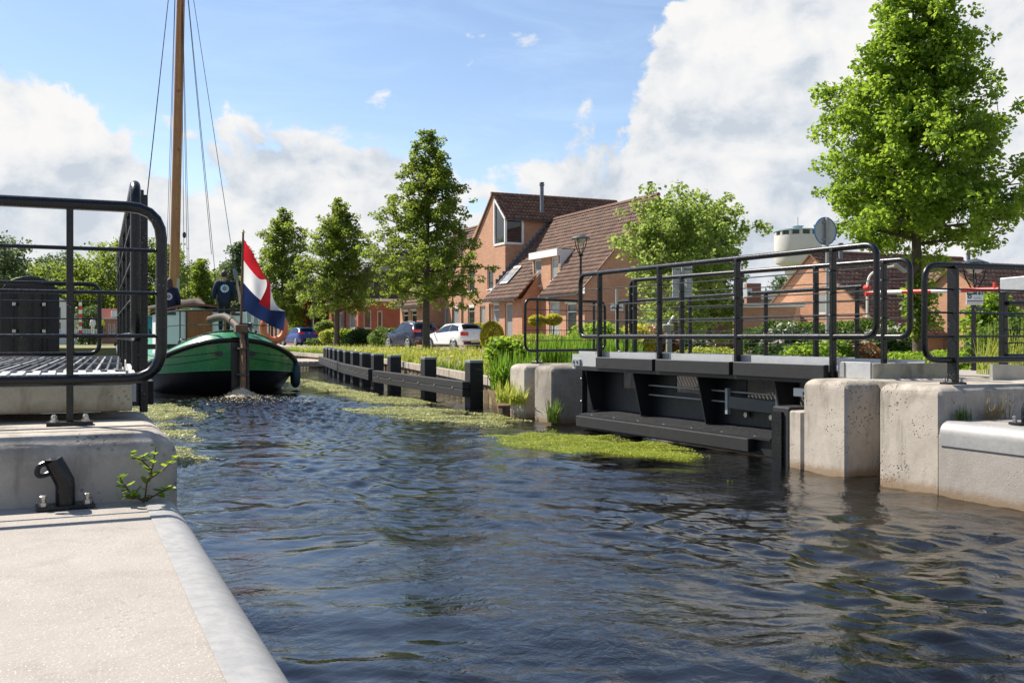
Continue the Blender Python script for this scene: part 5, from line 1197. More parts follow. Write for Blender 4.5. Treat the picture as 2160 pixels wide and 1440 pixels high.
    for o in (.38, .52, .60): stay(mb+Vector((o, -.35, -.6)), .011, hi+Vector((.05, -.1, -1)))
    MB().lathe((mb.x+.38, mb.y-.35, mb.z+2.2), [(.03, -.12), (.07, -.06), (.07, .06), (.03, .12)], 8).build('block', 'cable_steel', t)
    # fittings forward of the cabin and lee rail on the left
    MB().tube([(BX-1.8, BY+4, 1.35), (BX-1.9, BY+8, 1.5), (BX-1.9, BY+12, 1.5)], .018, 6).build('side_rail', 'black_steel', t)
    for y in (29.5, 31.2, 33, 35): MB().tube([(BX-1.85, y, .8), (BX-1.87, y, 1.45)], .015, 5).build('stanchion', 'black_steel', t)
    for k in range(2):
        a = at(506+3*k, 640, d=30.8); b = at(498+3*k, 588+4*k, d=30.8); MB().tube([a, b], .018, 6).build('oar', 'pale_wood', t); MB().obox(b, at(494+3*k, 566+5*k, d=30.8), .09, .03, up=(0, 1, 0)).build('oar_blade', 'lead', t)
boat()
def flag():
    d0 = 24.9; P = lambda x, y, dd=0.: at(x, y, d=d0+dd)
    t = thing('flag', 'red white and blue striped flag drooping from a dark staff at the stern', 'flag', tuple(P(509, 700)))
    b, tp = P(508, 705), P(513, 492)
    MB().tube([b, tp], [.035, .026], 10).build('staff', 'old_wood', t, smooth=True)
    MB().lathe(tuple(tp), [(.02, 0), (.055, .03), (.02, .055), (.03, .07), (.015, .09)], 10).build('finial', 'plate_yellow', t)
    # cloth: rows are the band edges (top of red .. foot of blue), columns run from the staff to the fly
    ctl = [[(513, 502, 0), (511.5, 546, 0), (510, 592, 0), (508.5, 648, 0)],
           [(532, 533, .02), (528, 568, .08), (532, 617, .10), (531, 664, .05)],
           [(549, 565, -.05), (547, 588, .02), (551, 634, .14), (556, 678, .08)],
           [(563, 600, -.14), (569, 596, .02), (573, 648, .12), (578, 690, .02)],
           [(546, 640, -.24), (570, 654, -.08), (602.5, 656, .10), (598, 698, .06)]]
    C = np.array(ctl, float); nu, nv = 40, 8
    def cr(u):   # Catmull-Rom along the fly
        n = len(C); k = min(int(u*(n-1)), n-2); f = u*(n-1)-k
        a, b_, c, d_ = C[max(k-1, 0)], C[k], C[k+1], C[min(k+2, n-1)]
        return .5*((2*b_)+(-a+c)*f+(2*a-5*b_+4*c-d_)*f*f+(-a+3*b_-3*c+d_)*f**3)
    rows = [cr(i/nu) for i in range(nu+1)]
    for j, mat in enumerate(('flag_red', 'flag_white', 'flag_navy')):
        pts = []
        for i, r_ in enumerate(rows):
            line = []
            for k in range(nv+1):
                f = k/nv; q = r_[j]*(1-f)+r_[j+1]*f; u = i/nu; v = j+f
                fold = .045*math.sin(u*13+v*2.2)*u**.5+.03*math.sin(u*7-v*3.1)*u
                if j == 1 and .58 < u < .86: q = q.copy(); 
                line.append(P(q[0], q[1], q[2]+fold))
            pts.append(line)
        # white and blue pass behind the folded red corner
        MB().grid(pts).build('stripe', mat, t, smooth=True)
flag()
def lifebuoy():
    c = at(578, 692, d=26.2); t = thing('lifebuoy', 'orange lifebuoy hanging on the starboard stern rail', 'lifebuoy', tuple(c)); R0 = .30
    n = Vector((.02, -1, .10)).normalized(); a = n.cross(Vector((0, 0, 1))).normalized(); b = a.cross(n)
    MB().tube([c+(a*math.cos(q)*.98+b*math.sin(q)*1.1)*R0 for q in [2*math.pi*k/28 for k in range(28)]], .092, 12, True).build('ring', 'buoy_orange', t, smooth=True)
    MB().tube([c+(a*math.cos(q)+b*math.sin(q))*(R0+.115)+n*.0 for q in [2*math.pi*k/28 for k in range(28)]], .010, 5, True).build('grab_line', 'rope', t)
lifebuoy()
def hangfender():
    c = at(623, 790, d=27.3); t = thing('boat_fender', 'dark teal fender hanging from the starboard side of the barge', 'fender', tuple(c))
    MB().lathe(tuple(c), [(.03, -.36), (.08, -.33), (.135, -.24), (.145, 0), (.135, .24), (.08, .33), (.03, .37)], 16).build('body', 'fender_teal', t, smooth=True)
    MB().tube([c+Vector((0, 0, .36)), Vector((5.62, c.y, 1.0))], .012, 5).build('lanyard', 'rope', t)
hangfender()
# ------------------------------------------------------------------ people
def skin(name, joints, edges, mat, parent, root=0, sub=2):
    me = bpy.data.meshes.new(name); off = offset_of(parent)
    me.from_pydata([tuple(Vector(j[0])-off) for j in joints], edges, []); o = bpy.data.objects.new(name, me); COL.objects.link(o)
    md = o.modifiers.new('skin', 'SKIN'); md.use_smooth_shade = True
    if not me.skin_vertices: return o
    for i, j in enumerate(joints):
        r_ = j[1]; me.skin_vertices[0].data[i].radius = r_ if isinstance(r_, tuple) else (r_, r_)
    for i in range(len(joints)): me.skin_vertices[0].data[i].use_root = (i == root)
    s_ = o.modifiers.new('sub', 'SUBSURF'); s_.levels = sub; s_.render_levels = sub
    me.materials.append(M[mat])
    if parent is not None: o.parent = parent; OFF[o.name] = off
    return o
def person(label, base, rz, pose, top, legs, hair, long_hair=False, h=1.75, emblem=None, cat='person', hood=True, detail=True):
    """pose: dict of joint offsets for a 1.75 m figure facing +Y"""
    t = thing('person', label, cat, base); B = Vector(base); k = h/1.75; rot = Matrix.Rotation(rz, 3, 'Z')
    P = lambda p: B+rot@(Vector(p)*k)
    J = dict(pelvis=(0, 0, .95), waist=(0, 0, 1.10), chest=(0, .01, 1.32), neck0=(0, 0, 1.47), neck=(0, .0, 1.54), head=(0, .02, 1.66), crown=(0, .01, 1.71),
             shl=(-.19, 0, 1.42), ell=(-.26, .0, 1.14), wrl=(-.25, .10, .92), hal=(-.24, .13, .85), shr=(.19, 0, 1.42), elr=(.26, 0, 1.14), wrr=(.25, .10, .92), har=(.24, .13, .85),
             hil=(-.09, 0, .90), knl=(-.10, .02, .50), anl=(-.10, -.02, .09), tol=(-.11, .13, .04), hir=(.09, 0, .90), knr=(.10, .02, .50), anr=(.10, -.02, .09), tor=(.11, .13, .04))
    J.update(pose); pv = Vector(J['pelvis']); hem = tuple(pv+(pv-Vector(J['waist']))*.75) if J['knl'][1] < .3 else tuple(pv+Vector((0, .05, -.02))); names = list(J); ix = {n: i for i, n in enumerate(names)}
    rad = dict(pelvis=.125, waist=.12, chest=(.14, .11), neck0=.06, neck=.052, head=(.085, .10), crown=.06, shl=.06, ell=.043, wrl=.030, hal=.035, shr=.06, elr=.043, wrr=.030, har=.035, hil=.085, knl=.058, anl=.042, tol=.035, hir=.085, knr=.058, anr=.042, tor=.035)
    E = [('pelvis', 'waist'), ('waist', 'chest'), ('chest', 'neck0'), ('neck0', 'neck'), ('neck', 'head'), ('head', 'crown'), ('chest', 'shl'), ('shl', 'ell'), ('ell', 'wrl'), ('wrl', 'hal'), ('chest', 'shr'), ('shr', 'elr'), ('elr', 'wrr'), ('wrr', 'har'),
         ('pelvis', 'hil'), ('hil', 'knl'), ('knl', 'anl'), ('anl', 'tol'), ('pelvis', 'hir'), ('hir', 'knr'), ('knr', 'anr'), ('anr', 'tor')]
    sc = lambda r_, f: tuple(q*k*f for q in r_) if isinstance(r_, tuple) else r_*k*f
    skin('body', [(P(J[n]), sc(rad[n], .9)) for n in names], [(ix[a], ix[b]) for a, b in E], 'skin', t, ix['pelvis'], 2 if detail else 1)
    def cloth(nm, keep, f, mat, root, extra=None):
        ks = [n for n in names if n in keep]; ii = {n: i for i, n in enumerate(ks)}
        rr = {n: (extra or {}).get(n, rad[n]) for n in ks}
        jj = [(P(J[n]), sc(rr[n], f)) for n in ks]; ee = [(ii[a], ii[b]) for a, b in E if a in ii and b in ii]
        if nm == 'jacket': jj.append((P(hem), sc((.160, .125), f))); ee.append((ii['pelvis'], len(jj)-1))
        return skin(nm, jj, ee, mat, t, ii[root], 2 if detail else 1)
    cloth('jacket', ('pelvis', 'waist', 'chest', 'neck0', 'shl', 'ell', 'wrl', 'shr', 'elr', 'wrr'), 1.36, top, 'chest', dict(pelvis=(.165, .125), waist=(.155, .12), chest=(.17, .125), neck0=.075, shl=.075, shr=.075, ell=.058, elr=.058, wrl=.045, wrr=.045))
    cloth('trousers', ('pelvis', 'hil', 'knl', 'anl', 'hir', 'knr', 'anr'), 1.16, legs, 'pelvis', dict(anl=.055, anr=.055))
    for s_, a, b in (('l', 'anl', 'tol'), ('r', 'anr', 'tor')):
        skin('shoe', [(P(Vector(J[a])-Vector((0, .03, .03))), .05*k), (P(J[b]), .042*k)], [(0, 1)], 'plastic_black', t, 0, 1)
    hd = Vector(J['head']); bm = bmesh.new(); bmesh.ops.create_icosphere(bm, subdivisions=3, radius=1)
    rnd = random.Random(int(base[0]*100))
    for v in bm.verts:
        q = v.co.copy(); n_ = 1+.05*math.sin(q.x*17+q.z*9)*math.sin(q.y*14)
        v.co = Vector((q.x*.090*n_, q.y*.104*n_-.012, q.z*.108*n_+.028))
    bmesh.ops.delete(bm, geom=[v for v in bm.verts if v.co.z < -.02 and v.co.y > .0 or (v.co.y > .06 and v.co.z < .06) or v.co.z < -.07], context='VERTS')
    me = bpy.data.meshes.new('hair')
    for v in bm.verts: v.co = P(hd+v.co)-offset_of(t)
    bm.to_mesh(me); bm.free(); me.polygons.foreach_set('use_smooth', [True]*len(me.polygons)); me.materials.append(M[hair])
    ho = bpy.data.objects.new('hair', me); COL.objects.link(ho); ho.parent = t; OFF[ho.name] = offset_of(t)
    sd = ho.modifiers.new('s', 'SOLIDIFY'); sd.thickness = .012
    if long_hair: MB().tube([P(hd+Vector((0, -.05, .06))), P(hd+Vector((.01, -.10, -.08))), P(hd+Vector((.02, -.12, -.24))), P(hd+Vector((.02, -.11, -.36)))], [.09*k, .105*k, .09*k, .03*k], 10).build('long_hair', hair, ho, smooth=True)
    for s_ in (-1, 1): MB().lathe(tuple(P(hd+Vector((s_*.083, .01, -.01)))), [(.018, -.01), (.025, 0), (.012, .012)], 8, 'x').build('ear', 'skin', t)
    if detail:
        MB().tube([P(hd+Vector((0, .10, .02))), P(hd+Vector((0, .122, -.02))), P(hd+Vector((0, .10, -.03)))], [.012, .018, .012], 6).build('nose', 'skin', t)
        for s_ in (-1, 1): MB().lathe(tuple(P(hd+Vector((s_*.035, .092, .02)))), [(.004, -.008), (.012, 0), (.004, .008)], 8, 'y').build('eye', 'sign_dark', t)
        MB().tube([P(hd+Vector((-.03, .093, -.06))), P(hd+Vector((0, .10, -.062))), P(hd+Vector((.03, .093, -.06)))], .006, 5).build('mouth', 'emblem_red', t)
        for w, sg in (('l', -1), ('r', 1)):
            wr, ha = Vector(J['wr'+w]), Vector(J['ha'+w]); d = (ha-wr).normalized(); sd_ = d.cross(Vector((sg, 0, 0))).normalized()
            for q in range(4):
                o_ = sd_*(.026*(q-1.5)); l = (.062, .074, .07, .055)[q]
                MB().tube([P(ha+o_+d*.01), P(ha+o_+d*(.03+l*.5)+Vector((-sg*.012, 0, 0))), P(ha+o_*.9+d*(.03+l*.8)+Vector((-sg*.035, 0, 0)))], [.011*k, .010*k, .008*k], 6).build('finger', 'skin', t)
            MB().tube([P(wr.lerp(ha, .4)), P(ha+sd_*.05+d*.0), P(ha+sd_*.055+d*.035)], [.013*k, .012*k, .009*k], 6).build('thumb', 'skin', t)
    if hood and detail:
        MB().tube([P(Vector((-.10, -.03, 1.50))), P(Vector((-.08, -.13, 1.46))), P(Vector((0, -.165, 1.42))), P(Vector((.08, -.13, 1.46))), P(Vector((.10, -.03, 1.50)))], [.03*k, .05*k, .06*k, .05*k, .03*k], 8).build('hood', top, t, smooth=True)
    if emblem:
        ez, er = emblem; yb = -.187; c0 = Vector((.0, yb, ez))
        def disc(r_, n, off, mat, nm, star=None, ph=0.):
            pts = []
            for i in range(n):
                a = 2*math.pi*i/n+ph; q = r_*(star if (star and i % 2) else 1); x, z = q*math.cos(a), q*math.sin(a)
                pts.append(P(c0+Vector((x, -off+1.6*x*x, z))))
            m = MB(); m.add([P(c0+Vector((0, -off, 0)))]+pts, [(0, i+1, (i+1) % n+1) for i in range(n)]); return m.build(nm, mat, t)
        e = disc(er, 32, .0, 'emblem_ice', 'emblem')
        for nm in (('star', 16, er*.92, .003, 'emblem_blue', .34, 0), ('rose', 16, er*.5, .006, 'emblem_red', .6, math.pi/16), ('heart', 12, er*.14, .009, 'petal_cream', None, 0)):
            disc(nm[2], nm[1], nm[3], nm[4], nm[0], nm[5], nm[6])
        for q in range(4):
            a = math.pi/2*q; d = Vector((math.cos(a), 0, math.sin(a))); MB().obox(P(c0+d*er*.9+Vector((0, -.004, 0))), P(c0+d*er*1.18+Vector((0, -.002, 0))), .010, .004).build('point', 'emblem_blue', t)
    return t
p = at(473, 704, d=27.2)
person('person in navy hooded jacket with a compass emblem, standing at the helm with back turned', tuple(p), R(-4), dict(ell=(-.27, .02, 1.15), wrl=(-.26, .14, .98), hal=(-.23, .20, .95)), 'jacket_navy', 'trousers_dark', 'hair_brown', h=1.72, emblem=(1.27, .115))
p = at(532, 703, d=27.4)
person('person in navy jacket and light grey trousers, half hidden behind the flag', tuple(p), R(-8), dict(head=(0, .10, 1.62), crown=(0, .10, 1.68), neck=(0, .04, 1.52), knl=(-.10, .05, .50), tol=(-.14, .10, .04)), 'jacket_navy', 'trousers_grey', 'hair_brown', h=1.66)
p = at(358, 735, d=29.5)
person('long-haired person in navy jacket by the port rail of the barge', (p.x, p.y, 1.46), R(-15), dict(), 'jacket_navy', 'trousers_dark', 'hair_brown', True, h=1.72, emblem=(1.22, .11))
p = at(316, 720, d=33.)
person('seated fair-haired person in teal jacket on the port side of the barge', (p.x, p.y, 1.10), R(60), dict(pelvis=(0, 0, .52), waist=(0, .0, .68), chest=(0, .04, .92), neck0=(0, .06, 1.06), neck=(0, .07, 1.13), head=(0, .10, 1.25), crown=(0, .09, 1.30), shl=(-.19, .05, 1.0), ell=(-.25, .12, .76), wrl=(-.16, .33, .66), hal=(-.13, .40, .65),
       shr=(.19, .05, 1.0), elr=(.25, .12, .76), wrr=(.16, .33, .66), har=(.13, .40, .65), hil=(-.09, .02, .50), knl=(-.11, .44, .50), anl=(-.11, .44, .09), tol=(-.11, .58, .04), hir=(.09, .02, .50), knr=(.11, .44, .50), anr=(.11, .44, .09), tor=(.11, .58, .04)), 'jacket_teal', 'flag_navy', 'hair_blond', h=1.72, hood=False)
p = at(213, 707, d=99.); person('distant person in yellow high-visibility vest on the footbridge', (p.x, p.y, 1.62), 0, dict(), 'hivis', 'flag_navy', 'hair_brown', h=1.8, hood=False, detail=False)
p = at(196, 707, d=98.); person('distant person dressed in white on the footbridge', (p.x, p.y, 1.62), .5, dict(), 'white_paint', 'cream_paint', 'hair_brown', h=1.75, hood=False, detail=False)
# ------------------------------------------------------------------ cars
def car(label, name, loc, heading, body, L, Wd, H, stations, roofm=None, clad='plastic_black', tail=(.78, .98), plate=True, rails=False, rim_r=.215, tyre_r=.315, wb=(0.82, 3.35), lamp_w=.42, hatch_glass=None):
    """hatchback lofted from cross-sections; local +x points to the front, stations run from the rear bumper forward:
    (x, z_bottom, z_belt, z_roof, half sill, half belt, half roof)"""
    t = thing(name, label, 'car', loc); t.rotation_euler = (0, 0, heading); OFF[t.name] = Vector((0, 0, 0))
    secs = []
    for x, zb, zl, zr, ws, wl, wr in stations:
        half = [(0, zb), (ws*.85, zb), (ws, zb+.10), (wl*1.0+.012, zb+(zl-zb)*.55), (wl, zl), ((wl+wr)/2+.025, (zl+zr)/2), (wr, zr-.025*(zr-zl > .1)), (wr*.55, zr+.018*(zr-zl > .1)), (0, zr+.025*(zr-zl > .1))]
        secs.append([(x, y, z) for y, z in half])
    n = len(secs[0]); m = MB()
    for sd in (1, -1): m.grid([[(x, y*sd, z) for x, y, z in s_] for s_ in secs])
    for e in (0, -1): m.add([(x, y, z) for x, y, z in secs[e]]+[(x, -y, z) for x, y, z in secs[e]][::-1], [tuple(range(2*n))])
    bo = m.build('body', body, t, smooth=True)
    nrm = lambda p, c: (Vector(p)-Vector(c)).normalized()
    # side glass
    def lerp(a, b, f): return tuple(a[i]*(1-f)+b[i]*f for i in range(3))
    def sidequad(i0, i1, f0, f1, g0, g1, name, mat, off=.012):
        for sd in (1, -1):
            A = lambda i, f, g: None
            def pt(u, g):
                k = min(int(u), len(secs)-2); q = u-k
                lo = lerp(secs[k][4], secs[k+1][4], q); md = lerp(secs[k][5], secs[k+1][5], q); hi = lerp(secs[k][6], secs[k+1][6], q)
                p = lerp(lo, md, g*2) if g < .5 else lerp(md, hi, g*2-1); return (p[0], (p[1]+off)*sd, p[2])
            rows = [[pt(i0+(i1-i0)*a/6, f0+(f1-f0)*g/4+((g0+(g1-g0)*g/4)-(f0+(f1-f0)*g/4))*a/6) for a in range(7)] for g in range(5)]
            MB().grid(rows).build(name, mat, t, smooth=True)
    for a, b, f0, f1, g0, g1 in hatch_glass['sides']: sidequad(a, b, f0, f1, g0, g1, 'side_window', 'pane_car')
    # rear glass
    k0, k1, fa, fb, wf = hatch_glass['rear']; rows = []
    for g in range(5):
        u = k0+(k1-k0)*g/4; k = min(int(u), len(secs)-2); q = u-k; hi = lerp(secs[k][8], secs[k+1][8], q); w_ = lerp(secs[k][6], secs[k+1][6], q)[1]*(wf if g < 4 else wf*.92)
        rows.append([(hi[0]-.022, w_*s_, hi[2]+.012-(abs(s_)**3)*.04) for s_ in (-1, -.6, -.2, .2, .6, 1)])
    MB().grid(rows).build('rear_window', 'pane_car', t, smooth=True)
    # windscreen
    k0, k1 = hatch_glass['front']; rows = []
    for g in range(4):
        u = k0+(k1-k0)*g/3; k = min(int(u), len(secs)-2); q = u-k; hi = lerp(secs[k][8], secs[k+1][8], q); w_ = lerp(secs[k][6], secs[k+1][6], q)[1]*.92
        rows.append([(hi[0]+.012, w_*s_, hi[2]+.014-(abs(s_)**3)*.04) for s_ in (-1, -.5, 0, .5, 1)])
    MB().grid(rows).build('windscreen', 'pane_car', t, smooth=True)
    # tail lamps, bumper, plate, handles, mirrors, lamps
    z0, z1 = tail; xr = stations[1][0]; wl = stations[1][5]
    for sd in (1, -1):
        m = MB(); rows = []
        for z in (z0, (z0+z1)/2, z1):
            rows.append([(xr-.075-.02*(z-z0), sd*(wl-lamp_w), z), (xr-.07, sd*(wl-.12), z+.01), (xr-.02, sd*(wl+.015), z+.015), (xr+.22, sd*(wl+.035), z+.03)])
        m.grid(rows); m.build('tail_lamp', 'tail_red', t, smooth=True)
        MB().cbox((xr-.06, sd*(wl-.17), .47), (.06, .26, .06)).build('reflector', 'tail_red', t)
        mx = stations[hatch_glass['mirror']][0]; wb_ = stations[hatch_glass['mirror']][5]; zb_ = stations[hatch_glass['mirror']][2]
        MB().cbox((mx, sd*(wb_+.11), zb_+.08), (.10, .17, .12)).build('mirror', body if body != 'car_white' else 'car_black', t, bevel=.03)
        for fx in hatch_glass['handles']: MB().cbox((fx, sd*(wl+.035), stations[3][2]-.13), (.16, .03, .03)).build('door_handle', body, t, bevel=.008)
        for fx in hatch_glass['seams']: MB().obox((fx, sd*(wl+.012), .38), (fx-.03, sd*(wl+.012), stations[3][2]-.02), .008, .008).build('door_seam', 'plastic_black', t)
        MB().obox((stations[2][0]+.5, sd*(stations[3][4]+.01), .27), (stations[-3][0]-.5, sd*(stations[3][4]+.01), .27), .04, .10).build('sill', clad, t)
        if rails: MB().tube([(stations[3][0]+.1, sd*.52, H-.01), (stations[4][0], sd*.54, H+.05), (stations[5][0]+.1, sd*.53, H-.02)], .018, 6).build('roof_rail', 'rim', t)
    MB().cbox((stations[0][0]+.045, 0, .40), (.13, Wd*.80, .20)).build('rear_bumper', clad, t, bevel=.03)
    MB().cbox((stations[0][0]-.028, 0, hatch_glass.get('plate', .45)), (.02, .52, .115)).build('number_plate', 'plate_yellow', t)
    MB().lathe((xr-.085, 0, (z0+z1)/2+.02), [(.045, 0), (.05, .012), (.03, .02)], 12, 'x').build('badge', 'rim', t)
    if roofm: MB().cbox((stations[2][0]+.16, 0, H-.005), (.24, stations[3][6]*1.9, .03)).build('spoiler', roofm, t, bevel=.01)
    x1 = stations[-1][0]
    for sd in (1, -1): MB().cbox((x1-.16, sd*(stations[-2][5]-.16), .66), (.2, .28, .13)).build('headlamp', 'lamp_glass', t, bevel=.03)
    for x in wb:
        for sd in (1, -1):
            y = sd*(Wd/2-.10); w = MB().lathe((x, y, tyre_r), [(tyre_r*.62, -.10), (tyre_r*.95, -.105), (tyre_r, -.07), (tyre_r, .07), (tyre_r*.95, .105), (tyre_r*.62, .10)], 24, 'y').build('wheel', 'tyre', t, smooth=True)
            MB().lathe((x, y+sd*.10, tyre_r), [(rim_r, -.02*sd), (rim_r, .006*sd)] if sd > 0 else [(rim_r, -.006), (rim_r, .02)], 20, 'y').build('rim', 'plastic_black', w)
            for q in range(5):
                a = 2*math.pi*q/5+.3; c = Vector((x, y+sd*.118, tyre_r)); e = c+Vector((math.cos(a), 0, math.sin(a)))*rim_r*.96
                MB().obox(c, e, .075, .018, up=(0, 1, 0)).build('spoke', 'rim', w)
            MB().tube([(x+rim_r*math.cos(a), y+sd*.112, tyre_r+rim_r*math.sin(a)) for a in [2*math.pi*q/20 for q in range(20)]], .018, 6, True).build('rim_edge', 'rim', w)
            # dark arch
            arc = [(x+(tyre_r+.055)*math.cos(a), sd*(Wd/2+.004), tyre_r+(tyre_r+.055)*math.sin(a)) for a in [math.pi*q/12 for q in range(13)]]
            MB().tube(arc, .022 if clad == 'plastic_black' and rails else .012, 5).build('wheel_arch', clad, t)
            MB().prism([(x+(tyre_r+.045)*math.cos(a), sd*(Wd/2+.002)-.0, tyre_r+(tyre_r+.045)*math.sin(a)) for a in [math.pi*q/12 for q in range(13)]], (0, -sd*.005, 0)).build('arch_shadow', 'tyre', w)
    return t
ST_A = [(0, .36, .62, .66, .70, .74, .70), (.06, .30, .92, .98, .78, .82, .76), (.16, .24, .98, 1.12, .82, .85, .70), (.52, .22, 1.00, 1.40, .84, .86, .60), (1.2, .22, .97, 1.46, .84, .86, .60), (2.1, .22, .93, 1.44, .84, .85, .58), (2.95, .22, .92, 1.02, .84, .84, .62), (3.55, .24, .86, .88, .82, .80, .55), (3.9, .30, .70, .72, .74, .70, .5), (4.02, .38, .56, .58, .62, .60, .45)]
GA = dict(sides=[(2.55, 4.1, .12, .80, .10, .93), (4.15, 5.75, .10, .93, .06, .60)], rear=(2.05, 3.0, 0, 0, .93), front=(5.1, 5.95), mirror=6, handles=(1.55, 2.35), seams=(1.45, 2.85), plate=.47)
GB = dict(GA, plate=.74); GC = dict(GA, plate=.55)
def sc(st, fx, fy, fz): return [(a*fx, b*fz, c*fz, d*fz, e*fy, f*fy, g*fy) for a, b, c, d, e, f, g in st]
w = at(1001, 0, d=53.6)
car('small white hatchback with red tail lamps parked right of the lime tree', 'parked_car', (w.x, w.y, .735), R(90+11), 'car_white', 4.02, 1.72, 1.46, ST_A, 'car_black', tail=(.78, .97), hatch_glass=GA)
w = at(902, 0, d=58.0)
car('dark blue sport utility car with roof rails parked left of the lime tree', 'parked_car', (w.x, w.y, .735), R(90+9), 'car_navy', 4.23, 1.82, 1.60, sc(ST_A, 1.05, 1.06, 1.095), 'car_navy', tail=(.98, 1.14), rails=True, rim_r=.25, tyre_r=.345, wb=(.84, 3.42), hatch_glass=GB)
w = at(652, 0, d=78.5)
car('bright blue hatchback parked far down the street', 'parked_car', (w.x, w.y, .735), R(90+12), 'car_blue', 3.9, 1.70, 1.48, sc(ST_A, .95, .99, 1.01), 'car_blue', tail=(.90, 1.06), wb=(.76, 3.2), hatch_glass=GC)
w = at(872, 0, d=71.)
car('black car with only its roof showing above the hedge', 'parked_car', (w.x, w.y, .735), R(90-60), 'car_black', 4.2, 1.75, 1.5, sc(ST_A, 1.04, 1.02, 1.03), 'car_black', wb=(.82, 3.4), hatch_glass=GA)
# ------------------------------------------------------------------ street furniture
def lantern(label, base, h, sc_=1., mat='black_steel'):
    t = thing('street_lamp', label, 'street lamp', base); B = Vector(base)
    MB().tube([B, B+Vector((0, 0, 1.0)), B+Vector((0, 0, 1.02)), B+Vector((0, 0, h-.75*sc_))], [.075, .07, .045, .038], 10).build('pole', mat, t, smooth=True)
    c = B+Vector((0, 0, h)); s_ = sc_
    MB().lathe(tuple(c), [(.06*s_, -.78*s_), (.10*s_, -.70*s_), (.05*s_, -.66*s_)], 12).build('collar', mat, t)
    for k in range(4):
        a = math.pi/2*k+.6; MB().tube([c+Vector((.05*s_*math.cos(a), .05*s_*math.sin(a), -.70*s_)), c+Vector((.20*s_*math.cos(a), .20*s_*math.sin(a), -.40*s_)), c+Vector((.25*s_*math.cos(a), .25*s_*math.sin(a), -.13*s_))], .018*s_, 5).build('bracket', mat, t)
    MB().lathe(tuple(c), [(.33*s_, -.14*s_), (.35*s_, -.12*s_), (.30*s_, -.07*s_), (.15*s_, -.01*s_), (.06*s_, .02*s_), (.02*s_, .03*s_)], 20).build('hood', 'grey_paint' if mat != 'black_steel' else 'dark_grey', t, smooth=True)
    MB().lathe(tuple(c), [(.12*s_, -.30*s_), (.24*s_, -.145*s_)], 16).build('glass', 'lamp_glass', t, smooth=True)
b = at(1225, 0, d=34.); lantern('black street lamp with cone hood in front of the brown catslide roof', (b.x, b.y, .7), at(1225, 496, d=34.).z-.7, .95)
b = at(955, 0, d=57.5); lantern('black street lamp standing behind the white hatchback', (b.x, b.y, .73), 5.0, .9)
b = at(658, 0, d=84.); lantern('black street lamp beside the bright blue hatchback', (b.x, b.y, .73), 5.0, .9)
b = at(2056, 0, d=26.); lantern('black street lamp with wide hood at the far right', (b.x, b.y, .75), at(2056, 548, d=26).z-.75, 1.15)
def arm_lamp():
    b = at(1829, 0, d=44.); z = lambda y: at(1829, y, d=44.).z
    t = thing('street_lamp', 'grey curved-arm street lamp in front of the gabled house', 'street lamp', (b.x, b.y, .75)); r = Vector((CY, -SY, 0))
    pts = [b+Vector((0, 0, .7-b.z)), Vector((b.x, b.y, z(600))), Vector((b.x, b.y, z(580)))+r*.1, Vector((b.x, b.y, z(566)))+r*.55, Vector((b.x, b.y, z(561)))+r*1.2]
    MB().tube(rounded(pts, .4), .05, 8).build('pole', 'cream_paint', t, smooth=True)
    e = pts[-1]; MB().prism([e+r*.0+Vector((0, 0, .10)), e+r*.15+Vector((0, 0, .14)), e+r*.62+Vector((0, 0, -.22)), e+r*.55+Vector((0, 0, -.32))], (.22, .34, 0)).build('head', 'grey_paint', t, bevel=.03)
arm_lamp()
F2 = Vector((SY, CY, 0)); R2 = Vector((CY, -SY, 0))
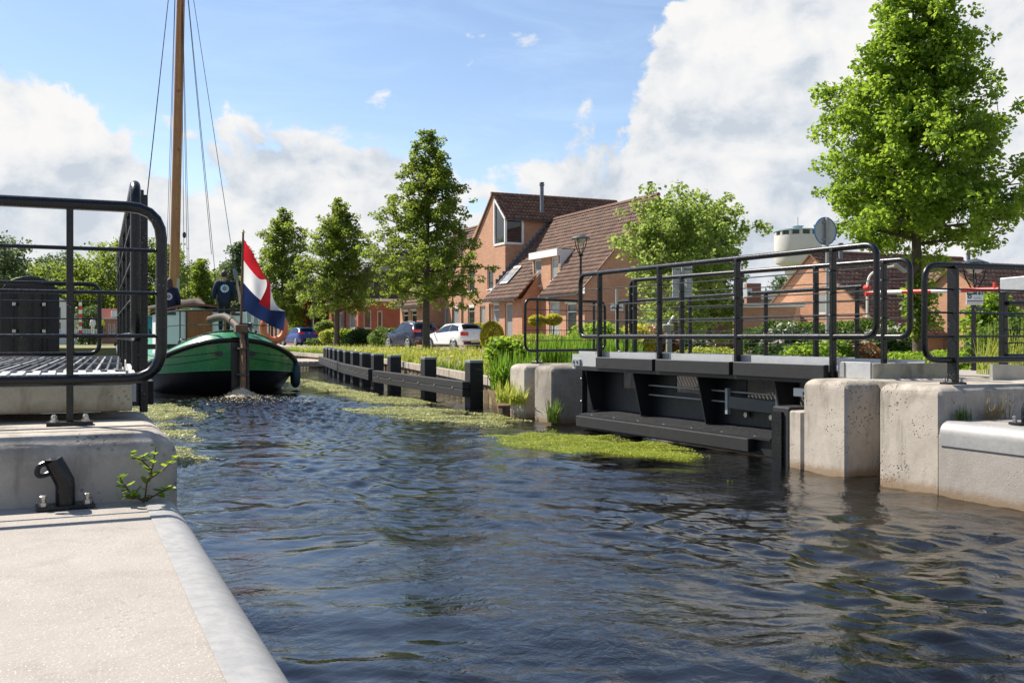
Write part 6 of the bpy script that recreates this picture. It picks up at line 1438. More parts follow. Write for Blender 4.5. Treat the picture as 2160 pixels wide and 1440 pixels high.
def signs():
    # round sign seen from behind
    d = 22.; c = at(1745, 487, d=d); t = thing('round_sign', 'round traffic sign seen from its grey back, with blue rim', 'sign', (c.x, c.y, .72))
    MB().tube([(c.x, c.y, .7), (c.x, c.y, 1.0), (c.x, c.y, 1.01), (c.x, c.y, c.z+.30)], [.05, .05, .038, .038], 10).build('pole', 'galvanised', t, smooth=True)
    n = Vector((.03, 1, 0)).normalized(); a = n.cross(Vector((0, 0, 1))).normalized(); up = Vector((0, 0, 1)); cc = c+n*.06-a*.0
    cc = c+n*.06+Vector((-.0, 0, 0))
    def disc(r_, o, th): return MB().prism([cc+n*o+(a*math.cos(q)+up*math.sin(q))*r_ for q in [2*math.pi*k/36 for k in range(36)]], n*th)
    disc(.30, 0, .012).build('disc', 'sign_back', t); MB().tube([cc+(a*math.cos(q)+up*math.sin(q))*.305 for q in [2*math.pi*k/36 for k in range(36)]], .014, 6, True).build('rim', 'sign_blue', t)
    for z in (.19, -.19): MB().obox(cc+up*z-a*.09-n*.03, cc+up*z+a*.09-n*.03, .05, .03).build('clamp', 'galvanised', t)
    # direction boards seen from behind
    d = 27.; c = at(1440, 600, d=d); t = thing('sign_post', 'stacked rectangular traffic signs seen from behind on a grey pole', 'sign', (c.x, c.y, .72)); k = d/2070
    MB().tube([(c.x, c.y, .7), (c.x, c.y, 1.3), (c.x, c.y, 1.31), (c.x, c.y, at(1440, 562, d=d).z)], [.055, .055, .04, .04], 10).build('pole', 'galvanised', t, smooth=True)
    for y0, y1 in ((561, 566.5), (569, 608), (609, 626)):
        z0, z1 = at(1440, y1, d=d).z, at(1440, y0, d=d).z; p = Vector((c.x, c.y, (z0+z1)/2))+F2*.06
        b = MB().prism([p-R2*20*k+Vector((0, 0, z0-p.z)), p+R2*20*k+Vector((0, 0, z0-p.z)), p+R2*20*k+Vector((0, 0, z1-p.z)), p-R2*20*k+Vector((0, 0, z1-p.z))], F2*.012).build('board', 'sign_back', t)
        for s_ in (-1, 1): MB().obox(p+R2*s_*20*k+Vector((0, 0, z0-p.z)), p+R2*s_*20*k+Vector((0, 0, z1-p.z)), .02, .03).build('edge', 'aluminium', b)
    z0, z1 = at(1440, 606, d=d).z, at(1440, 590, d=d).z; p = Vector((c.x, c.y, 0))-F2*.05
    q = lambda u, z, o=0.: p+R2*u*k-F2*o+Vector((0, 0, z))
    b = MB().prism([q(-8, z0), q(8, z0), q(8, z1), q(-8, z1)], F2*.01).build('plate', 'sign_white', t)
    zc = (z0+z1)/2+.02; MB().tube([q(4.4*math.cos(a), zc+4.0*k*math.sin(a)+.01, .012) for a in [math.pi*j/10 for j in range(-2, 13)]], .008, 5).build('symbol', 'sign_dark', b)
    MB().prism([q(-6, z0+.035, .004), q(6.5, z0+.035, .004), q(6.5, z0+.012, .004), q(-6, z0+.012, .004)], F2*.001).build('symbol', 'sign_dark', b)
    # cycle sign
    d = 21.; c = at(1301, 640, d=d); k = d/2070; t = thing('cycle_sign', 'small white plate with bicycle symbols on a thin steel post', 'sign', (c.x, c.y, .72))
    zt = at(1301, 610, d=d).z; MB().obox((c.x, c.y, .7), (c.x, c.y, zt), .05, .03).build('pole', 'galvanised', t)
    p = Vector((c.x, c.y, 0))-F2*.04; q = lambda u, y, o=0.: p+R2*(u-1301)*k-F2*o+Vector((0, 0, at(1301, y, d=d).z))
    b = MB().prism([q(1288, 655), q(1314, 655), q(1314, 640), q(1288, 640)], F2*.01).build('plate', 'sign_white', t)
    for cx in (1293.5, 1307.5):
        for o_ in (-3, 3): MB().tube([q(cx+o_+2.0*math.cos(a), 650.5-2.0*math.sin(a), .006) for a in [2*math.pi*j/14 for j in range(14)]], .0045, 4, True).build('wheel_mark', 'sign_dark', b)
        MB().tube([q(cx-3, 650.5, .008), q(cx-1, 646.5, .008), q(cx+2, 646.5, .008), q(cx, 650.5, .008), q(cx-1, 646.5, .008)], .0045, 4).build('frame_mark', 'sign_dark', b)
        MB().tube([q(cx+3, 650.5, .008), q(cx+2, 645, .008), q(cx+3.2, 644.6, .008)], .0045, 4).build('frame_mark', 'sign_dark', b)
    # information board
    d = 15.; c = at(2054, 642, d=d); k = d/2070; t = thing('info_sign', 'white information sign with green header on a black post', 'sign', (c.x, c.y, .8))
    MB().obox((c.x, c.y, .7), (c.x, c.y, at(2054, 612, d=d).z), .05, .05).build('pole', 'black_steel', t)
    p = Vector((c.x, c.y, 0))-F2*.035; q = lambda u, y, o=0.: p+R2*(u-2054)*k-F2*o+Vector((0, 0, at(2054, y, d=d).z))
    b = MB().prism([q(2036, 643), q(2072, 643), q(2072, 613.5), q(2036, 613.5)], F2*.012).build('board', 'sign_white', t, bevel=.004)
    def patch(x0, x1, y0, y1, mat, o=.003): MB().prism([q(x0, y1, o), q(x1, y1, o), q(x1, y0, o), q(x0, y0, o)], F2*.001).build('print', mat, b)
    patch(2037, 2071, 614.5, 622, 'sign_green'); patch(2038, 2071, 634, 636, 'sign_dark'); patch(2040, 2050, 616, 618, 'sign_white', .005); patch(2038, 2070, 638.5, 639.2, 'red_paint')
    for y in (626.5, 628.5, 630.5): patch(2051, 2068, y, y+.8, 'sign_back')
    MB().tube([q(2063+4*math.cos(a), 619+4*math.sin(a), .008) for a in [2*math.pi*j/16 for j in range(16)]], .008, 4, True).build('print', 'emblem_ice', b)
    MB().tube([q(2043+3.4*math.cos(a), 626+3.4*math.sin(a), .008) for a in [2*math.pi*j/16 for j in range(16)]], .007, 4, True).build('print', 'sign_dark', b)
    MB().cbox((c.x+.04, c.y-.06, at(2060, 652, d=d).z), (.12, .06, .06)).build('clamp', 'dark_grey', t)
    # white board down the street
    d = 82.; c = at(661, 662, d=d); k = d/2070; t = thing('street_sign', 'white street board on a thin post in front of the red roses', 'sign', (c.x, c.y, .73))
    MB().tube([(c.x, c.y, .7), (c.x, c.y, c.z)], .04, 6).build('pole', 'cream_paint', t); MB().obox(c-R2*8*k, c+R2*8*k, .06, .26).build('board', 'sign_white', t)
    # drinking fountain with a handle
    d = 26.; c = at(1411, 0, d=d); z = lambda y: at(1411, y, d=d).z; t = thing('water_pump', 'grey metal stand with angled handle among the flowers', 'pump', (c.x, c.y, .7))
    MB().tube([(c.x, c.y, .65), (c.x, c.y, z(712)), (c.x-.02, c.y, z(694))], [.09, .075, .06], 10).build('column', 'galvanised', t, smooth=True)
    MB().lathe((c.x-.03, c.y, z(690)), [(.05, -.14), (.15, -.02), (.16, .06), (.13, .08)], 14).build('bowl', 'galvanised', t, smooth=True)
    MB().obox((c.x-.02, c.y, z(684)), (c.x+.14, c.y-.02, z(666)), .045, .045).build('handle', 'white_paint', t)
signs()
# ------------------------------------------------------------------ vegetation
def leaf_mesh(C, size, rng, up=.35, elong=1.5, droop=0.):
    """kite-shaped folded leaves at points C (n,3) -> vertices, quad faces"""
    n = len(C); s_ = size*rng.uniform(.6, 1.35, n)[:, None]
    d = rng.normal(size=(n, 3)); d[:, 2] = d[:, 2]*.6-droop; d /= np.linalg.norm(d, axis=1)[:, None]
    nn = rng.normal(size=(n, 3)); nn[:, 2] += up*2.2; w = np.cross(d, nn); w /= np.linalg.norm(w, axis=1)[:, None]+1e-9
    nr = np.cross(w, d)
    a = C-d*s_*elong*.5; b = C+d*s_*elong*.5; m1 = C+w*s_*.5+nr*s_*.12-d*s_*.08; m2 = C-w*s_*.5+nr*s_*.12-d*s_*.08
    V = np.stack([a, m1, b, m2], 1).reshape(-1, 3); F = np.arange(4*n).reshape(-1, 4); return V, F
def tree(label, base, H, prof, crown0, seed, nleaf, leaf, mat, trunk=.2, limbs=44, lean=(0, 0), name='tree', rise=.35, clump=.36, group=None, extra=None, droop=.15, bare=1.):
    """tapered trunk, limbs and a crown of leaf clumps; prof: (height share, radius) outline of the crown"""
    rng = np.random.RandomState(seed); rd = random.Random(seed); B = Vector(base)
    t = thing(name, label, 'tree', base, group)
    ph = [p[0] for p in prof]; pr = [p[1] for p in prof]; rad = lambda h: float(np.interp(h, ph, pr))
    def trunk_at(h): return B+Vector((lean[0]*h+.10*math.sin(h*3+seed), lean[1]*h+.10*math.cos(h*2.3+seed), H*h))
    m = MB(); hs = [0, .03, .1, .2, .35, .5, .65, .8, .93]; m.tube([trunk_at(h)-(Vector((0, 0, .15)) if h == 0 else Vector((0, 0, 0))) for h in hs], [trunk*1.35, trunk*1.05]+[trunk*(1-h*.93) for h in hs[2:]], 10)
    m.build('trunk', 'bark', t, smooth=True)
    mb = MB(); cl = []; ga = 2.39996; h0 = crown0
    for i in range(limbs):
        f = (i+.5)/limbs; h = h0+(.97-h0)*f**.9; az = i*ga+rd.uniform(-.4, .4); Rr = rad(h)*rd.uniform(.58, 1.12)
        st = trunk_at(max(.05, h-.05*(1-h))); up = rise*(.25+1.3*h)*rd.uniform(.6, 1.3)
        pts = [st]
        for q in (.35, .7, 1.0):
            pts.append(st+Vector((math.cos(az+.25*q*rd.uniform(-1, 1))*Rr*q, math.sin(az+.25*q*rd.uniform(-1, 1))*Rr*q, Rr*up*q-.10*Rr*q*q*(1-h)*2)))
        r0 = max(.012, trunk*.34*(1-h)+.012); mb.tube(pts, [r0, r0*.75, r0*.5, r0*.25], 5)
        nb = 5+int(Rr*5.0)
        for k in range(nb):
            q = .30+.70*(k+rd.random()*.6)/nb; kk = min(int(q*3), 2); u = q*3-kk; u = min(max(u, 0), 1); p = pts[kk].lerp(pts[kk+1], u)
            sp = Rr*.26*(1.15-q*.5); e = p+Vector((rd.gauss(0, sp), rd.gauss(0, sp), rd.gauss(0, sp*.85)+.02))
            if rd.random() < .5: mb.tube([p, (p+e)/2+Vector((0, 0, .04)), e], [r0*.35, r0*.25, r0*.12], 4)
            cl.append((e, clump*rd.uniform(.55, 1.15)*(.55+.45*min(1, Rr/1.5)))) 
    for e in (extra or []):
        p0 = trunk_at(e[0]); pe = p0+Vector(e[1]); mid = p0.lerp(pe, .5)+Vector((0, 0, .15)); mb.tube([p0, mid, pe], [.06, .04, .015], 5)
        for q in np.linspace(.3, 1, e[2]): c = p0.lerp(pe, q); cl.append((c+Vector((rd.gauss(0, .18), rd.gauss(0, .18), rd.gauss(0, .15))), clump*.7))
    tag(mb.build('branch', 'bark', t), kind='stuff')
    wts = np.array([c[1]**2.2 for c in cl]); wts /= wts.sum(); idx = rng.choice(len(cl), nleaf, p=wts)
    cen = np.array([tuple(c[0]) for c in cl])[idx]; rr = np.array([c[1] for c in cl])[idx]
    g = rng.normal(size=(nleaf, 3)); g /= np.linalg.norm(g, axis=1)[:, None]; g *= (rng.uniform(0, 1, nleaf)**.45)[:, None]
    C = cen+g*rr[:, None]*np.array([1, 1, .72])[None]
    V, F = leaf_mesh(C, leaf, rng, .35, 1.25, droop); raw('crown', V, F, mat, t, 'stuff'); return t
LIME = [(.0, .2), (.20, 1.2), (.28, 2.6), (.36, 2.9), (.48, 2.5), (.60, 2.15), (.72, 1.7), (.84, 1.1), (.93, .6), (1, .2)]
sclp = lambda p, f: [(a, b*f) for a, b in p]
b = at(903, 0, d=49.5); H1 = at(903, 268, d=49.5).z-.68
tree('dark green lime tree between the two parked cars', (b.x, b.y, .68), H1, sclp(LIME, 1.0), .26, 11, 36000, .105, 'leaf_lime', .21, 58, extra=[(.36, (3.6, -1.2, .2), 9), (.42, (-3.1, .6, .0), 7), (.30, (-2.4, -.5, .3), 6)])
b = at(713, 0, d=72.); tree('lime tree beside the far fender posts, left of the dark blue car', (b.x, b.y, .68), at(713, 418, d=72.).z-.68, sclp(LIME, 1.04), .27, 5, 22000, .14, 'leaf_lime', .23, 50, clump=.48)
b = at(598, 0, d=92.); tree('tall lime tree directly behind the flag', (b.x, b.y, .68), at(598, 436, d=92.).z-.68, sclp(LIME, 1.25), .2, 23, 21000, .165, 'leaf_lime', .26, 50, clump=.55)
b = at(508, 0, d=106.); tree('leafy tree left of the flag staff', (b.x, b.y, .68), at(508, 508, d=106.).z-.68, sclp(LIME, 1.15), .15, 29, 13000, .22, 'leaf_far', .24, 40, clump=.75)
b = at(424, 0, d=98.); tree('small pointed tree between the mast and the helmsman', (b.x, b.y, .68), at(424, 545, d=98.).z-.68, sclp(LIME, .82), .10, 37, 11000, .18, 'leaf_lime', .2, 36, clump=.6)
BIG = [(.0, .2), (.24, .9), (.33, 2.1), (.40, 2.75), (.52, 2.55), (.64, 2.0), (.75, 1.55), (.86, 1.15), (.95, .6), (1, .2)]
b = at(1932, 0, d=24.); tree('large bright green lime tree at the right edge reaching above the picture', (b.x, b.y, .70), 9.5, sclp(BIG, .92), .34, 3, 66000, .088, 'leaf_bright', .155, 70, clump=.38, extra=[(.42, (2.2, -1.6, .0), 8), (.38, (-2.0, 1.2, -.2), 7), (.16, (.15, -.05, .25), 8), (.22, (.2, 0, -.4), 8), (.1, (.2, -.1, .3), 6)])
MULTI = [(0, .3), (.2, 1.6), (.4, 2.4), (.6, 2.5), (.78, 2.0), (.9, 1.3), (1, .5)]
for k, (px_, d_, yy, sd) in enumerate(((1425, 38., 446, 41), (1500, 40., 452, 43))):
    b = at(px_, 0, d=d_); tree(['grey-green garden tree in front of the shaded gable end, left crown', 'grey-green garden tree in front of the shaded gable end, right crown'][k], (b.x, b.y, .72), at(px_, yy, d=d_).z-.72, sclp(MULTI, .84 if k == 0 else .62), .16, sd, 17000, .115, 'leaf_grey', .10, 40, rise=.8, clump=.40)
# far trees over the water
far = [(8, 78., 505, 'broad tree at the left edge beyond the railings', 1.5, 61), (60, 150., 562, 'far round tree above the black shield', 2.6, 62), (118, 158., 545, 'far pale tree left of the white house', 2.6, 63), (160, 150., 556, 'far dark tree behind the white house', 2.6, 64), (205, 165., 560, 'far tree over the red-roofed house', 2.8, 65),
       (250, 150., 512, 'tall far poplar-like tree beside the black leaf railing', 2.9, 66), (300, 155., 516, 'tall far tree left of the mast', 2.9, 67), (345, 150., 522, 'far tree just left of the mast', 2.6, 68), (395, 165., 560, 'far tree just right of the mast', 2.4, 69), (460, 170., 575, 'far tree behind the helmsman', 2.4, 70)]
FAR = [(0, .6), (.12, 1.5), (.3, 2.2), (.5, 2.4), (.7, 2.0), (.85, 1.4), (1, .4)]
for px_, d_, yy, lb, f, sd in far:
    b = at(px_, 0, d=d_); tree(lb, (b.x, b.y, .6), at(px_, yy, d=d_).z-.6, sclp(FAR, f), .08, sd, 7500, .34 if d_ > 100 else .2, 'leaf_far' if sd % 2 else 'leaf_lime', .3, 30, clump=1.25 if d_ > 100 else .9, group='trees beyond the water')
b = at(188, 0, d=108.); tree('small round tree in front of the pink-brown house', (b.x, b.y, .6), at(188, 648, d=108.).z-.6, sclp(FAR, .75), .1, 75, 3500, .2, 'leaf_far', .1, 20, clump=.7)
b = at(634, 0, d=95.); tree('small bright street tree above the blue hatchback', (b.x, b.y, .7), at(634, 637, d=95.).z-.7, sclp(FAR, .62), .12, 76, 4000, .16, 'leaf_bright', .08, 20, clump=.5)
for px_, d_, yy, lb in ((1650, 120., 585, 'far treetop showing over the flat-roofed building'), (2060, 130., 545, 'far treetop over the right-hand roof')):
    b = at(px_, 0, d=d_); tree(lb, (b.x, b.y, .6), at(px_, yy, d=d_).z-.6, sclp(FAR, 1.2), .1, int(px_), 3000, .28, 'leaf_far', .2, 18, clump=.9)
# a distant wood closes the horizon
def wood_line():
    rng = np.random.RandomState(9); n = 36000; X = rng.uniform(-330, 330, n); 
    top = 6.5+2.2*np.sin(X*.06)+1.3*np.sin(X*.17+1)+.8*np.sin(X*.41); Z = .5+top*rng.uniform(0, 1, n)**.65; Y = 215+rng.uniform(-9, 9, n)*np.sqrt(np.maximum(.05, 1-(Z/ (top+.6))**2))
    V, F = leaf_mesh(np.stack([X, Y, Z], -1), .55, rng); tag(raw('distant_wood', V, F, 'leaf_far'), 'distant belt of woodland closing the horizon behind the houses', 'woodland', kind='stuff')
wood_line()
def bush(label, c, r, n, leaf, mat, name='shrub', cat='shrub', seed=1, flower=None, lobes=7, core=True, flat=.2, stems=True, shell=.55, spike=0.):
    """leafy shrub: lobed volume of leaves over a dark inner mass of twigs; flower=(material, count, size)"""
    rng = np.random.RandomState(seed); c = Vector(c); t = thing(name, label, cat, (c.x, c.y, max(.55, c.z-r[2])))
    L = rng.normal(size=(lobes, 3)); L /= np.linalg.norm(L, axis=1)[:, None]; L[:, 2] = np.abs(L[:, 2])*.9-.1; L *= .55
    if lobes == 1: L[:] = 0
    lr = rng.uniform(.40, .62, lobes) if lobes > 1 else np.array([1.])
    def pts(n_, sh):
        k = rng.randint(0, lobes, n_); g = rng.normal(size=(n_, 3)); g /= np.linalg.norm(g, axis=1)[:, None]; g *= (rng.uniform(sh, 1.05, n_))[:, None]
        return (L[k]+g*lr[k][:, None])*np.array(r)[None]+np.array(c)[None]
    P = pts(n, shell); P = P[P[:, 2] > .55]
    V, F = leaf_mesh(P, leaf, rng, .3, 1.4+spike); raw('foliage', V, F, mat, t, 'stuff')
    if stems:
        m = MB(); rd = random.Random(seed); z0 = max(.5, c.z-r[2])
        for k in range(7): m.tube([(c.x+rd.uniform(-.15, .15)*r[0], c.y+rd.uniform(-.15, .15)*r[1], z0), (c.x+rd.uniform(-.5, .5)*r[0], c.y+rd.uniform(-.5, .5)*r[1], c.z), (c.x+rd.uniform(-.7, .7)*r[0], c.y+rd.uniform(-.7, .7)*r[1], c.z+r[2]*.6)], [.03, .02, .008], 5)
        tag(m.build('stem', 'bark', t), kind='stuff')
    if flower:
        fm, fn, fs = flower; Q = pts(fn, .97); Q = Q[Q[:, 2] > .6]; rep = 9
        Q = np.repeat(Q, rep, 0)+rng.normal(size=(len(Q)*rep, 3))*fs*.42; V, F = leaf_mesh(Q, fs*.55, rng, .5, 1.1); raw('flower', V, F, fm, t, 'stuff')
    return t
def hedge(label, p, q, w, h, n, leaf, mat, seed=1, name='hedge', z0=.68, wob=.12, flower=None):
    rng = np.random.RandomState(seed); p = Vector((*p, 0)); q = Vector((*q, 0)); d = q-p; L = d.length; d.normalize(); s_ = Vector((-d.y, d.x, 0)); t = thing(name, label, 'hedge', (p.x, p.y, z0))
    u = rng.uniform(0, L, n); v = rng.uniform(-1, 1, n); z = rng.uniform(0, 1, n); edge = rng.rand(n)
    z = np.where(edge < .4, rng.uniform(.88, 1.04, n), z); v = np.where(edge > .6, np.sign(v)*rng.uniform(.8, 1.05, n), v)
    hh = h*(1+wob*np.sin(u*2.1+seed)+wob*.7*np.sin(u*4.7+2*seed)); ww = w/2*(1+wob*np.sin(u*3.1+1))*(1-.25*z**3)
    C = np.array(p)[None]+u[:, None]*np.array(d)[None]+(v*ww)[:, None]*np.array(s_)[None]; C[:, 2] = z0+z*hh
    V, F = leaf_mesh(C, leaf, rng, .3, 1.4); raw('foliage', V, F, mat, t, 'stuff')
    m = MB(); rd = random.Random(seed)
    for k in range(int(L*2.5)+2): a = p+d*(L*rd.random()); m.tube([(a.x, a.y, z0-.05), (a.x+rd.uniform(-.2, .2), a.y+rd.uniform(-.2, .2), z0+h*.8)], [.02, .006], 4)
    tag(m.build('stem', 'bark', t), kind='stuff')
    if flower:
        fm, fn, fs = flower; i = rng.choice(np.where(z > .35)[0], fn); Q = np.repeat(C[i], 9, 0)+rng.normal(size=(fn*9, 3))*fs*.45; V, F = leaf_mesh(Q, fs*.5, rng, .5, 1.1); raw('flower', V, F, fm, t, 'stuff')
    return t
def by(px_, d_, z=0): c = at(px_, 0, d=d_); return (c.x, c.y, z)
# clipped balls and standards by the houses
c = at(1038, 700, d=50.); bush('yellow clipped ball shrub right of the white hatchback', (c.x, c.y, 1.45), (.60, .60, .78), 9000, .05, 'leaf_yellow', 'topiary_ball', 'shrub', 2, lobes=1, shell=.90)
c = at(1006, 700, d=57.); bush('smaller yellow clipped ball behind the white hatchback', (c.x, c.y, 1.4), (.8, .8, .85), 6000, .06, 'leaf_yellow', 'topiary_ball', 'shrub', 3, lobes=1, shell=.90)
for k, (px_, yy) in enumerate(((1133, 676), (1167, 674))):
    c = at(px_, yy, d=38.); t = bush(['clipped standard shrub on a thin stem, left one before the house door', 'clipped standard shrub on a thin stem, right one before the house door'][k], tuple(c), (.34, .34, .22), 3500, .05, 'leaf_yellow', 'topiary_standard', 'shrub', 5+k, lobes=1, shell=.75, stems=False)
    MB().tube([(c.x, c.y, .7), (c.x+.03, c.y, c.z)], [.03, .025], 6).build('stem', 'bark', t)
a, b_ = by(800, 66.), by(852, 64.); hedge('light green hedge in front of the brick corner house', a[:2], b_[:2], 1.2, 1.15, 7000, .10, 'leaf_hedge', 3)
bush('rounded light green shrub left of the hedge', by(806, 66.5, 1.3), (1.0, 1.0, .9), 4500, .10, 'leaf_hedge', seed=8)
bush('spiky dark plant before the brick corner house', by(762, 72., 1.15), (1.25, 1.2, .85), 2600, .14, 'leaf_dark', seed=9, spike=3.2, lobes=5)
bush('golden shrub beside the second lime tree', by(728, 73., 1.25), (.9, .8, .85), 3000, .12, 'leaf_bright', seed=10)
bush('mixed garden shrub left of the second lime tree', by(700, 76., 1.25), (1.0, .9, .9), 3200, .13, 'leaf_grass', seed=12)
bush('grey-green lavender shrub beside the blue hatchback', by(682, 82., 1.7), (1.1, 1.0, 1.35), 4200, .12, 'leaf_grey', seed=13)
bush('low white-flowered plant at the foot of the black lamp', by(668, 78., 1.0), (.9, .8, .5), 1800, .11, 'leaf_hedge', seed=14, flower=('petal_cream', 30, .08))
bush('climbing rose with red flowers on the row house', by(668, 92., 3.3), (1.3, .8, 2.5), 4200, .15, 'leaf_dark', 'climbing_rose', 'shrub', 15, flower=('petal_red', 160, .22), lobes=9)
bush('second red climbing rose nearer the street board', by(640, 96., 2.6), (1.1, .8, 1.8), 2400, .15, 'leaf_dark', 'climbing_rose', 'shrub', 16, flower=('petal_red', 70, .22), lobes=7)
# gardens behind the bridge
hedge('weedy flowering hedge below the clipped standards', by(1062, 36.)[:2], by(1200, 31.)[:2], 1.2, .75, 9000, .055, 'leaf_grass', 21, flower=('petal_cream', 60, .05))
bush('yellow-green bush behind the iris bed', by(1262, 24.5, 1.30), (.75, .7, 0.65), 5200, .06, 'leaf_bright', seed=22, flower=('petal_yellow', 24, .06))
bush('golden-leaved bush right of the iris bed', by(1325, 25.5, 1.25), (.75, .7, 0.62), 5200, .06, 'leaf_yellow', seed=23)
bush('rhododendron with pink flower heads behind the railings', by(1375, 27., 1.15), (.8, .7, 0.60), 4200, .075, 'leaf_copper', 'rhododendron', 'shrub', 24, flower=('petal_pink', 60, .13))
bush('dark green bush behind the grey pump', by(1440, 31., 1.05), (1.0, .8, 0.55), 4200, .07, 'leaf_dark', seed=25, flower=('petal_pink', 18, .10))
bush('low weedy bush below the stacked signs', by(1490, 25., 0.85), (1.4, .6, 0.35), 4500, .06, 'leaf_grass', seed=26, flower=('petal_yellow', 20, .05))
bush('round green bush before the garage wall', by(1600, 27., 1.20), (.72, .7, 0.60), 6500, .065, 'leaf_hedge', seed=27)
bush('pink rhododendron under the garage wall', by(1625, 23.5, 0.90), (.8, .6, 0.40), 3200, .06, 'leaf_dark', 'rhododendron', 'shrub', 28, flower=('petal_pink', 34, .08))
bush('shrub with cream flower clusters left of the round sign post', by(1680, 25., 1.15), (.95, .8, 0.65), 6500, .06, 'leaf_dark', seed=29, flower=('petal_cream', 130, .12))
hedge('tall green hedge behind the cream-flowered shrub', by(1600, 34.)[:2], by(1900, 29.)[:2], 1.6, 1.12, 14000, .085, 'leaf_hedge', 30)
bush('golden and green shrub right of the round sign post', by(1770, 22., 1.00), (.75, .6, 0.50), 5200, .055, 'leaf_bright', seed=31)
bush('copper-leaved shrub under the grey lamp', by(1825, 22., 0.95), (.7, .6, 0.45), 4200, .055, 'leaf_copper', seed=32, flower=('petal_cream', 26, .09))
bush('cream-flowered shrub behind the end of the bridge railing', by(1885, 25., 1.15), (.95, .8, 0.65), 6000, .06, 'leaf_dark', seed=33, flower=('petal_cream', 120, .12))
bush('low yellow-green shrub beneath the bridge kerb', by(1700, 18., .95), (.75, .5, .42), 3800, .05, 'leaf_bright', seed=34)
hedge('leafy green hedge at the foot of the large lime tree', by(1915, 21.)[:2], by(2110, 18.)[:2], 1.1, .42, 9000, .075, 'leaf_bright', 35)
bush('twiggy bush climbing beside the info sign', by(2095, 19., 1.50), (.7, .6, 0.95), 3600, .07, 'leaf_bright', seed=36, lobes=9)
bush('tall weedy growth at the far right edge', by(2140, 15.5, 1.15), (.8, .6, 0.65), 4200, .06, 'leaf_hedge', seed=37, lobes=8)
bush('ivy on the trunk of the large lime tree', by(1936, 23.8, 2.0), (.20, .20, 1.2), 1100, .09, 'leaf_lime', 'ivy', 'plant', 38, lobes=9, stems=False)
# blades: grass verge, reeds, iris
def blades(name, P, h, w, mat, rng, bend=.45, parent=None, kind='stuff'):
    """bent tapering blades of three quads each"""
    n = len(P); hh = h*rng.uniform(.5, 1.2, n)[:, None]; a = rng.uniform(0, 6.283, n); s_ = np.stack([np.cos(a), np.sin(a), np.zeros(n)], -1); ww = w*rng.uniform(.6, 1.3, n)[:, None]
    b = np.clip(np.abs(rng.normal(0, bend, n)), 0, 1.1)[:, None]; ln = np.stack([-np.sin(a), np.cos(a), np.zeros(n)], -1); z = np.array([0, 0, 1.])[None]; L = []
    for f, q in ((0, .8), (.4, 1.), (.75, .7), (1., .08)):
        c = P+ln*(b*hh*.75*f**1.9)+z*hh*(f-.55*b*f*f); L += [c-s_*ww*.5*q, c+s_*ww*.5*q]
    V = np.stack(L, 1).reshape(-1, 3); i = np.arange(n)[:, None, None]*8; F = (i+np.array([[0, 1, 3, 2], [2, 3, 5, 4], [4, 5, 7, 6]])[None]).reshape(-1, 4); return raw(name, V, F, mat, parent, kind)
def verge():
    rng = np.random.RandomState(12); n = 80000; Y = 17.5+45*rng.rand(n)**1.25; bx = np.array([bank_x(y) for y in Y]); xr = np.minimum(17.3-.107*(Y-41.5)-.15, bx+9.); X = bx+.05+(xr-bx)*rng.rand(n)**1.1
    Z = np.array([gz(x, y) for x, y in zip(X, Y)])-.02; P = np.stack([X, Y, Z], -1)
    pat = np.sin(X*.9+Y*.35)+np.sin(X*2.3-Y*.7)*.6+rng.normal(0, .5, n)
    tag(blades('grass', P[pat > .2], .20, .022, 'leaf_grass', rng), 'dry yellow-green grass on the canal verge', 'grass', kind='stuff')
    tag(blades('grass', P[pat <= .2], .16, .022, 'leaf_hedge', rng), 'greener low grass on the canal verge', 'grass', kind='stuff')
    tall = P[(rng.rand(n) < .10)]; tag(blades('tall_grass', tall, .42, .016, 'leaf_grass', rng), 'taller seeding grass along the verge', 'grass', kind='stuff')
    k = rng.choice(n, 700); Q = P[k]+np.array([0, 0, .26])[None]; dist = Q[:, 1] > 24; Q = Q[dist & (np.abs(Q[:, 1]-34) < 14)]; V, F = leaf_mesh(np.repeat(Q, 3, 0)+rng.normal(size=(len(Q)*3, 3))*.02, .07, rng, .8, 1.1); tag(raw('meadow_flowers', V, F, 'petal_yellow'), 'small yellow flowers scattered in the verge grass', 'flowers', kind='stuff')
    k = rng.choice(n, 300); Q = P[k]+np.array([0, 0, .24])[None]; V, F = leaf_mesh(np.repeat(Q, 3, 0)+rng.normal(size=(len(Q)*3, 3))*.02, .06, rng, .8, 1.1); tag(raw('meadow_flowers', V, F, 'petal_cream'), 'small white flowers scattered in the verge grass', 'flowers', kind='stuff')
    # garden ground behind the bridge
    n = 26000; X = rng.uniform(10.6, 22, n); Y = rng.uniform(11, 34, n); ok = ~((X > 17.3-.107*(Y-41.5)) & (Y < 40)) ; P = np.stack([X, Y, np.full(n, .69)], -1)[ok]; tag(blades('grass', P, .22, .018, 'leaf_grass', rng), 'rough grass on the bank behind the bridge', 'grass', kind='stuff')
verge()
def clump_plant(label, c, r, n, h, w, mat, seed, name='reed_clump', flower=None, cat='reeds', bend=.3, z=.5):
    rng = np.random.RandomState(seed); t = thing(name, label, cat, (c[0], c[1], z)); a = rng.uniform(0, 6.28, n); q = np.sqrt(rng.rand(n)); P = np.stack([c[0]+np.cos(a)*q*r[0], c[1]+np.sin(a)*q*r[1], np.full(n, z)], -1)
    blades('blades', P, h, w, mat, rng, bend, t)
    if flower: fm, fn, fs = flower; Q = P[rng.choice(n, fn)]+np.array([0, 0, h*.9])[None]+rng.normal(size=(fn, 3))*.1; V, F = leaf_mesh(np.repeat(Q, 6, 0)+rng.normal(size=(fn*6, 3))*fs*.4, fs, rng, .5, 1.2); raw('flower', V, F, fm, t, 'stuff')
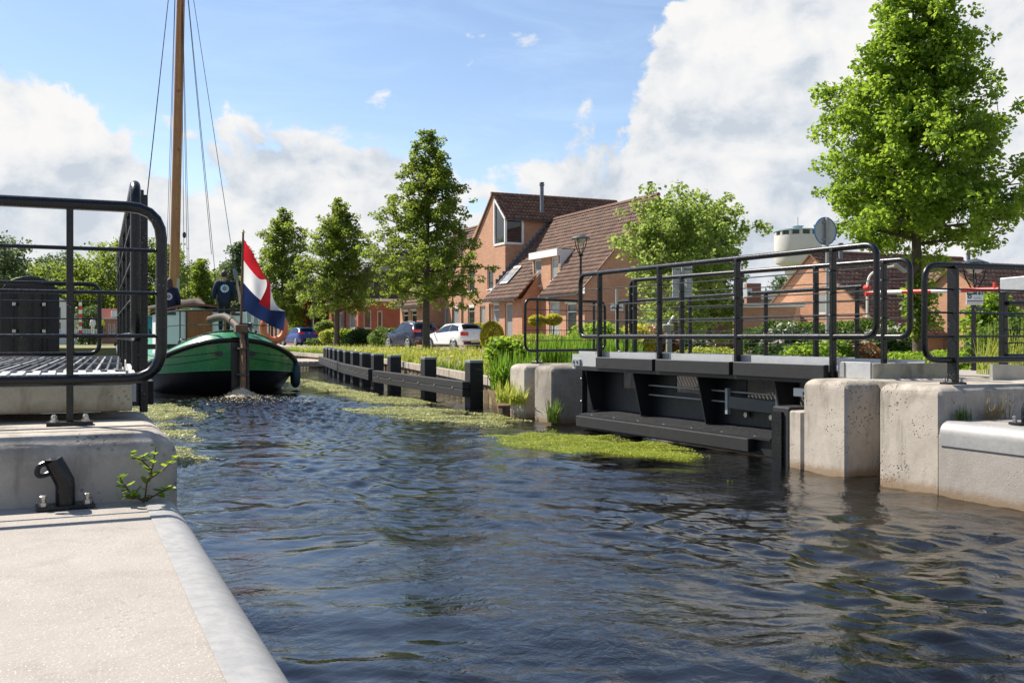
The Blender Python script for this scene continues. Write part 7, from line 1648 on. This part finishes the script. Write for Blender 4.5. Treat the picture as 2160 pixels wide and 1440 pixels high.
clump_plant('tall iris leaves between the two concrete blocks and the house', by(1205, 22.5), (1.15, .8), 1500, .98, .036, 'leaf_reed', 51, 'iris_bed', ('petal_yellow', 10, .06), 'reeds', .22)
clump_plant('iris leaves right of the first bridge post', by(1275, 21.), (.9, .6), 1000, .92, .034, 'leaf_reed', 52, 'iris_bed', ('petal_yellow', 6, .06), 'reeds', .22)
clump_plant('leafy reed clump hanging over the water beside the pale block', by(1084, 19.6), (.45, .5), 620, .72, .036, 'leaf_reed', 53, 'reed_clump', None, 'reeds', .6, .42)
clump_plant('dry sedge trailing into the water beside the pale block', by(1078, 17.9), (.22, .5), 360, .42, .020, 'leaf_grass', 54, 'sedge_clump', None, 'reeds', 1.2, .25)
bush('fresh green bush on the bank right of the fender posts', by(1066, 20.8, 1.0), (.5, .5, .5), 2600, .085, 'leaf_bright', seed=55)
clump_plant('grass tuft at the water against the dark-stained block', (7.44, 14.75), (.08, .16), 120, .40, .016, 'leaf_hedge', 56, 'grass_tuft', None, 'grass', .5, .02)
clump_plant('tall feathery grass at the right edge behind the railing', by(2130, 13.5), (.45, .4), 260, .85, .012, 'leaf_grass', 57, 'feather_grass', None, 'grass', .35, .8)
clump_plant('grass tuft at the foot of the right bollard wall', (7.62, 6.60), (.10, .03), 60, .16, .008, 'leaf_hedge', 58, 'grass_tuft', None, 'grass', .8, .68)
clump_plant('few grass blades right of the low-quay bollard', (8.05, 6.58), (.2, .04), 60, .22, .008, 'leaf_dry', 59, 'grass_tuft', None, 'grass', .8, .68)
bush('dark ivy-like shrub on the far left bank by the railing', by(4, 60., 1.4), (1.4, 1.2, 1.2), 3000, .16, 'leaf_lime', seed=60)
# ------------------------------------------------------------------ algae and foam
def algae(label, blobs, mat, seed, cell=.035, thr=.0, edge=.5):
    rng = np.random.RandomState(seed); x0 = min(b[0]-b[2]*1.6 for b in blobs); x1 = max(b[0]+b[2]*1.6 for b in blobs); y0 = min(b[1]-b[3]*1.6 for b in blobs); y1 = max(b[1]+b[3]*1.6 for b in blobs)
    X, Y = np.meshgrid(np.arange(x0, x1, cell), np.arange(y0, y1, cell*1.25)); X = X.ravel()+rng.uniform(-.5, .5, X.size)*cell; Y = Y.ravel()+rng.uniform(-.5, .5, Y.size)*cell
    f = np.full(X.shape, -9.)
    for bx, by_, rx, ry in blobs: f = np.maximum(f, 1-((X-bx)/rx)**2-((Y-by_)/ry)**2)
    nz = np.zeros_like(X)
    for i in range(14):
        k = rng.uniform(1.2, 9); a = rng.uniform(0, 6.28); nz += np.sin(k*(X*math.cos(a)*1.3+Y*math.sin(a)*.7)+rng.uniform(0, 6))/k**.5
    f = f+nz/nz.std()*.34*edge*2+rng.normal(0, .16, X.shape)
    k = (f > thr) & (X < 7.36) & ((X > .5) | (Y > 7)); X, Y, f = X[k], Y[k], f[k]
    Z = waves(X, Y)*np.clip((33.5-Y)/8, 0, 1)+.006+rng.uniform(0, .010, X.shape)+.012*np.clip(f, 0, 1)
    C = np.stack([X, Y, Z], -1); n = len(C); a = rng.uniform(0, 6.28, n); s_ = cell*rng.uniform(.5, 1.0, n)[:, None]
    d = np.stack([np.cos(a), np.sin(a), rng.normal(0, .28, n)], -1); w = np.stack([-np.sin(a), np.cos(a), rng.normal(0, .28, n)], -1)
    V = np.stack([C-d*s_, C+w*s_*.75, C+d*s_, C-w*s_*.75], 1).reshape(-1, 3); F = np.arange(4*n).reshape(-1, 4)
    tag(raw('algae_mat', V, F, mat), label, 'algae', kind='stuff')
algae('bright green algae mat in front of the open bridge girder', [(6.7, 11.5, .68, 1.5), (6.25, 12.2, .95, 1.3), (6.75, 10.5, .45, .9)], 'algae', 1, .015, .2)
algae('pale algae spread between the fender posts and the concrete blocks', [(6.7, 16.3, .75, 2.1), (6.2, 18.5, 1.2, 2.2), (6.6, 21.5, 1.0, 2.2), (5.9, 17.0, .8, 1.2), (6.6, 25., .7, 2.)], 'algae_pale', 2, .026, .55)
algae('pale algae floating along the left bank under the bridge', [(.95, 12.6, .65, 1.3), (1.1, 16., .95, 2.3), (1.5, 20.5, 1.1, 2.6), (.7, 10.4, .35, .6)], 'algae_pale', 3, .024, .50)
algae('thin algae streaks among the long row of fender posts', [(8.3, 24, .6, 4), (7.2, 30, .8, 4), (8.6, 36, .9, 6), (6.6, 34., .9, 5)], 'algae_pale', 4, .045, .45)
algae('tiny algae fleck near the right quay wall', [(6.1, 8.15, .16, .14)], 'algae', 5, .018, .2)
def foam():
    rng = np.random.RandomState(8); n = 2600; u = rng.rand(n)**1.8; Y = BY-.35-u*3.4; X = BX+.08+rng.normal(0, 1, n)*(.16+.55*u); Z = waves(X, Y)+.012+np.maximum(0, .22*np.exp(-((Y-BY+.62)/.30)**2-((X-BX-.05)/.30)**2))*rng.rand(n)
    C = np.stack([X, Y, Z], -1); V, F = leaf_mesh(C, .026, rng, .9, 1.2); tag(raw('foam', V, F, 'foam'), 'churned foam flecks behind the rudder of the barge', 'foam', kind='stuff')
    m = MB(); rd = random.Random(5); rows = []
    for i in range(15):
        rows.append([(BX+.06+(k-9)*.045, BY-.62+(i-7)*.06, .01+.20*math.exp(-((k-9)/6.)**2-((i-7)/5.)**2)+rd.uniform(-.028, .03)*math.exp(-((k-9)/7.)**2-((i-7)/6.)**2)-.03) for k in range(19)])
    m.grid(rows); tag(m.build('propeller_wash', 'foam', smooth=True), 'boiling brown-white mound of water at the rudder', 'foam', kind='stuff')
foam()
